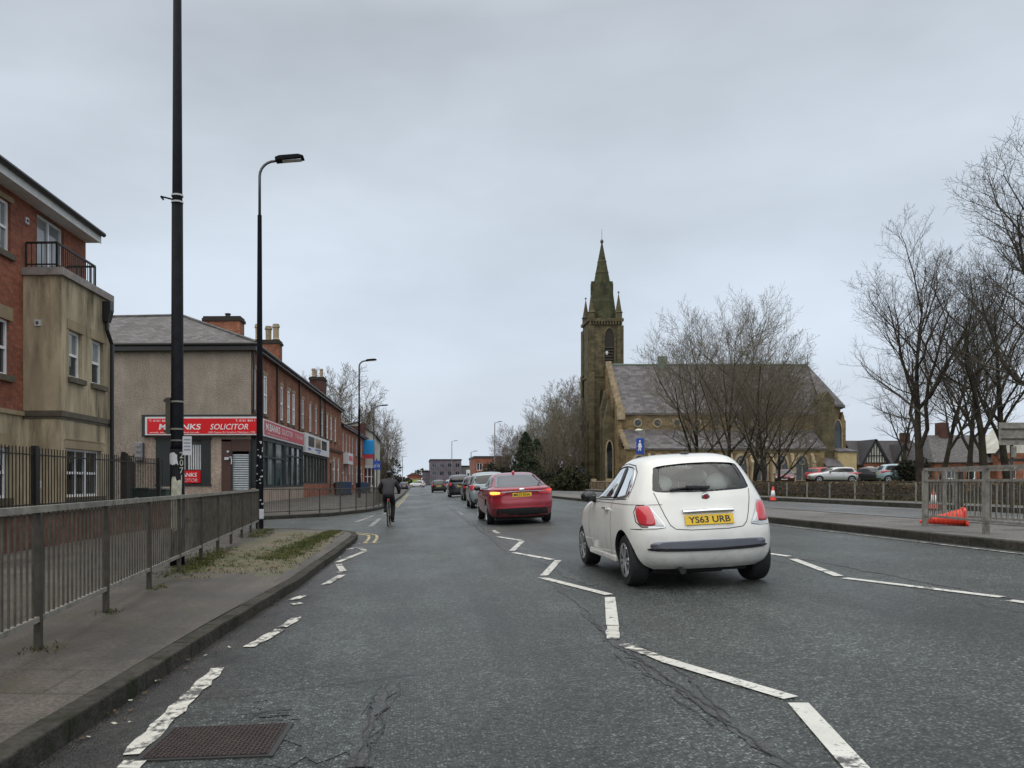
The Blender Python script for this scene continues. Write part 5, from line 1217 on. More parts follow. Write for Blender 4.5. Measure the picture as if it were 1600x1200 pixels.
mb = MB(); mb.box(76,77.2,115.9,117.2,7,10); mb.build('chimney', M['brick_dark'], t, w=True)
# ------------------------------------------------------------------ trees
def rot_about(v, axis, a): return Matrix.Rotation(a, 3, axis) @ v
def grow(seed, h, r0, cnt=(9,6,5,4), ratio=(.62,.55,.5,.45), ang=(38,42,45,48), trop=.10, wig=.10, lean=(0,0), fork=.28, sides=(8,5,4,3,3), rmin=.006, droop=0):
    """a bare winter tree: (trunk and limbs, twigs) as two meshes"""
    rr = random.Random(seed); trunk = MB(); crown = MB(); UP = Vector((0,0,1))
    def br(p, d, L, r, lev):
        n = (8,6,5,4,3)[lev]; pts = [p]; rad = [r]; dirs = [d]; pp = p
        for i in range(n):
            d = (d+Vector((rr.gauss(0,1),rr.gauss(0,1),rr.gauss(0,.7)))*wig*(1 if lev else .35)+UP*(trop if lev < 4 else trop-droop)).normalized()
            pp = pp+d*(L/n); pts.append(pp); dirs.append(d); rad.append(max(rmin*.6, r*(1-(i+1)/n*(.72 if lev else .9))))
        (trunk if lev < 2 else crown).tube(pts, rad, sides[lev], cap=(lev == 0))
        if lev >= len(cnt): return
        k = cnt[lev]; az = rr.uniform(0, 6.28); lo = fork if lev == 0 else .18
        for j in range(k):
            t = lo+(1-lo)*(j+rr.uniform(.1,.9))/k; f = t*n; i = min(n-1, int(f)); q = pts[i].lerp(pts[i+1], f-i); dd = dirs[i+1]
            az += 2.4+rr.uniform(-.5,.5)
            a = dd.cross(Vector((.3,.8,.1))).normalized(); a = rot_about(a, dd, az)
            nd = rot_about(dd, a, R(ang[lev]*rr.uniform(.65,1.3)))
            rl = rad[i]*.5+rad[i+1]*.5
            br(q, nd, L*ratio[lev]*(1.15-.55*t)*rr.uniform(.75,1.2), max(rmin, rl*rr.uniform(.5,.68) if lev else max(rl*rr.uniform(.5,.75), r*.2)), lev+1)
    br(Vector((0,0,-.4)), Vector((lean[0],lean[1],1)).normalized(), h*.72, r0, 0)
    return trunk, crown
def tree(name, label, loc, proto, mats, sc=1.0, rz=0.0, group=None):
    t = thing(name, label, 'tree', loc, (0,0,rz), group); t.scale = (sc,sc,sc)
    for nm, me, m in (('trunk', proto[0], mats[0]), ('crown', proto[1], mats[1])):
        if isinstance(me, MB): raise ValueError
        o = bpy.data.objects.new(nm, me.copy()); o.data.materials.clear(); o.data.materials.append(M[m]); COL.objects.link(o); o.parent = t
    return t
def proto(*a, **k):
    out = []
    for mb in grow(*a, **k):
        me = bpy.data.meshes.new('tree_mesh'); me.from_pydata(mb.v, [], mb.f); me.polygons.foreach_set('use_smooth', [True]*len(mb.f)); out.append(me)
    return out
TA = [proto(21, 14.5, .2, (13,10,8,6), (.74,.58,.5,.45), (46,42,42,45), .09, .09, fork=.12, rmin=.009),
      proto(22, 14.5, .2, (14,10,8,6), (.78,.58,.5,.45), (44,42,42,45), .10, .08, fork=.10, rmin=.009),
      proto(23, 13.5, .2, (13,10,8,6), (.74,.58,.5,.45), (48,42,42,45), .08, .10, fork=.12, rmin=.009)]
TB = [proto(31, 17, .28, (11,9,7,6), (.6,.56,.5,.45), (38,40,42,45), .09, .12, (-.10,0), .26, rmin=.0075),
      proto(32, 16, .27, (11,9,7,6), (.62,.56,.52,.45), (40,42,45,48), .08, .13, (-.32,0), .26, rmin=.0075),
      proto(33, 17.5, .26, (12,9,7,6), (.58,.56,.5,.45), (36,40,42,46), .10, .11, (-.14,.05), .24, rmin=.0075)]
TD = [proto(41, 14, .2, (11,8,7,5), trop=.12, rmin=.017, fork=.12), proto(42, 14, .18, (12,8,6,5), (.6,.56,.52,.5), (42,42,45,45), .09, .12, fork=.1, rmin=.017), proto(43, 13, .16, (12,8,7,5), (.55,.5,.5,.5), (30,34,40,45), .16, .08, fork=.1, rmin=.017)]
# cluster before the church
G = 'bare trees standing before the church'
for i, (px, Y, k, sc, rz, lab) in enumerate(((1090,62,0,.96,.4,'bare spreading tree at the left of the cluster, over the white hatchback roof'),
      (1140,58,1,.94,2.0,'bare multi-limbed tree before the church aisle, second from the cluster left'),
      (1178,66,2,1.02,1.0,'bare tree behind the church cluster, its trunk between two arched windows'),
      (1196,55,2,.74,3.6,'bare leaning tree nearest the red parked car, right of the church cluster'),
      (1216,68,0,.74,5.1,'slender bare tree at the right end of the church cluster'))):
    x = (px-650)/F*Y; tree('bare_tree', lab, (x,Y,terrain(x,Y)), TA[k], ('bark_dark','twig'), sc, rz, G)
# tall trees on the right
G = 'tall bare trees along the right side'
for px, Y, k, sc, rz, lab in ((1441,42,0,.84,.0,'tall dark bare tree with leaning trunk right of the light blue car'),
      (1546,40,1,.80,.3,'tall bare tree leaning strongly left over the red brick house'),
      (1578,45,2,.84,.2,'straight tall bare tree behind the road sign back'),
      (1655,33,0,.96,1.2,'huge bare tree reaching into the right picture edge'),
      (1470,60,2,.82,2.2,'bare tree further back behind the leaning trunks'),
      (1515,64,0,.86,4.0,'bare tree standing furthest back before the brick house'),
      (1405,78,1,.8,3.3,'smaller bare tree beside the half-timbered lodge'),
      (1710,48,1,1.1,4.4,'bare tree at the far right, only its left branches in view')):
    x = (px-650)/F*Y; tree('bare_tree', lab, (x,Y,terrain(x,Y)-.1), TB[k], ('bark_dark','twig_dark'), sc, rz, G)
# copse left of the church
G = 'bare trees of the roadside copse'
rr = random.Random(9)
cop = [(810,130,0,.8,'twig'),(830,122,2,.85,'twig_pale'),(858,142,1,1.25,'twig_pale'),(886,146,0,1.4,'twig_red'),(782,150,0,.75,'twig_red'),(800,140,1,.85,'twig_red'),(818,150,2,.95,'twig_pale'),(838,132,0,1.0,'twig_pale'),(850,118,1,.85,'twig_pale'),(868,135,2,1.15,'twig_pale'),(880,112,0,.95,'twig'),(893,128,1,1.15,'twig_pale'),(905,116,2,1.1,'twig_pale'),(912,140,0,1.45,'twig_red'),(927,150,1,1.4,'twig_pale'),(790,120,2,.55,'twig'),(861,100,0,.68,'twig'),(897,98,2,.75,'twig')]
lab = ['brownish bare tree between the reddish trees and the tallest fir','pale bare tree in front of the firs','pale bare tree rising high in the copse centre','high reddish bare tree in the copse, its top above its neighbours','small reddish bare tree at the far left end of the copse','reddish bare tree left of the dark fir','bare pale tree rising just right of the dark fir','pale bare tree in the middle of the copse behind the fir','short pale bare tree right of the second fir','tall pale bare tree in the right half of the copse','brownish bare tree low in the right half of the copse','tall pale bare tree left of the church tower','pale bare tree touching the tower side','tallest reddish bare tree rising behind the copse by the tower','tall pale bare tree partly behind the church tower','low dense bare thorn at the left foot of the copse','low bare thorn tree in front of the copse centre','low bare tree near the blue notice board']
for (px,Y,k,sc,m), l_ in zip(cop, lab):
    x = (px-650)/F*Y; tree('bare_tree', l_, (x,Y,terrain(x,Y)), TD[k], ('bark',m), sc, rr.uniform(0,6), G)
# left side trees
G = 'bare trees behind the terrace'
for px, Y, k, sc, m, l_ in ((512,112,0,1.3,'twig','large bare tree rising behind the terrace roof chimneys'),(548,118,1,1.28,'twig','bare tree behind the lower brick row, right of the last chimney'),(575,125,2,1.15,'twig','bare tree behind the pale gabled house'),(596,135,1,1.05,'twig','bare tree overhanging the pavement beyond the blue sign'),(604,150,0,.95,'twig_red','bare tree at the right end of the left-hand row, far down the road'),(598,118,2,.6,'twig','low bare tree behind the cycle route sign'),(611,175,1,.7,'twig_red','smallest far bare tree on the left of the road end')):
    x = (px-650)/F*Y; tree('bare_tree', l_, (x,Y,0), TD[k], ('bark',m), sc, rr.uniform(0,6), G)
# leafy things
def leaf_cloud(mb, fn, n, s, rr, m=0):
    for _ in range(n):
        p = fn(); a = Vector((rr.gauss(0,1),rr.gauss(0,1),rr.gauss(0,1))).normalized(); b = a.cross(Vector((rr.gauss(0,1),rr.gauss(0,1),rr.gauss(0,1)))).normalized(); q = s*rr.uniform(.5,1.3); c = Vector(p)
        mb.add([c-a*q, c+b*q*.5, c+a*q, c-b*q*.5], [(0,1,2,3)], m)
def fir(label, loc, h, w, seed, m='fir'):
    t = thing('fir_tree', label, 'tree', loc, group='dark firs in the copse'); rr = random.Random(seed)
    mb = MB(); mb.tube([(0,0,-.3),(0,0,h*.95)], [.16,.03], 6); mb.build('trunk', M['bark_dark'], t)
    mb = MB()
    def f():
        z = rr.random()**1.2; tier = .72+.28*((z*9) % 1); r = w*min(1,(1-z)*1.7)**.6*min(1,.55+z*1.6)*.8*tier*math.sqrt(rr.uniform(.15,1)); a = rr.uniform(0,6.28); return (r*math.cos(a), r*math.sin(a), .6+z*(h-.6)-r*.25)
    leaf_cloud(mb, f, 4200, .2, rr); mb.build('crown', M[m], t)
for px, Y, h, w, l_ in ((821,112,8.6,2.9,'taller dark fir at the left of the copse'),(839,108,7.4,2.8,'second dark fir, just right of the tallest one'),(829,128,8.2,3.4,'broad dark fir between and behind the other two'),(853,122,8.2,3.4,'dark ivy-clad fir in the middle of the copse')):
    x = (px-650)/F*Y; fir(l_, (x,Y,terrain(x,Y)), h, w, int(px))
def shrub(name, label, cat, loc, r, n, s, m, seed, group=None):
    t = thing(name, label, cat, loc, group=group); rr = random.Random(seed); mb = MB()
    cl = [(rr.uniform(-.6,.6)*r[0], rr.uniform(-.6,.6)*r[1], rr.uniform(.25,.7)*r[2], rr.uniform(.3,.55)) for _ in range(9)]
    def f():
        c = rr.choice(cl); v = Vector((rr.gauss(0,1),rr.gauss(0,1),rr.gauss(0,1))).normalized()*rr.uniform(.5,1)**.5*c[3]
        return (c[0]+v.x*r[0], c[1]+v.y*r[1], max(.02, c[2]+v.z*r[2]*.8))
    leaf_cloud(mb, f, n, s, rr); mb.build('foliage', M[m], t)
    mb = MB()
    for k in range(12):
        a = rr.uniform(0,6.28); q = rr.uniform(.2,.7); mb.tube([(0,0,-.2),(q*r[0]*.5*math.cos(a),q*r[1]*.5*math.sin(a),r[2]*.5),(q*r[0]*math.cos(a),q*r[1]*math.sin(a),r[2]*rr.uniform(.7,1.05))], [.03,.02,.008], 4)
    mb.build('stems', M['bark_dark'], t)
G = 'shrubs under the copse'
for px, Y, r, m, l_ in ((780,125,(2.6,2,4.6),'darkshrub','dark shrub at the left end of the copse by the flats'),(800,115,(2.6,2,4.4),'darkshrub','broad dark shrub behind the red fastback roof'),(825,104,(2.4,2,3.6),'shrub','olive shrub under the two firs'),(850,98,(2.6,2,3.4),'darkshrub','dark shrub right of the red fastback'),(872,94,(2.4,2,3.0),'shrub','olive shrub in the right half of the copse foot'),(893,92,(2.2,2,3.2),'shrub','greenish ivy-covered shrub beside the blue notice board'),(912,100,(1.8,2,3.0),'darkshrub','dark shrub at the foot of the church tower'),(876,122,(4.5,2.5,5.2),'shrub','tall olive thicket filling the copse behind the blue notice board'),(902,126,(4,2.5,5.6),'darkshrub','tall dark thicket in the copse right beside the tower'),(812,135,(5,2.5,5.0),'shrub','tall olive thicket behind the tallest fir'),(786,146,(4,2.5,5.2),'darkshrub','tall dark thicket at the far left of the copse by the flats'),(799,150,(4,2.5,6.0),'shrub','tall olive thicket behind the reddish bare trees'),(862,118,(4.5,2.5,4.6),'darkshrub','wide dark thicket in the copse behind the second fir'),(846,128,(4.5,2.5,5.4),'shrub','tall olive thicket in the copse centre behind the firs')):
    x = (px-650)/F*Y; shrub('shrub', l_, 'shrub', (x,Y,terrain(x,Y)), r, 2600, .17, m, int(px), G)
x = (1430-650)/F*72; shrub('shrub', 'dark rounded shrub at the nose of the light blue car', 'shrub', (x,72,terrain(x,72)), (1.5,1.4,2.5), 2600, .13, 'darkshrub', 77)
x = (1010-650)/F*85; shrub('shrub', 'dark shrub against the church west corner, behind the cream lantern sign', 'shrub', (x,85,terrain(x,85)), (3.2,1.6,3.2), 3000, .16, 'darkshrub', 78)
x = (1060-650)/F*80; shrub('shrub', 'wide dark shrub before the church aisle, over the white hatchback roof', 'shrub', (x,80,terrain(x,80)), (4.2,1.6,2.6), 3600, .16, 'darkshrub', 79)
x = (602-650)/F*140; shrub('shrub', 'dark ivy thicket beyond the pale gabled house', 'shrub', (x,140,0), (3.2,3,5.2), 3200, .22, 'darkshrub', 80)
x = (622-650)/F*230; shrub('shrub', 'far dark thicket left of the road end', 'shrub', (x,230,0), (5,3,3.2), 2400, .3, 'darkshrub', 81)
# low clipped hedge along the church ground, and its stone wall further on
t = thing('hedge', 'low brown clipped hedge before the parked church cars', 'hedge', (30,44,.5)); rr = random.Random(6); mb = MB()
def hf():
    u = rr.random(); x = 22.6+.5*rr.uniform(-1,1)*1.0; y = 24+46*u; return (x, y, rr.uniform(.5,1.34)+.05*math.sin(y*1.7)+rr.uniform(-.05,.05))
leaf_cloud(mb, hf, 16000, .07, rr); mb.build('foliage', M['hedge'], t, w=True)
mb = MB(); mb.box(22.3,22.9,24,70,.4,1.2); mb.build('branch_core', M['twig_dark'], t, w=True)
t = thing('boundary_wall', 'low pale stone boundary wall before the copse, left of the church', 'wall', (21.8,90,.5))
mb = MB(); mb.box(21.55,21.95,70,150,.3,1.35); mb.build('stone_courses', M['stone'], t, w=True)
mb = MB(); mb.box(21.5,22.0,70,150,1.352,1.5); mb.build('coping', M['stone_pale'], t, w=True)
for y in (74,82,90,98,108,120):
    mb = MB(); mb.box(21.45,22.05,y-.3,y+.3,.3,1.75); mb.build('pier', M['stone_pale'], t, w=True)
# far masses that read as one
mb = MB(); rr = random.Random(8)
def wf(): a = rr.random(); return (-160+330*a, 480+60*rr.random(), rr.random()**.7*(6+3*math.sin(a*40)+2*math.sin(a*93)))
leaf_cloud(mb, wf, 9000, .9, rr); tag(mb.build('distant_treeline', M['shrub']), kind='stuff')
mb = MB()
def gf(): return (21.4+rr.random()**2*14, rr.uniform(12,60), 0)
for _ in range(9000):
    x,y,_z = gf(); z = terrain(x,y); a = rr.uniform(0,6.28); h = rr.uniform(.08,.22); w = .02
    mb.add([(x-w*math.sin(a),y+w*math.cos(a),z),(x+w*math.sin(a),y-w*math.cos(a),z),(x+h*.5*math.cos(a),y+h*.5*math.sin(a),z+h)], [(0,1,2)])
tag(mb.build('bank_grass', M['blade']), kind='stuff')
# church ground
mb = MB(); mb.add([(30,72,terrain(30,72)+.03),(75,72,terrain(60,72)+.03),(75,102,terrain(60,100)+.03),(36,102,terrain(36,100)+.03)], [(0,1,2,3)]); tag(mb.build('car_park', M['yard']), kind='structure')
# ------------------------------------------------------------------ cars
def catmull(rows, k):
    out = []; n = len(rows)
    for i in range(n-1):
        p0, p1, p2, p3 = rows[max(0,i-1)], rows[i], rows[i+1], rows[min(n-1,i+2)]
        for s in range(k):
            t = s/k; o = []
            for a, b, c, d in zip(p0, p1, p2, p3):
                m1 = (c-a)/2; m2 = (d-b)/2
                lo, hi = min(b,c), max(b,c)
                v = b*(2*t**3-3*t**2+1)+m1*(t**3-2*t**2+t)+c*(-2*t**3+3*t**2)+m2*(t**3-t**2)
                o.append(v)
            out.append(o)
    out.append(list(rows[-1])); return out
def shell(layers, k=5, na=88, inset=0.0):
    """stack of plan outlines: (z, rear y, front y, half width, rear corner depth, front corner depth, ...)"""
    L = catmull(layers, k); vs = []; fs = []; q = 18; ms = 14; na = 4*q+2*ms
    for row in L:
        z, yr, yf, w, cr, cf = row[:6]
        yr += inset; yf -= inset; w = max(.02, w-inset); hl = max(.02, (yf-yr)/2)
        cr = min(cr, hl*.98); cf = min(cf, hl*.98); nr, nf = 2.9, 2.5; pts = []
        for j in range(q):      # front right: side -> nose
            t = R(90)*j/q; pts.append((w*math.cos(t)**(2/nf), yf-cf+cf*math.sin(t)**(2/nf)))
        for j in range(q):      # nose -> front left
            t = R(90)*(1-j/q); pts.append((-w*math.cos(t)**(2/nf), yf-cf+cf*math.sin(t)**(2/nf)))
        for j in range(ms): f = j/ms; pts.append((-w, (yf-cf)+((yr+cr)-(yf-cf))*f))
        for j in range(q): t = R(90)*j/q; pts.append((-w*math.cos(t)**(2/nr), yr+cr-cr*math.sin(t)**(2/nr)))
        for j in range(q): t = R(90)*(1-j/q); pts.append((w*math.cos(t)**(2/nr), yr+cr-cr*math.sin(t)**(2/nr)))
        for j in range(ms): f = j/ms; pts.append((w, (yr+cr)+((yf-cf)-(yr+cr))*f))
        for x, y in pts: vs.append((x*(1-.035*((y-(yr+yf)/2)/hl)**2), y, z))
    m = len(L)
    for i in range(m-1):
        for j in range(na):
            j2 = (j+1)%na; fs.append((i*na+j, i*na+j2, (i+1)*na+j2, (i+1)*na+j))
    b = len(vs); z0 = L[0]; vs.append((0,(z0[1]+z0[2])/2,z0[0])); z1 = L[-1]; vs.append((0,(z1[1]+z1[2])/2,z1[0]))
    for j in range(na): fs.append((b,(j+1)%na,j)); fs.append((b+1,(m-1)*na+j,(m-1)*na+(j+1)%na))
    return vs, fs
def smooth_poly(pts, k=6):
    n = len(pts); o = []
    for i in range(n):
        p0,p1,p2,p3 = pts[i-1],pts[i],pts[(i+1)%n],pts[(i+2)%n]
        for s in range(k):
            t = s/k; o.append(tuple(.5*((2*b)+(c-a)*t+(2*a-5*b+4*c-d)*t*t+(-a+3*b-3*c+d)*t**3) for a,b,c,d in zip(p0,p1,p2,p3)))
    return o
class Body:
    def __init__(s, layers, k=5): s.vs, s.fs = shell(layers, k); s.bvh = BVHTree.FromPolygons([Vector(v) for v in s.vs], s.fs)
    def cast(s, u, v, ax):
        if ax == 'rear': o, d = Vector((u,-6,v)), Vector((0,1,0))
        elif ax == 'front': o, d = Vector((u,9,v)), Vector((0,-1,0))
        elif ax == 'left': o, d = Vector((-4,u,v)), Vector((1,0,0))
        elif ax == 'right': o, d = Vector((4,u,v)), Vector((-1,0,0))
        else: o, d = Vector((u,v,5)), Vector((0,0,-1))
        h = s.bvh.ray_cast(o, d)
        if h[0] is None: return None
        n = h[1]
        if n.dot(d) > 0: n = -n
        return h[0], n
    def panel(s, name, outline, ax, off, mat, parent, k=5, rings=6, edge=.012, smooth=True, bulge=0.0):
        P = smooth_poly(outline, k) if k > 1 else list(outline); n = len(P)
        cx = sum(p[0] for p in P)/n; cy = sum(p[1] for p in P)/n; mb = MB(); last = None
        for r in range(rings+1):
            f = r/rings
            for p in P:
                h = s.cast(cx+(p[0]-cx)*f, cy+(p[1]-cy)*f, ax)
                if h is None: h = last
                last = h; q = h[0]+h[1]*(off+bulge*(1-f*f)); mb.v.append(tuple(q))
        for p in P:      # edge turned back into the body
            h = s.cast(p[0], p[1], ax) or last; mb.v.append(tuple(h[0]+h[1]*(off-edge)))
        for r in range(rings+1):
            for i in range(n): j = (i+1)%n; mb.f.append([r*n+i, r*n+j, (r+1)*n+j, (r+1)*n+i]); mb.m.append(0)
        o = mb.build(name, mat, parent, smooth=False)
        if smooth: o.data.polygons.foreach_set('use_smooth', [i < rings*n for i in range(len(o.data.polygons))])
        return o
    def line(s, name, pts, ax, w, mat, parent, off=.002, step=.03):
        P = dense([(*p,0) for p in pts], step); mb = MB(); prev = None; q = []
        for p in P:
            h = s.cast(p[0], p[1], ax)
            if h: q.append((h[0]+h[1]*off, h[1]))
        for i, (c, nrm) in enumerate(q):
            a = q[max(0,i-1)][0]; b = q[min(len(q)-1,i+1)][0]; t = (b-a)
            if t.length < 1e-6: t = Vector((0,0,1))
            sd = t.normalized().cross(nrm)*w/2; mb.v += [tuple(c-sd), tuple(c+sd)]
        for i in range(len(q)-1): mb.f.append([2*i,2*i+1,2*i+3,2*i+2]); mb.m.append(0)
        return mb.build(name, mat, parent)
def wheel(parent, x, y, r, w, side, spokes=10, rim='alloy'):
    mb = MB(); rr_ = r*.66
    prof = [(rr_,-w/2*side),(r*.93,-w/2*side),(r*.985,-w*.40*side),(r,-w*.25*side),(r,w*.25*side),(r*.985,w*.40*side),(r*.93,w/2*side),(rr_,w/2*side)]
    mb.lathe(prof, (0,0,0), 36, axis='X'); ty = mb.build('wheel', M['rubber'], parent, smooth=False); ty.location = (x,y,r)
    mb = MB(); xo = w/2*side
    mb.lathe([(rr_*1.02,xo*.98),(rr_*1.02,xo*1.03),(rr_*.94,xo*1.03),(rr_*.92,xo*.7),(rr_*.90,xo*.62)], (0,0,0), 32, axis='X')
    rm = mb.build('rim_back', M['darkmetal'], ty)
    mb = MB()
    n = 32; vs = []
    for rad in (rr_*1.03, rr_*.9):
        for j in range(n): t = 2*math.pi*j/n; vs.append((xo*1.06, rad*math.cos(t), rad*math.sin(t)))
    for j in range(n): t = 2*math.pi*j/n; vs.append((xo*.8, rr_*.9*math.cos(t), rr_*.9*math.sin(t)))
    mb.add(vs, [(j,(j+1)%n,n+(j+1)%n,n+j) for j in range(n)]+[(n+j,n+(j+1)%n,2*n+(j+1)%n,2*n+j) for j in range(n)])
    for k in range(spokes):
        a = 2*math.pi*k/spokes; b = a+R(7)*(1 if k%2 else -1)
        mb.bar((xo*.98,rr_*.16*math.cos(a),rr_*.16*math.sin(a)), (xo*1.02,rr_*.93*math.cos(b),rr_*.93*math.sin(b)), rr_*.11, .03)
    mb.lathe([(rr_*.2,xo*.9),(rr_*.2,xo*1.05),(rr_*.1,xo*1.1)], (0,0,0), 14, axis='X')
    mb.build('rim', M[rim], ty)
    return ty
def cut(obj, cutters):
    for c in cutters:
        md = obj.modifiers.new('cut', 'BOOLEAN'); md.operation = 'DIFFERENCE'; md.solver = 'EXACT'; md.object = c
        try: md.material_mode = 'TRANSFER'
        except Exception: pass
    bake(obj)
    for c in cutters: bpy.data.objects.remove(c)
def finish_body(o, angle=32):
    me = o.data; me.polygons.foreach_set('use_smooth', [True]*len(me.polygons))
    try: me.set_sharp_from_angle(angle=R(angle))
    except Exception: pass
def plate_on(parent, x, y, z, txt, tilt=0, yellow=True, w=.52, h=.111, facing=-1):
    mb = MB(); mb.box(-w/2,w/2,-.006,.006,-h/2,h/2); p = mb.build('number_plate', M['plate'] if yellow else M['offwhite'], parent, bevel=.004); p.location = (x,y,z); p.rotation_euler = (tilt,0,0 if facing < 0 else math.pi)
    if txt: lettering(txt, M['plate_black'], p, (0,-.0075,0), (R(90),0,0), width=w*.86, height=h*.66, bold=.022)
    return p

def corner(nr, nf): return (max(.30, .62-.035*(nr-3)), max(.5, 1.0-.1*(nf-2.5)))    # squarer plans have shallower corners
def make_car(spec):
    L = [(*r[:4], *corner(r[4],r[5])) for r in spec['layers']]; t = thing(spec['name'], spec['label'], 'car', spec['loc'], spec.get('rot',(0,0,0)), spec.get('group'))
    B = Body(L); paint = spec['paint']; hollow = spec.get('hollow'); wb = spec['wheelbase']; r = spec['wheel_r']; hw = spec['track']; tw = .2
    mb = MB(); mb.add(B.vs, B.fs)
    if hollow:
        v2, f2 = shell(L, 5, 88, .035); zmin, zmax = L[0][0], L[-1][0]
        v2 = [(x,y,zmin+.03+(z-zmin)*(zmax-zmin-.06)/(zmax-zmin)) for x,y,z in v2]
        mb.add(v2, [tuple(reversed(f)) for f in f2], 1)
    body = mb.build('body', [paint, M['interior']], t)
    cs = []
    for wy in (0, wb):
        for sx in (-1, 1):
            m2 = MB(); m2.lathe([(r+.055,sx*(hw-.30)),(r+.055,sx*(hw+.25))], (0,wy,r+.005), 32, axis='X')
            cs.append(m2.build('cutter', M['rubber'], t))
    if hollow:
        for ax, pts in spec['windows']:
            P = smooth_poly(pts, 6) if ax != 'front' else smooth_poly(pts, 6); m2 = MB()
            if ax == 'rear': m2.prism(P, 'Y', -3, .45)
            elif ax == 'front': m2.prism(P, 'Y', .9, 5)
            elif ax == 'left': m2.prism(P, 'X', -3, -.1)
            else: m2.prism(P, 'X', .1, 3)
            # keep normals outward
            o = m2.build('cutter', M['interior'], t); bm = bmesh.new(); bm.from_mesh(o.data); bmesh.ops.recalc_face_normals(bm, faces=bm.faces); bm.to_mesh(o.data); bm.free(); cs.append(o)
    for o in [body]+cs:
        bm = bmesh.new(); bm.from_mesh(o.data)
        if not (hollow and o is body): bmesh.ops.recalc_face_normals(bm, faces=bm.faces)
        bm.to_mesh(o.data); bm.free()
    cut(body, cs); finish_body(body)
    names = {'rear':'rear_window','left':'side_window','right':'side_window','front':'windscreen'}
    for ax, pts in spec['windows']:
        g = B.panel(names[ax], pts, ax, -.006 if hollow else .004, (M['glass'] if hollow else (M['rearglass'] if ax == 'rear' and spec.get('bright_rear') else M['carglass'])), t, k=6, rings=7, edge=.003 if hollow else .012)
    for wy in (0, wb):
        for sx in (-1, 1): wheel(t, sx*(hw-tw/2), wy, r, tw, sx, spec.get('spokes',10))
    # dark underside
    mb = MB(); mb.box(-hw+.25,hw-.25,L[0][1]+.25,L[0][2]-.2,.15,L[0][0]+.06); mb.build('underbody', M['rubber'], t)
    for ax, pts, mat, off, nm in spec.get('panels', ()):
        B.panel(nm, pts, ax, off, M[mat], t, k=spec.get('pk',4), edge=off+.01, bulge=.006 if 'lamp' in nm else 0)
    for ax, pts, w in spec.get('seams', ()): B.line('panel_gap', pts, ax, w, M['black'], t)
    for p in spec.get('plates', ()):
        h = B.cast(p[0], p[1], p[3]); tl = -math.atan2(h[1].z, abs(h[1].y)) if p[3] == 'rear' else 0
        plate_on(t, p[0], h[0].y-.012*(1 if p[3] == 'rear' else -1), p[1], p[2], tl if p[3] == 'rear' else 0, p[3] == 'rear', facing=-1 if p[3] == 'rear' else 1)
    for sx in (-1,1):     # door mirrors
        my, mz, mx_ = spec['mirror']; mb = MB(); mb.ball((sx*(mx_+.11),my,mz), (.105,.075,.075)); mb.bar((sx*(mx_-.03),my+.02,mz-.09),(sx*(mx_+.08),my,mz-.03),.05,.05)
        mm = mb.build('door_mirror', M['black'] if sx < 0 or not spec.get('mirror_paint') else paint, t, smooth=True); mb = MB(); mb.ball((sx*(mx_+.11),my-.045,mz), (.085,.035,.06)); mb.build('mirror_glass', M['carglass'], mm, smooth=True)
    return t, B, body
tilt = -math.atan(.05)

# --- white hatchback
A5, A4, A3 = 4.6, 3.4, 3.0
fl = [(.21,-.44,2.72,.735,5.6,3.2),(.27,-.525,2.86,.775,5.4,3.0),(.36,-.58,2.93,.80,5.0,2.9),(.48,-.60,2.96,.814,4.7,2.8),(.60,-.60,2.95,.816,4.5,2.8),(.70,-.58,2.91,.81,4.3,2.7),(.80,-.55,2.82,.797,4.2,2.6),(.88,-.525,2.62,.78,4.3,2.6),(.95,-.505,2.34,.758,4.5,2.6),(1.0,-.488,2.06,.736,4.8,2.7),(1.10,-.448,1.80,.692,5.2,3.0),(1.20,-.398,1.60,.648,5.4,3.2),(1.30,-.33,1.40,.602,5.4,3.2),(1.38,-.25,1.22,.555,5.0,3.2),(1.43,-.15,1.06,.50,4.4,3.0),(1.465,.04,.88,.40,3.4,2.8),(1.48,.25,.70,.25,2.6,2.6),(1.485,.40,.56,.10,2.2,2.2)]
side = [(.02,1.0),(-.03,1.13),(.02,1.26),(.15,1.335),(.48,1.365),(.8,1.345),(1.02,1.28),(1.25,1.17),(1.5,1.05),(1.60,.985),(1.2,.978),(.6,.982)]
rearw = [(-.50,1.06),(-.515,1.13),(-.475,1.28),(-.43,1.335),(-.2,1.358),(0,1.362),(.2,1.358),(.43,1.335),(.475,1.28),(.515,1.13),(.50,1.06),(.25,1.045),(0,1.04),(-.25,1.045)]
white = car_paint('cream_white_paint', (.80,.80,.765), 0, .3)
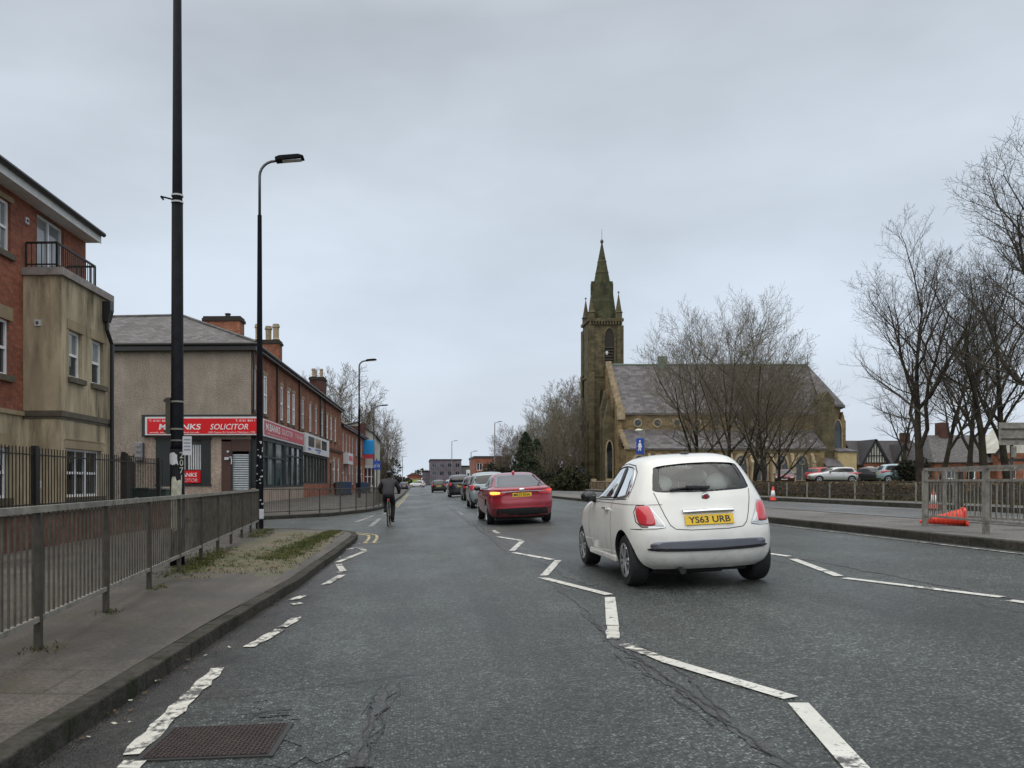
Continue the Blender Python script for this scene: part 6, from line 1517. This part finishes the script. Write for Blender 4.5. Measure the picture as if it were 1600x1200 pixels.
spec = dict(name='hatchback_car', label='small rounded cream white hatchback with yellow rear plate, nearest of all the cars', loc=(3.18,9.15,road_z(3.18)+.004), rot=(0,tilt,0), paint=white, layers=fl, hollow=True, wheelbase=2.30, wheel_r=.29, track=.775, spokes=11,
 windows=[('left',side),('right',side),('rear',rearw),('front',[(-.5,1.02),(-.47,1.2),(-.42,1.33),(0,1.36),(.42,1.33),(.47,1.2),(.5,1.02),(0,1.0)])],
 plates=[(0,.745,'YS63 URB','rear'),(0,.45,'YS63 URB','front')], mirror=(1.42,1.0,.74), mirror_paint=False,
 seams=[('rear',[(-.52,1.05),(-.49,.93),(-.45,.80),(-.41,.70),(-.36,.655),(-.2,.64),(.2,.64),(.36,.655),(.41,.70),(.45,.80),(.49,.93),(.52,1.05)],.008),
        ('left',[(.52,.98),(.50,.8),(.47,.55),(.5,.36),(.6,.30),(1.5,.30),(1.62,.4),(1.66,.7),(1.62,.97)],.008),('left',[(-.46,.92),(-.2,.925),(.6,.93),(1.4,.93)],.006),('rear',[(-.80,.66),(-.7,.655),(-.55,.66),(-.46,.675)],.006),('rear',[(.80,.66),(.7,.655),(.55,.66),(.46,.675)],.006),('left',[(-.28,.66),(-.42,.66)],.006),('left',[(-.02,.985),(.6,.968),(1.2,.964),(1.62,.97)],.014),('left',[(-.06,1.0),(-.07,1.14),(-.02,1.28),(.13,1.36),(.48,1.39),(.85,1.37),(1.06,1.3),(1.3,1.18),(1.6,1.02)],.014)],
 panels=[('left',[(.46,1.0),(.40,1.18),(.42,1.33),(.50,1.335),(.50,1.18),(.55,1.0)],'black',.004,'window_pillar'),
         ('rear',[(-.60,.505),(-.61,.47),(-.55,.44),(0,.43),(.55,.44),(.61,.47),(.60,.505),(.5,.525),(0,.532),(-.5,.525)],'trim',.016,'bumper_strip'),
         ('rear',[(-.59,.455),(-.55,.425),(0,.415),(.55,.425),(.59,.455),(0,.442)],'black',.018,'bumper_shadow_strip')])  # last panel: black strip along the lower edge of the grey one
fiat, FB, fbody = make_car(spec)
for sx in (-1,1):
    FB.panel('tail_lamp', [(sx*.685,.90),(sx*.60,.905),(sx*.575,.86),(sx*.555,.78),(sx*.56,.705),(sx*.67,.70),(sx*.70,.74),(sx*.705,.83)], 'rear', .012, M['tail'], fiat, k=4, edge=.03, bulge=.012)
    FB.panel('reversing_lamp', [(sx*.554,.79),(sx*.52,.74),(sx*.475,.70),(sx*.48,.69),(sx*.555,.695)], 'rear', .010, M['clearlamp'], fiat, k=3, edge=.03, bulge=.004)
    FB.line('lamp_rim', [(sx*.69,.915),(sx*.59,.92),(sx*.55,.84),(sx*.465,.695),(sx*.47,.68),(sx*.68,.685),(sx*.72,.74),(sx*.72,.85),(sx*.69,.915)], 'rear', .012, M['chrome'], fiat, .006)
mb = MB()
for i in range(13):
    x = -.27+.045*i; h = FB.cast(x,.835,'rear'); y = h[0].y
    for q in ((y-.03,.815),(y-.045,.83),(y-.035,.85),(y+.01,.86)): mb.v.append((x,q[0],q[1]+.004*(1-(x/.27)**2)))
for i in range(12):
    for k in range(3): mb.f.append([i*4+k,(i+1)*4+k,(i+1)*4+k+1,i*4+k+1]); mb.m.append(0)
mb.build('tailgate_handle', M['chrome'], fiat, smooth=True)
h = FB.cast(0,.985,'rear'); mb = MB(); mb.lathe([(.044,-.012),(.044,.004),(.036,.008)], (0,0,0), 20, axis='Y'); bd = mb.build('badge', M['chrome'], fiat); bd.location = (0,h[0].y-.004,.985); bd.rotation_euler = (-R(12),0,math.pi)
mb = MB(); mb.lathe([(.027,.008),(.024,.0115)], (0,0,0), 18, axis='Y'); mb.build('badge_centre', plain('dull_red_enamel', (.28,.03,.04), .3), bd)
a = FB.cast(0,1.085,'rear')[0]; b = FB.cast(-.34,1.075,'rear')[0]; mb = MB(); mb.bar((.05,a.y-.03,1.085),(-.2,(a.y+b.y)/2-.035,1.10),.05,.035); mb.bar((-.12,(a.y+b.y)/2-.035,1.1),(-.37,b.y-.025,1.075),.03,.022); mb.lathe([(.035,-.04),(.03,.0)], (0.0,a.y,1.075), 12, axis='Y'); mb.build('rear_wiper', M['black'], fiat, bevel=.008)
FB.panel('window_edge_strip', [(-.502,1.335),(-.54,1.2),(-.535,1.05),(-.44,1.05),(-.45,1.18),(-.42,1.32)], 'rear', -.004, M['carglass'], fiat, k=3, edge=.002)  # dark glass strips down both sides of the rear window
FB.panel('window_edge_strip', [(.43,1.335),(.42,1.30),(.455,1.18),(.44,1.05),(.52,1.05),(.515,1.18),(.475,1.3)], 'rear', -.004, M['carglass'], fiat, k=3, edge=.002)
mb = MB(); mb.ball((0,.12,1.478), (.05,.07,.02)); mb.tube([(0,.12,1.48),(0,-.02,1.60)], .004, 5); mb.build('roof_aerial', M['black'], fiat)
h = FB.cast(.3,.9,'left')
for ax, sx in (('left',-1),('right',1)):
    h = FB.cast(.72,.86,ax); mb = MB(); mb.bar((h[0].x+sx*.03,.62,.862),(h[0].x+sx*.03,.80,.866),.03,.025); mb.bar((h[0].x-sx*.01,.64,.862),(h[0].x+sx*.03,.64,.862),.02); mb.bar((h[0].x-sx*.01,.78,.864),(h[0].x+sx*.03,.78,.864),.02); mb.build('door_handle', M['chrome'], fiat)
    mb = MB(); a = FB.cast(.5,.28,ax)[0].x; b = FB.cast(1.6,.28,ax)[0].x; mb.bar((a+sx*.01,.36,.27),(b+sx*.01,1.72,.27),.04,.07); mb.build('sill', white, fiat, bevel=.015)
mb = MB(); mb.tube([(-.30,-.35,.21),(-.30,-.55,.20)], .035, 10); mb.tube([(-.30,-.3,.24),(.2,-.3,.24)], .09, 10); mb.build('exhaust_pipe', M['darkmetal'], fiat)
mb = MB(); mb.box(-.62,.62,-.3,2.3,.26,.34); mb.box(-.6,.6,1.65,1.95,.34,.95); mb.build('cabin_floor', M['interior'], fiat)
def seat(y, x, w, parent, hz):
    mb = MB(); mb.box(x-w/2,x+w/2,y,y+.5,.34,.56); mb.rbox((x,y-.02,.80), (w/2,.06,.28), Matrix.Rotation(R(-12),3,'X')); s = mb.build('seat', M['interior'], parent, bevel=.04)
    mb = MB(); mb.ball((x,y-.11,hz), (.155,.06,.10), nu=16, nv=10); mb.box(x-.06,x-.045,y-.11,y-.09,hz-.18,hz); mb.box(x+.045,x+.06,y-.11,y-.09,hz-.18,hz); mb.build('headrest', M['hot'], s, smooth=True)
for x in (-.36,.36): seat(.95,x,.5,fiat,1.20); seat(.12,x*.95,.55,fiat,1.14)
for sx in (-1,1): FB.panel('headlamp', [(sx*.52,.72),(sx*.62,.70),(sx*.66,.62),(sx*.6,.54),(sx*.5,.56),(sx*.47,.65)], 'front', .01, M['clearlamp'], fiat, k=4, edge=.03, bulge=.01)

# --- red fastback
ml = [(.22,-.92,3.5,.80,5,3),(.30,-1.0,3.66,.865,4.6,2.9),(.45,-1.05,3.76,.905,4.2,2.8),(.60,-1.06,3.78,.92,4.0,2.7),(.72,-1.045,3.75,.922,4.0,2.7),(.82,-1.04,3.68,.918,4.0,2.6),(.90,-1.045,3.45,.905,4.2,2.6),(.965,-1.05,3.05,.885,4.6,2.6),(.995,-1.03,2.6,.868,4.8,2.6),(1.02,-.92,2.3,.845,4.8,2.7),(1.08,-.66,2.12,.80,4.6,3.0),(1.18,-.33,1.9,.745,4.4,3.2),(1.28,.0,1.65,.69,4.2,3.2),(1.36,.28,1.42,.63,3.8,3.0),(1.41,.5,1.24,.56,3.4,3.0),(1.44,.68,1.08,.40,3.0,2.8),(1.452,.80,.98,.2,2.4,2.4)]
msides = [(-.42,1.06),(-.2,1.13),(.2,1.27),(.55,1.35),(.95,1.36),(1.3,1.30),(1.65,1.17),(2.0,1.03),(1.9,1.0),(1.0,1.0),(.1,1.01)]
red = car_paint('metallic_cherry_paint', (.34,.012,.03), .35, .28)
spec = dict(name='fastback_car', label='shiny cherry red fastback with glowing orange tail lamp ahead of the white hatchback', loc=(2.93,22.9,road_z(2.93)+.004), rot=(0,tilt,R(.4)), paint=red, layers=ml, wheelbase=2.85, wheel_r=.335, track=.9, spokes=10, bright_rear=True,
 windows=[('left',msides),('right',msides),('rear',[(-.66,1.05),(-.65,1.10),(-.55,1.32),(-.5,1.37),(0,1.39),(.5,1.37),(.55,1.32),(.65,1.10),(.66,1.05),(0,1.035)]),('front',[(-.72,1.04),(-.6,1.35),(0,1.39),(.6,1.35),(.72,1.04),(0,1.02)])],
 plates=[(0.0,.82,'MK15 KNA','rear')], mirror=(1.95,1.02,.86), mirror_paint=True,
 panels=[('rear',[(-.85,.93),(-.60,.925),(-.45,.885),(-.5,.82),(-.7,.80),(-.86,.82)],'tail',.012,'tail_lamp'),('rear',[(.85,.93),(.60,.925),(.45,.885),(.5,.82),(.7,.80),(.86,.82)],'tail',.012,'tail_lamp'),
         ('rear',[(-.82,.92),(-.62,.915),(-.6,.86),(-.8,.85)],'amber',.02,'indicator_lamp'),('rear',[(.84,.94),(.70,.935),(.70,.90),(.84,.895)],'brake',.02,'brake_lamp'),
         ('rear',[(-.62,.915),(-.3,.925),(.3,.925),(.62,.915),(.62,.90),(.3,.905),(-.3,.905),(-.62,.90)],'chrome',.02,'chrome_bar'),
         ('rear',[(-.78,.42),(-.6,.46),(.6,.46),(.78,.42),(.7,.28),(-.7,.28)],'rubber',.006,'lower_bumper'),
         ('rear',[(-.84,.46),(-.6,.50),(.6,.50),(.84,.46),(.6,.475),(-.6,.475)],'redside',.004,'bumper_crease')],
 seams=[('rear',[(-.62,1.0),(-.58,.8),(-.5,.70),(.5,.70),(.58,.8),(.62,1.0)],.008),('left',[(.72,1.0),(.7,.7),(.72,.35),(1.7,.33)],.008)])
mon, MBd, _ = make_car(spec)
mb = MB(); mb.ball((0,.62,1.45), (.04,.09,.05)); mb.build('roof_aerial', M['tail'], mon, smooth=True)
h = MBd.cast(0,.975,'rear'); mb = MB(); mb.ball((0,h[0].y-.01,.965), (.085,.02,.035)); mb.build('badge', M['chrome'], mon, smooth=True)
a = MBd.cast(.42,1.06,'rear')[0]; mb = MB(); mb.bar((.5,a.y-.02,1.07),(.62,a.y+.32,1.20),.03,.02); mb.build('rear_wiper', M['black'], mon)

# --- generic shapes for the rest of the traffic
def hatch_layers(h=1.5, w=.88, rear=-.72, front=3.35, up=0.0):
    s = h/1.5
    return [(.24,rear+.1,front-.25,w-.11,4.6,3),(.34,rear+.03,front-.1,w-.04,4.2,2.8),(.55*s,rear,front,w,4,2.7),(.72*s,rear+.01,front-.03,w,4,2.7),(.86*s,rear+.03,front-.2,w-.015,4.2,2.6),(.95*s,rear+.05,front-.65,w-.04,4.4,2.7),(1.0*s,rear+.07,front-1.05,w-.06,4.6,2.9),(1.15*s,rear+.15-up,front-1.4,w-.12,4.6,3.2),(1.32*s,rear+.28-up,front-1.75,w-.18,4.4,3.2),(1.42*s,rear+.42-up,front-2.0,w-.25,4,3),(1.47*s,rear+.68-up,front-2.25,w-.4,3.2,2.8),(1.5*s,rear+1.1,front-2.5,w-.68,2.4,2.4)]
def hatch(label, loc, rot, paint, h=1.5, w=.88, plate=None, group='cars queueing in the second lane', up=0.0, name='hatchback_car', front=3.35, wr=.31):
    s = h/1.5; L = hatch_layers(h, w, front=front, up=up); bw = w-.24
    sd = [(-.3,1.02*s),(-.3,1.2*s),(-.1,1.34*s),(.4,1.38*s),(1.0,1.36*s),(1.4,1.25*s),(1.85,1.03*s),(1.75,1.0*s),(.8,.99*s)]
    sd = [(y*(front/3.35), z) for y, z in sd]
    rw = [(-bw,1.03*s),(-bw+.02,1.2*s),(-bw+.09,1.33*s),(0,1.36*s),(bw-.09,1.33*s),(bw-.02,1.2*s),(bw,1.03*s),(0,1.01*s)]
    t, B, b = make_car(dict(name=name, label=label, loc=loc, rot=rot, paint=paint, layers=L, wheelbase=front-.8, wheel_r=wr, track=w-.03, spokes=6, group=group,
      windows=[('left',sd),('right',sd),('rear',rw),('front',[(-bw,1.05*s),(-bw+.1,1.34*s),(0,1.37*s),(bw-.1,1.34*s),(bw,1.05*s),(0,1.03*s)])],
      plates=[(0,.74*s,plate,'rear'),(0,.45,None,'front')], mirror=(1.75*front/3.35,1.0*s,w-.06), mirror_paint=True,
      panels=[('rear',[(-w+.05,.96*s),(-w+.24,.95*s),(-w+.22,.78*s),(-w+.06,.76*s)],'tail',.012,'tail_lamp'),('rear',[(w-.05,.96*s),(w-.24,.95*s),(w-.22,.78*s),(w-.06,.76*s)],'tail',.012,'tail_lamp'),
        ('front',[(-w+.12,.74*s),(-w+.4,.70*s),(-w+.38,.60*s),(-w+.12,.62*s)],'clearlamp',.01,'headlamp'),('front',[(w-.12,.74*s),(w-.4,.70*s),(w-.38,.60*s),(w-.12,.62*s)],'clearlamp',.01,'headlamp'),
        ('front',[(-.42,.60*s),(.42,.60*s),(.36,.5*s),(-.36,.5*s)],'black',.006,'grille'),('rear',[(-w+.2,.42),(w-.2,.42),(w-.26,.30),(-w+.26,.30)],'rubber',.006,'lower_bumper')],
      seams=[('left',[(.75,1.0*s),(.72,.6),(.8,.34),(1.6,.33)],.01)]))
    return t, B
def paint(n, c, m=.3): return car_paint(n, c, m, .3)
def rd(x, y): return (x, y, road_z(x)+.004)
hatch('pale grey-blue hatchback half hidden behind the red fastback', rd(3.35,36.4), (0,tilt,0), paint('pale_grey_blue_paint',(.30,.35,.37)), 1.62, .9, 'BD67 VXE')
hatch('dark maroon hatchback between the grey-blue car and the dark estate', rd(3.85,50.5), (0,tilt,0), paint('near_black_maroon_paint',(.035,.018,.022)), 1.55, .88)
hatch('large dark navy off-roader with pale roof rails, furthest of the close queue', rd(3.55,63.5), (0,tilt,0), paint('dark_navy_paint',(.02,.024,.035)), 1.75, .95, 'PN18 OTL', up=.12, front=3.5, wr=.36)
hatch('small black car driving alone further ahead in the middle of the road', rd(2.75,96.0), (0,tilt,0), paint('black_car_paint',(.016,.016,.018)), 1.48, .88, 'MA14 LKR')
hatch('silver white car just right of the far black car', rd(5.2,118.0), (0,tilt,0), paint('far_silver_paint',(.55,.57,.58)), 1.5, .88)
hatch('distant dark blue parked car at the left kerb near the road end', (-2.3,150,road_z(-2)), (0,0,0), paint('far_blue_paint',(.03,.05,.12)), 1.5, .88, group='distant cars at the road end')
hatch('distant white van-like car turning by the green hoarding', (1.6,200,.1), (0,0,R(70)), paint('far_white_paint',(.62,.62,.62),0), 1.7, .9, group='distant cars at the road end')
hatch('distant silver car left of the dark block foot', (5.6,210,.25), (0,0,R(-20)), paint('far_grey_paint',(.4,.42,.44)), 1.5, .88, group='distant cars at the road end')
# parked beside the church
G = 'cars parked in front of the church'
def parked(label, px, Y, c, rz, h=1.5, front=3.35, m=.3):
    x = (px-650)/F*Y; return hatch(label, (x,Y,terrain(x,Y)+.03), (0,0,rz), paint(label.split()[0]+'_parked_paint', c, m), h, .88, group=G, front=front)
parked('dark red small car, leftmost parked by the church trees', 1226, 77, (.18,.012,.02), R(155), 1.42)
parked('bright red hatchback parked in the middle below the church aisle end', 1274, 76, (.46,.015,.012), R(-65), 1.5)
parked('silver white saloon parked between the red and light blue cars', 1326, 75, (.62,.63,.64), R(80), 1.46, 3.6)
parked('light blue people carrier parked rightmost by the dark shrub', 1384, 74, (.33,.47,.52), R(-105), 1.72, 3.5)
parked('grey saloon parked nose-on between the red hatchback and silver saloon', 1302, 80, (.30,.31,.33), R(170), 1.44, 3.5)
parked('black hatchback parked between the silver saloon and light blue people carrier', 1352, 79, (.02,.02,.022), R(-160), 1.5)
# ------------------------------------------------------------------ cyclist and bicycle
cx, cy, cz = -.86, 24.6, road_z(-.86)
bk = thing('bicycle', 'dark bicycle ridden away along the kerb by the person in the grey jacket', 'bicycle', (cx,cy,cz), (0,0,R(-2)))
def bwheel(y, nm):
    mb = MB(); n = 28; pts = [(0,.335*math.cos(2*math.pi*i/n),.34+.335*math.sin(2*math.pi*i/n)) for i in range(n+1)]; mb.tube(pts, .017, 6, cap=False); w = mb.build('wheel', M['rubber'], bk, smooth=True); w.location = (0,y,0)
    mb = MB(); pts = [(0,.315*math.cos(2*math.pi*i/n),.34+.315*math.sin(2*math.pi*i/n)) for i in range(n+1)]; mb.tube(pts, .008, 5, cap=False)
    for k in range(18): a = 2*math.pi*k/18; mb.tube([(0.02*(1 if k%2 else -1),0,.34),(0,.315*math.cos(a),.34+.315*math.sin(a))], .0016, 3)
    mb.tube([(-.05,0,.34),(.05,0,.34)], .018, 6); mb.build('spokes', M['galv'], w)
bwheel(0,'rear'); bwheel(1.03,'front')
mb = MB(); BBp = (0,.43,.29); ST = (0,.27,.80); HT = (0,.86,.86); HB = (0,.89,.72)
for a, b, r in ((BBp,ST,.017),(ST,HT,.016),(BBp,HB,.019),(HT,HB,.02)): mb.tube([a,b], r, 8)
for sx in (-1,1): mb.tube([BBp,(sx*.055,0,.34)], .010, 6); mb.tube([(sx*.01,.285,.76),(sx*.055,0,.34)], .009, 6); mb.tube([HB,(sx*.05,.95,.60),(sx*.05,1.03,.34)], .012, 6)
mb.tube([ST,(0,.24,.90)], .014, 8); mb.build('frame', M['black'], bk)
mb = MB(); mb.ball((0,.18,.92), (.07,.13,.03)); mb.ball((0,.12,.925), (.085,.06,.032)); mb.build('saddle', M['rubber'], bk, smooth=True)
mb = MB(); mb.tube([HT,(0,.90,.98)], .014, 8); mb.tube([(-.30,.86,1.0),(-.2,.9,.99),(.2,.9,.99),(.30,.86,1.0)], .013, 8); mb.build('handlebar', M['black'], bk)
mb = MB(); mb.lathe([(.09,-.006),(.09,.006)], (.05,.43,.29), 20, axis='X'); 
mb.bar((.06,.43,.29),(.07,.45,.12),.02); mb.bar((-.06,.43,.29),(-.07,.41,.46),.02); mb.box(.07,.17,.40,.50,.105,.125); mb.box(-.17,-.07,.36,.46,.455,.475); mb.build('crank_and_pedals', M['galvdark'], bk)
mb = MB(); mb.box(-.03,.03,.10,.13,.76,.82); mb.build('rear_lamp', M['tail'], bk); mb = MB(); mb.box(-.012,.012,-.36,-.345,.47,.49); mb.build('rear_reflector', M['tail'], bk); mb = MB(); mb.tube([(0,-.38*math.cos(R(12*i)),.34+.38*math.sin(R(12*i))) for i in range(1,8)], .022, 6); mb.build('mudguard', M['black'], bk)
def skin(name, verts, edges, radii, mat, parent, lv=2, root=0):
    me = bpy.data.meshes.new(name); me.from_pydata(verts, edges, []); o = bpy.data.objects.new(name, me); COL.objects.link(o)
    md = o.modifiers.new('skin','SKIN'); md.use_smooth_shade = True
    for i, r in enumerate(radii):
        s = me.skin_vertices[0].data[i]; s.radius = r if hasattr(r,'__len__') else (r,r); s.use_root = (i == root)
    sb = o.modifiers.new('sub','SUBSURF'); sb.levels = lv; sb.render_levels = lv
    bake(o); o.data.materials.clear(); o.data.materials.append(mat); o.data.polygons.foreach_set('use_smooth',[True]*len(o.data.polygons)); o.parent = parent; return o
pr = thing('person', 'cyclist in dark grey jacket, black trousers and dark helmet, seen from behind', 'person', (cx,cy,cz), (0,0,R(-2)))
# body (one continuous figure) in trousers tone, jacket and skin over it
V = [(0,.17,.97),(0,.24,1.10),(0,.34,1.24),(0,.43,1.38),(0,.47,1.45),(0,.50,1.51),                   # 0-5 spine to head base
     (-.10,.20,.94),(-.13,.50,.80),(-.115,.42,.50),(-.115,.45,.42),                                   # left leg 6-9 (pedal up)
     (.10,.20,.94),(.13,.46,.66),(.12,.38,.24),(.12,.46,.16),                                          # right leg 10-13
     (-.19,.42,1.36),(-.30,.55,1.17),(-.29,.80,1.03),(-.29,.87,1.02),                                  # left arm 14-17
     (.19,.42,1.36),(.30,.55,1.17),(.29,.80,1.03),(.29,.87,1.02),(-.115,.56,.46),(.12,.57,.15)]
E = [(0,1),(1,2),(2,3),(3,4),(4,5),(0,6),(6,7),(7,8),(8,9),(0,10),(10,11),(11,12),(12,13),(3,14),(14,15),(15,16),(16,17),(3,18),(18,19),(19,20),(20,21),(9,22),(13,23)]
RD_ = [(.15,.12),(.15,.12),(.165,.12),(.14,.10),.065,.06,(.10,.10),.078,.055,.045,(.10,.10),.078,.055,.045,.075,.055,.042,.032,.075,.055,.042,.032,.035,.035]
skin('body', V, E, RD_, M['trousers'], pr)
J = [(0,.13,.88),(0,.20,1.02),(0,.30,1.20),(0,.41,1.37),(0,.455,1.44),(-.19,.41,1.36),(-.30,.54,1.17),(-.29,.79,1.03),(.19,.41,1.36),(.30,.54,1.17),(.29,.79,1.03)]
skin('jacket', J, [(0,1),(1,2),(2,3),(3,4),(3,5),(5,6),(6,7),(3,8),(8,9),(9,10)], [(.19,.14),(.19,.145),(.205,.15),(.17,.12),.085,.095,.075,.055,.095,.075,.055], M['cloth'], pr)
mb = MB(); mb.ball((0,.53,1.57), (.078,.095,.115), nu=16, nv=12); mb.ball((0,.625,1.555), (.014,.022,.02)); mb.ball((-.08,.52,1.56), (.012,.022,.03)); mb.ball((.08,.52,1.56), (.012,.022,.03))
mb.ball((-.032,.615,1.585), (.014,.01,.009)); mb.ball((.032,.615,1.585), (.014,.01,.009)); mb.box(-.025,.025,.608,.618,1.512,1.52); hd = mb.build('head', M['skin'], pr, smooth=True)
mb = MB(); mb.ball((0,.515,1.585), (.086,.1,.1), nu=16, nv=10); mb.build('hair', M['black'], hd, smooth=True)
mb = MB(); mb.ball((0,.52,1.635), (.105,.14,.075), nu=18, nv=10); hl = mb.build('helmet', M['trousers'], pr, smooth=True)
mb = MB()
for x in (-.05,0,.05): mb.tube([(x,.395+abs(x)*.5,1.66),(x,.46,1.703-abs(x)*.3),(x,.55,1.709-abs(x)*.3)], .008, 5)
mb.build('helmet_trim', M['offwhite'], hl)
for sx in (-1,1):
    mb = MB(); p0 = Vector((sx*.29,.855,1.03)); mb.ball(p0, (.042,.05,.024), nu=10, nv=8)
    for k, (dx, ln) in enumerate(((-.03,.045),(-.01,.05),(.01,.048),(.03,.04))): mb.tube([p0+Vector((dx,.03,.01)),p0+Vector((dx,.03+ln*.6,0.0)),p0+Vector((dx,.03+ln*.5,-.035)),p0+Vector((dx,.03,-.045))], [.010,.0095,.009,.008], 6)
    mb.tube([p0+Vector((-sx*.035,-.01,0)),p0+Vector((-sx*.05,.02,-.02)),p0+Vector((-sx*.04,.035,-.04))], [.011,.01,.008], 6); mb.build('hand', M['trousers'], pr, smooth=True)
for sx, y, z in ((-1,.45,.495),(1,.44,.145)): mb = MB(); mb.ball((sx*.12,y,z), (.048,.13,.045)); mb.box(sx*.12-.045,sx*.12+.045,y-.11,y+.13,z-.04,z-.02); mb.build('shoe', M['black'], pr, smooth=False)
# ------------------------------------------------------------------ traffic cones
def cone(label, loc, rot=(0,0,0), h=.75, sleeve=True, sc=1, group='traffic cones'):
    t = thing('traffic_cone', label, 'traffic cone', loc, rot, group)
    q = .2 if sleeve else .175; mb = MB(); mb.prism([(-q,-.7*q),(-.7*q,-q),(.7*q,-q),(q,-.7*q),(q,.7*q),(.7*q,q),(-.7*q,q),(-q,.7*q)], 'Z', 0, .045); mb.build('base', M['rubber'] if sleeve else M['cone'], t, bevel=.008)
    mb = MB(); mb.lathe([(.155,.046),(.15,.07),(.03,h-.01),(.022,h)], (0,0,0), 22); mb.build('cone', M['cone'], t, smooth=True)
    mb = MB(); f = lambda z: .15+(.03-.15)*(z-.07)/(h-.08)
    if sleeve: mb.lathe([(f(h*.30)+.004,h*.30),(f(h*.72)+.004,h*.72)], (0,0,0), 22); mb.build('white_sleeve', M['conewhite'], t, smooth=True)
    else:
        for z in [.12+.07*i for i in range(8)]: mb.lathe([(f(z)+.002,z),(f(z+.015)+.008,z+.015),(f(z+.03)+.002,z+.03)], (0,0,0), 22)
        mb.build('moulded_ribs', M['cone'], t, smooth=True)
    return t
cone('upright orange and white cone on the far carriageway, right of the white hatchback', (17.85,40.0,.36), h=.75)
cone('upright orange and white cone seen through the median railing', (17.6,27.2,.36), h=.72)
cone('toppled bright orange cone lying by the median railing foot, base towards the right', (9.93,14.45,.515+.165), (0,R(-98),R(-24)), h=.72, sleeve=False)
# ------------------------------------------------------------------ wheelie bins
def bin_(label, loc, m, rz):
    t = thing('wheelie_bin', label, 'wheelie bin', loc, (0,0,rz), 'wheelie bins outside the brick houses')
    mb = MB(); a, b, h = .24, .29, .95
    mb.add([(-a,-a,.06),(a,-a,.06),(a,a,.06),(-a,a,.06),(-b,-b-.04,h),(b,-b-.04,h),(b,b,h),(-b,b,h)], [(3,2,1,0),(4,5,6,7),(0,1,5,4),(1,2,6,5),(2,3,7,6),(3,0,4,7)]); mb.build('body', m, t, bevel=.02)
    mb = MB(); mb.prism([(-b-.07,h+.004),(b+.03,h+.004),(b+.05,h+.1),(b-.1,h+.12),(-b-.06,h+.04)], 'X', -b-.02, b+.02); mb.tube([(-.2,b+.1,h+.03),(.2,b+.1,h+.03)], .02, 6); mb.build('lid', m, t, bevel=.01)
    for sx in (-1,1):
        mb = MB(); mb.lathe([(.09,-.025),(.1,-.015),(.1,.015),(.09,.025)], (sx*.26,.22,.1), 14, axis='X'); mb.build('wheel', M['rubber'], t)
gb = plain('grey_bin', (.05,.055,.06), .5)
for px, Y, m, l_ in ((536,62,M['blue'],'blue wheelie bin, nearest of those outside the lower brick house'),(543,64.5,M['blue'],'blue wheelie bin just beyond the nearest blue one'),(529,60,gb,'dark grey wheelie bin left of the blue bins'),(562,75,M['blue'],'blue wheelie bin under the pale street lamp post'),(568,77,M['blue'],'blue wheelie bin right of the lamp post foot'),(574,79,gb,'dark grey wheelie bin furthest along the row')):
    x = (px-650)/F*Y; z = .035+.37*max(0,min(1,(-x-1.5)/5.6)); bin_(l_, (x,Y,z), m, R(-80+Y%7*3))
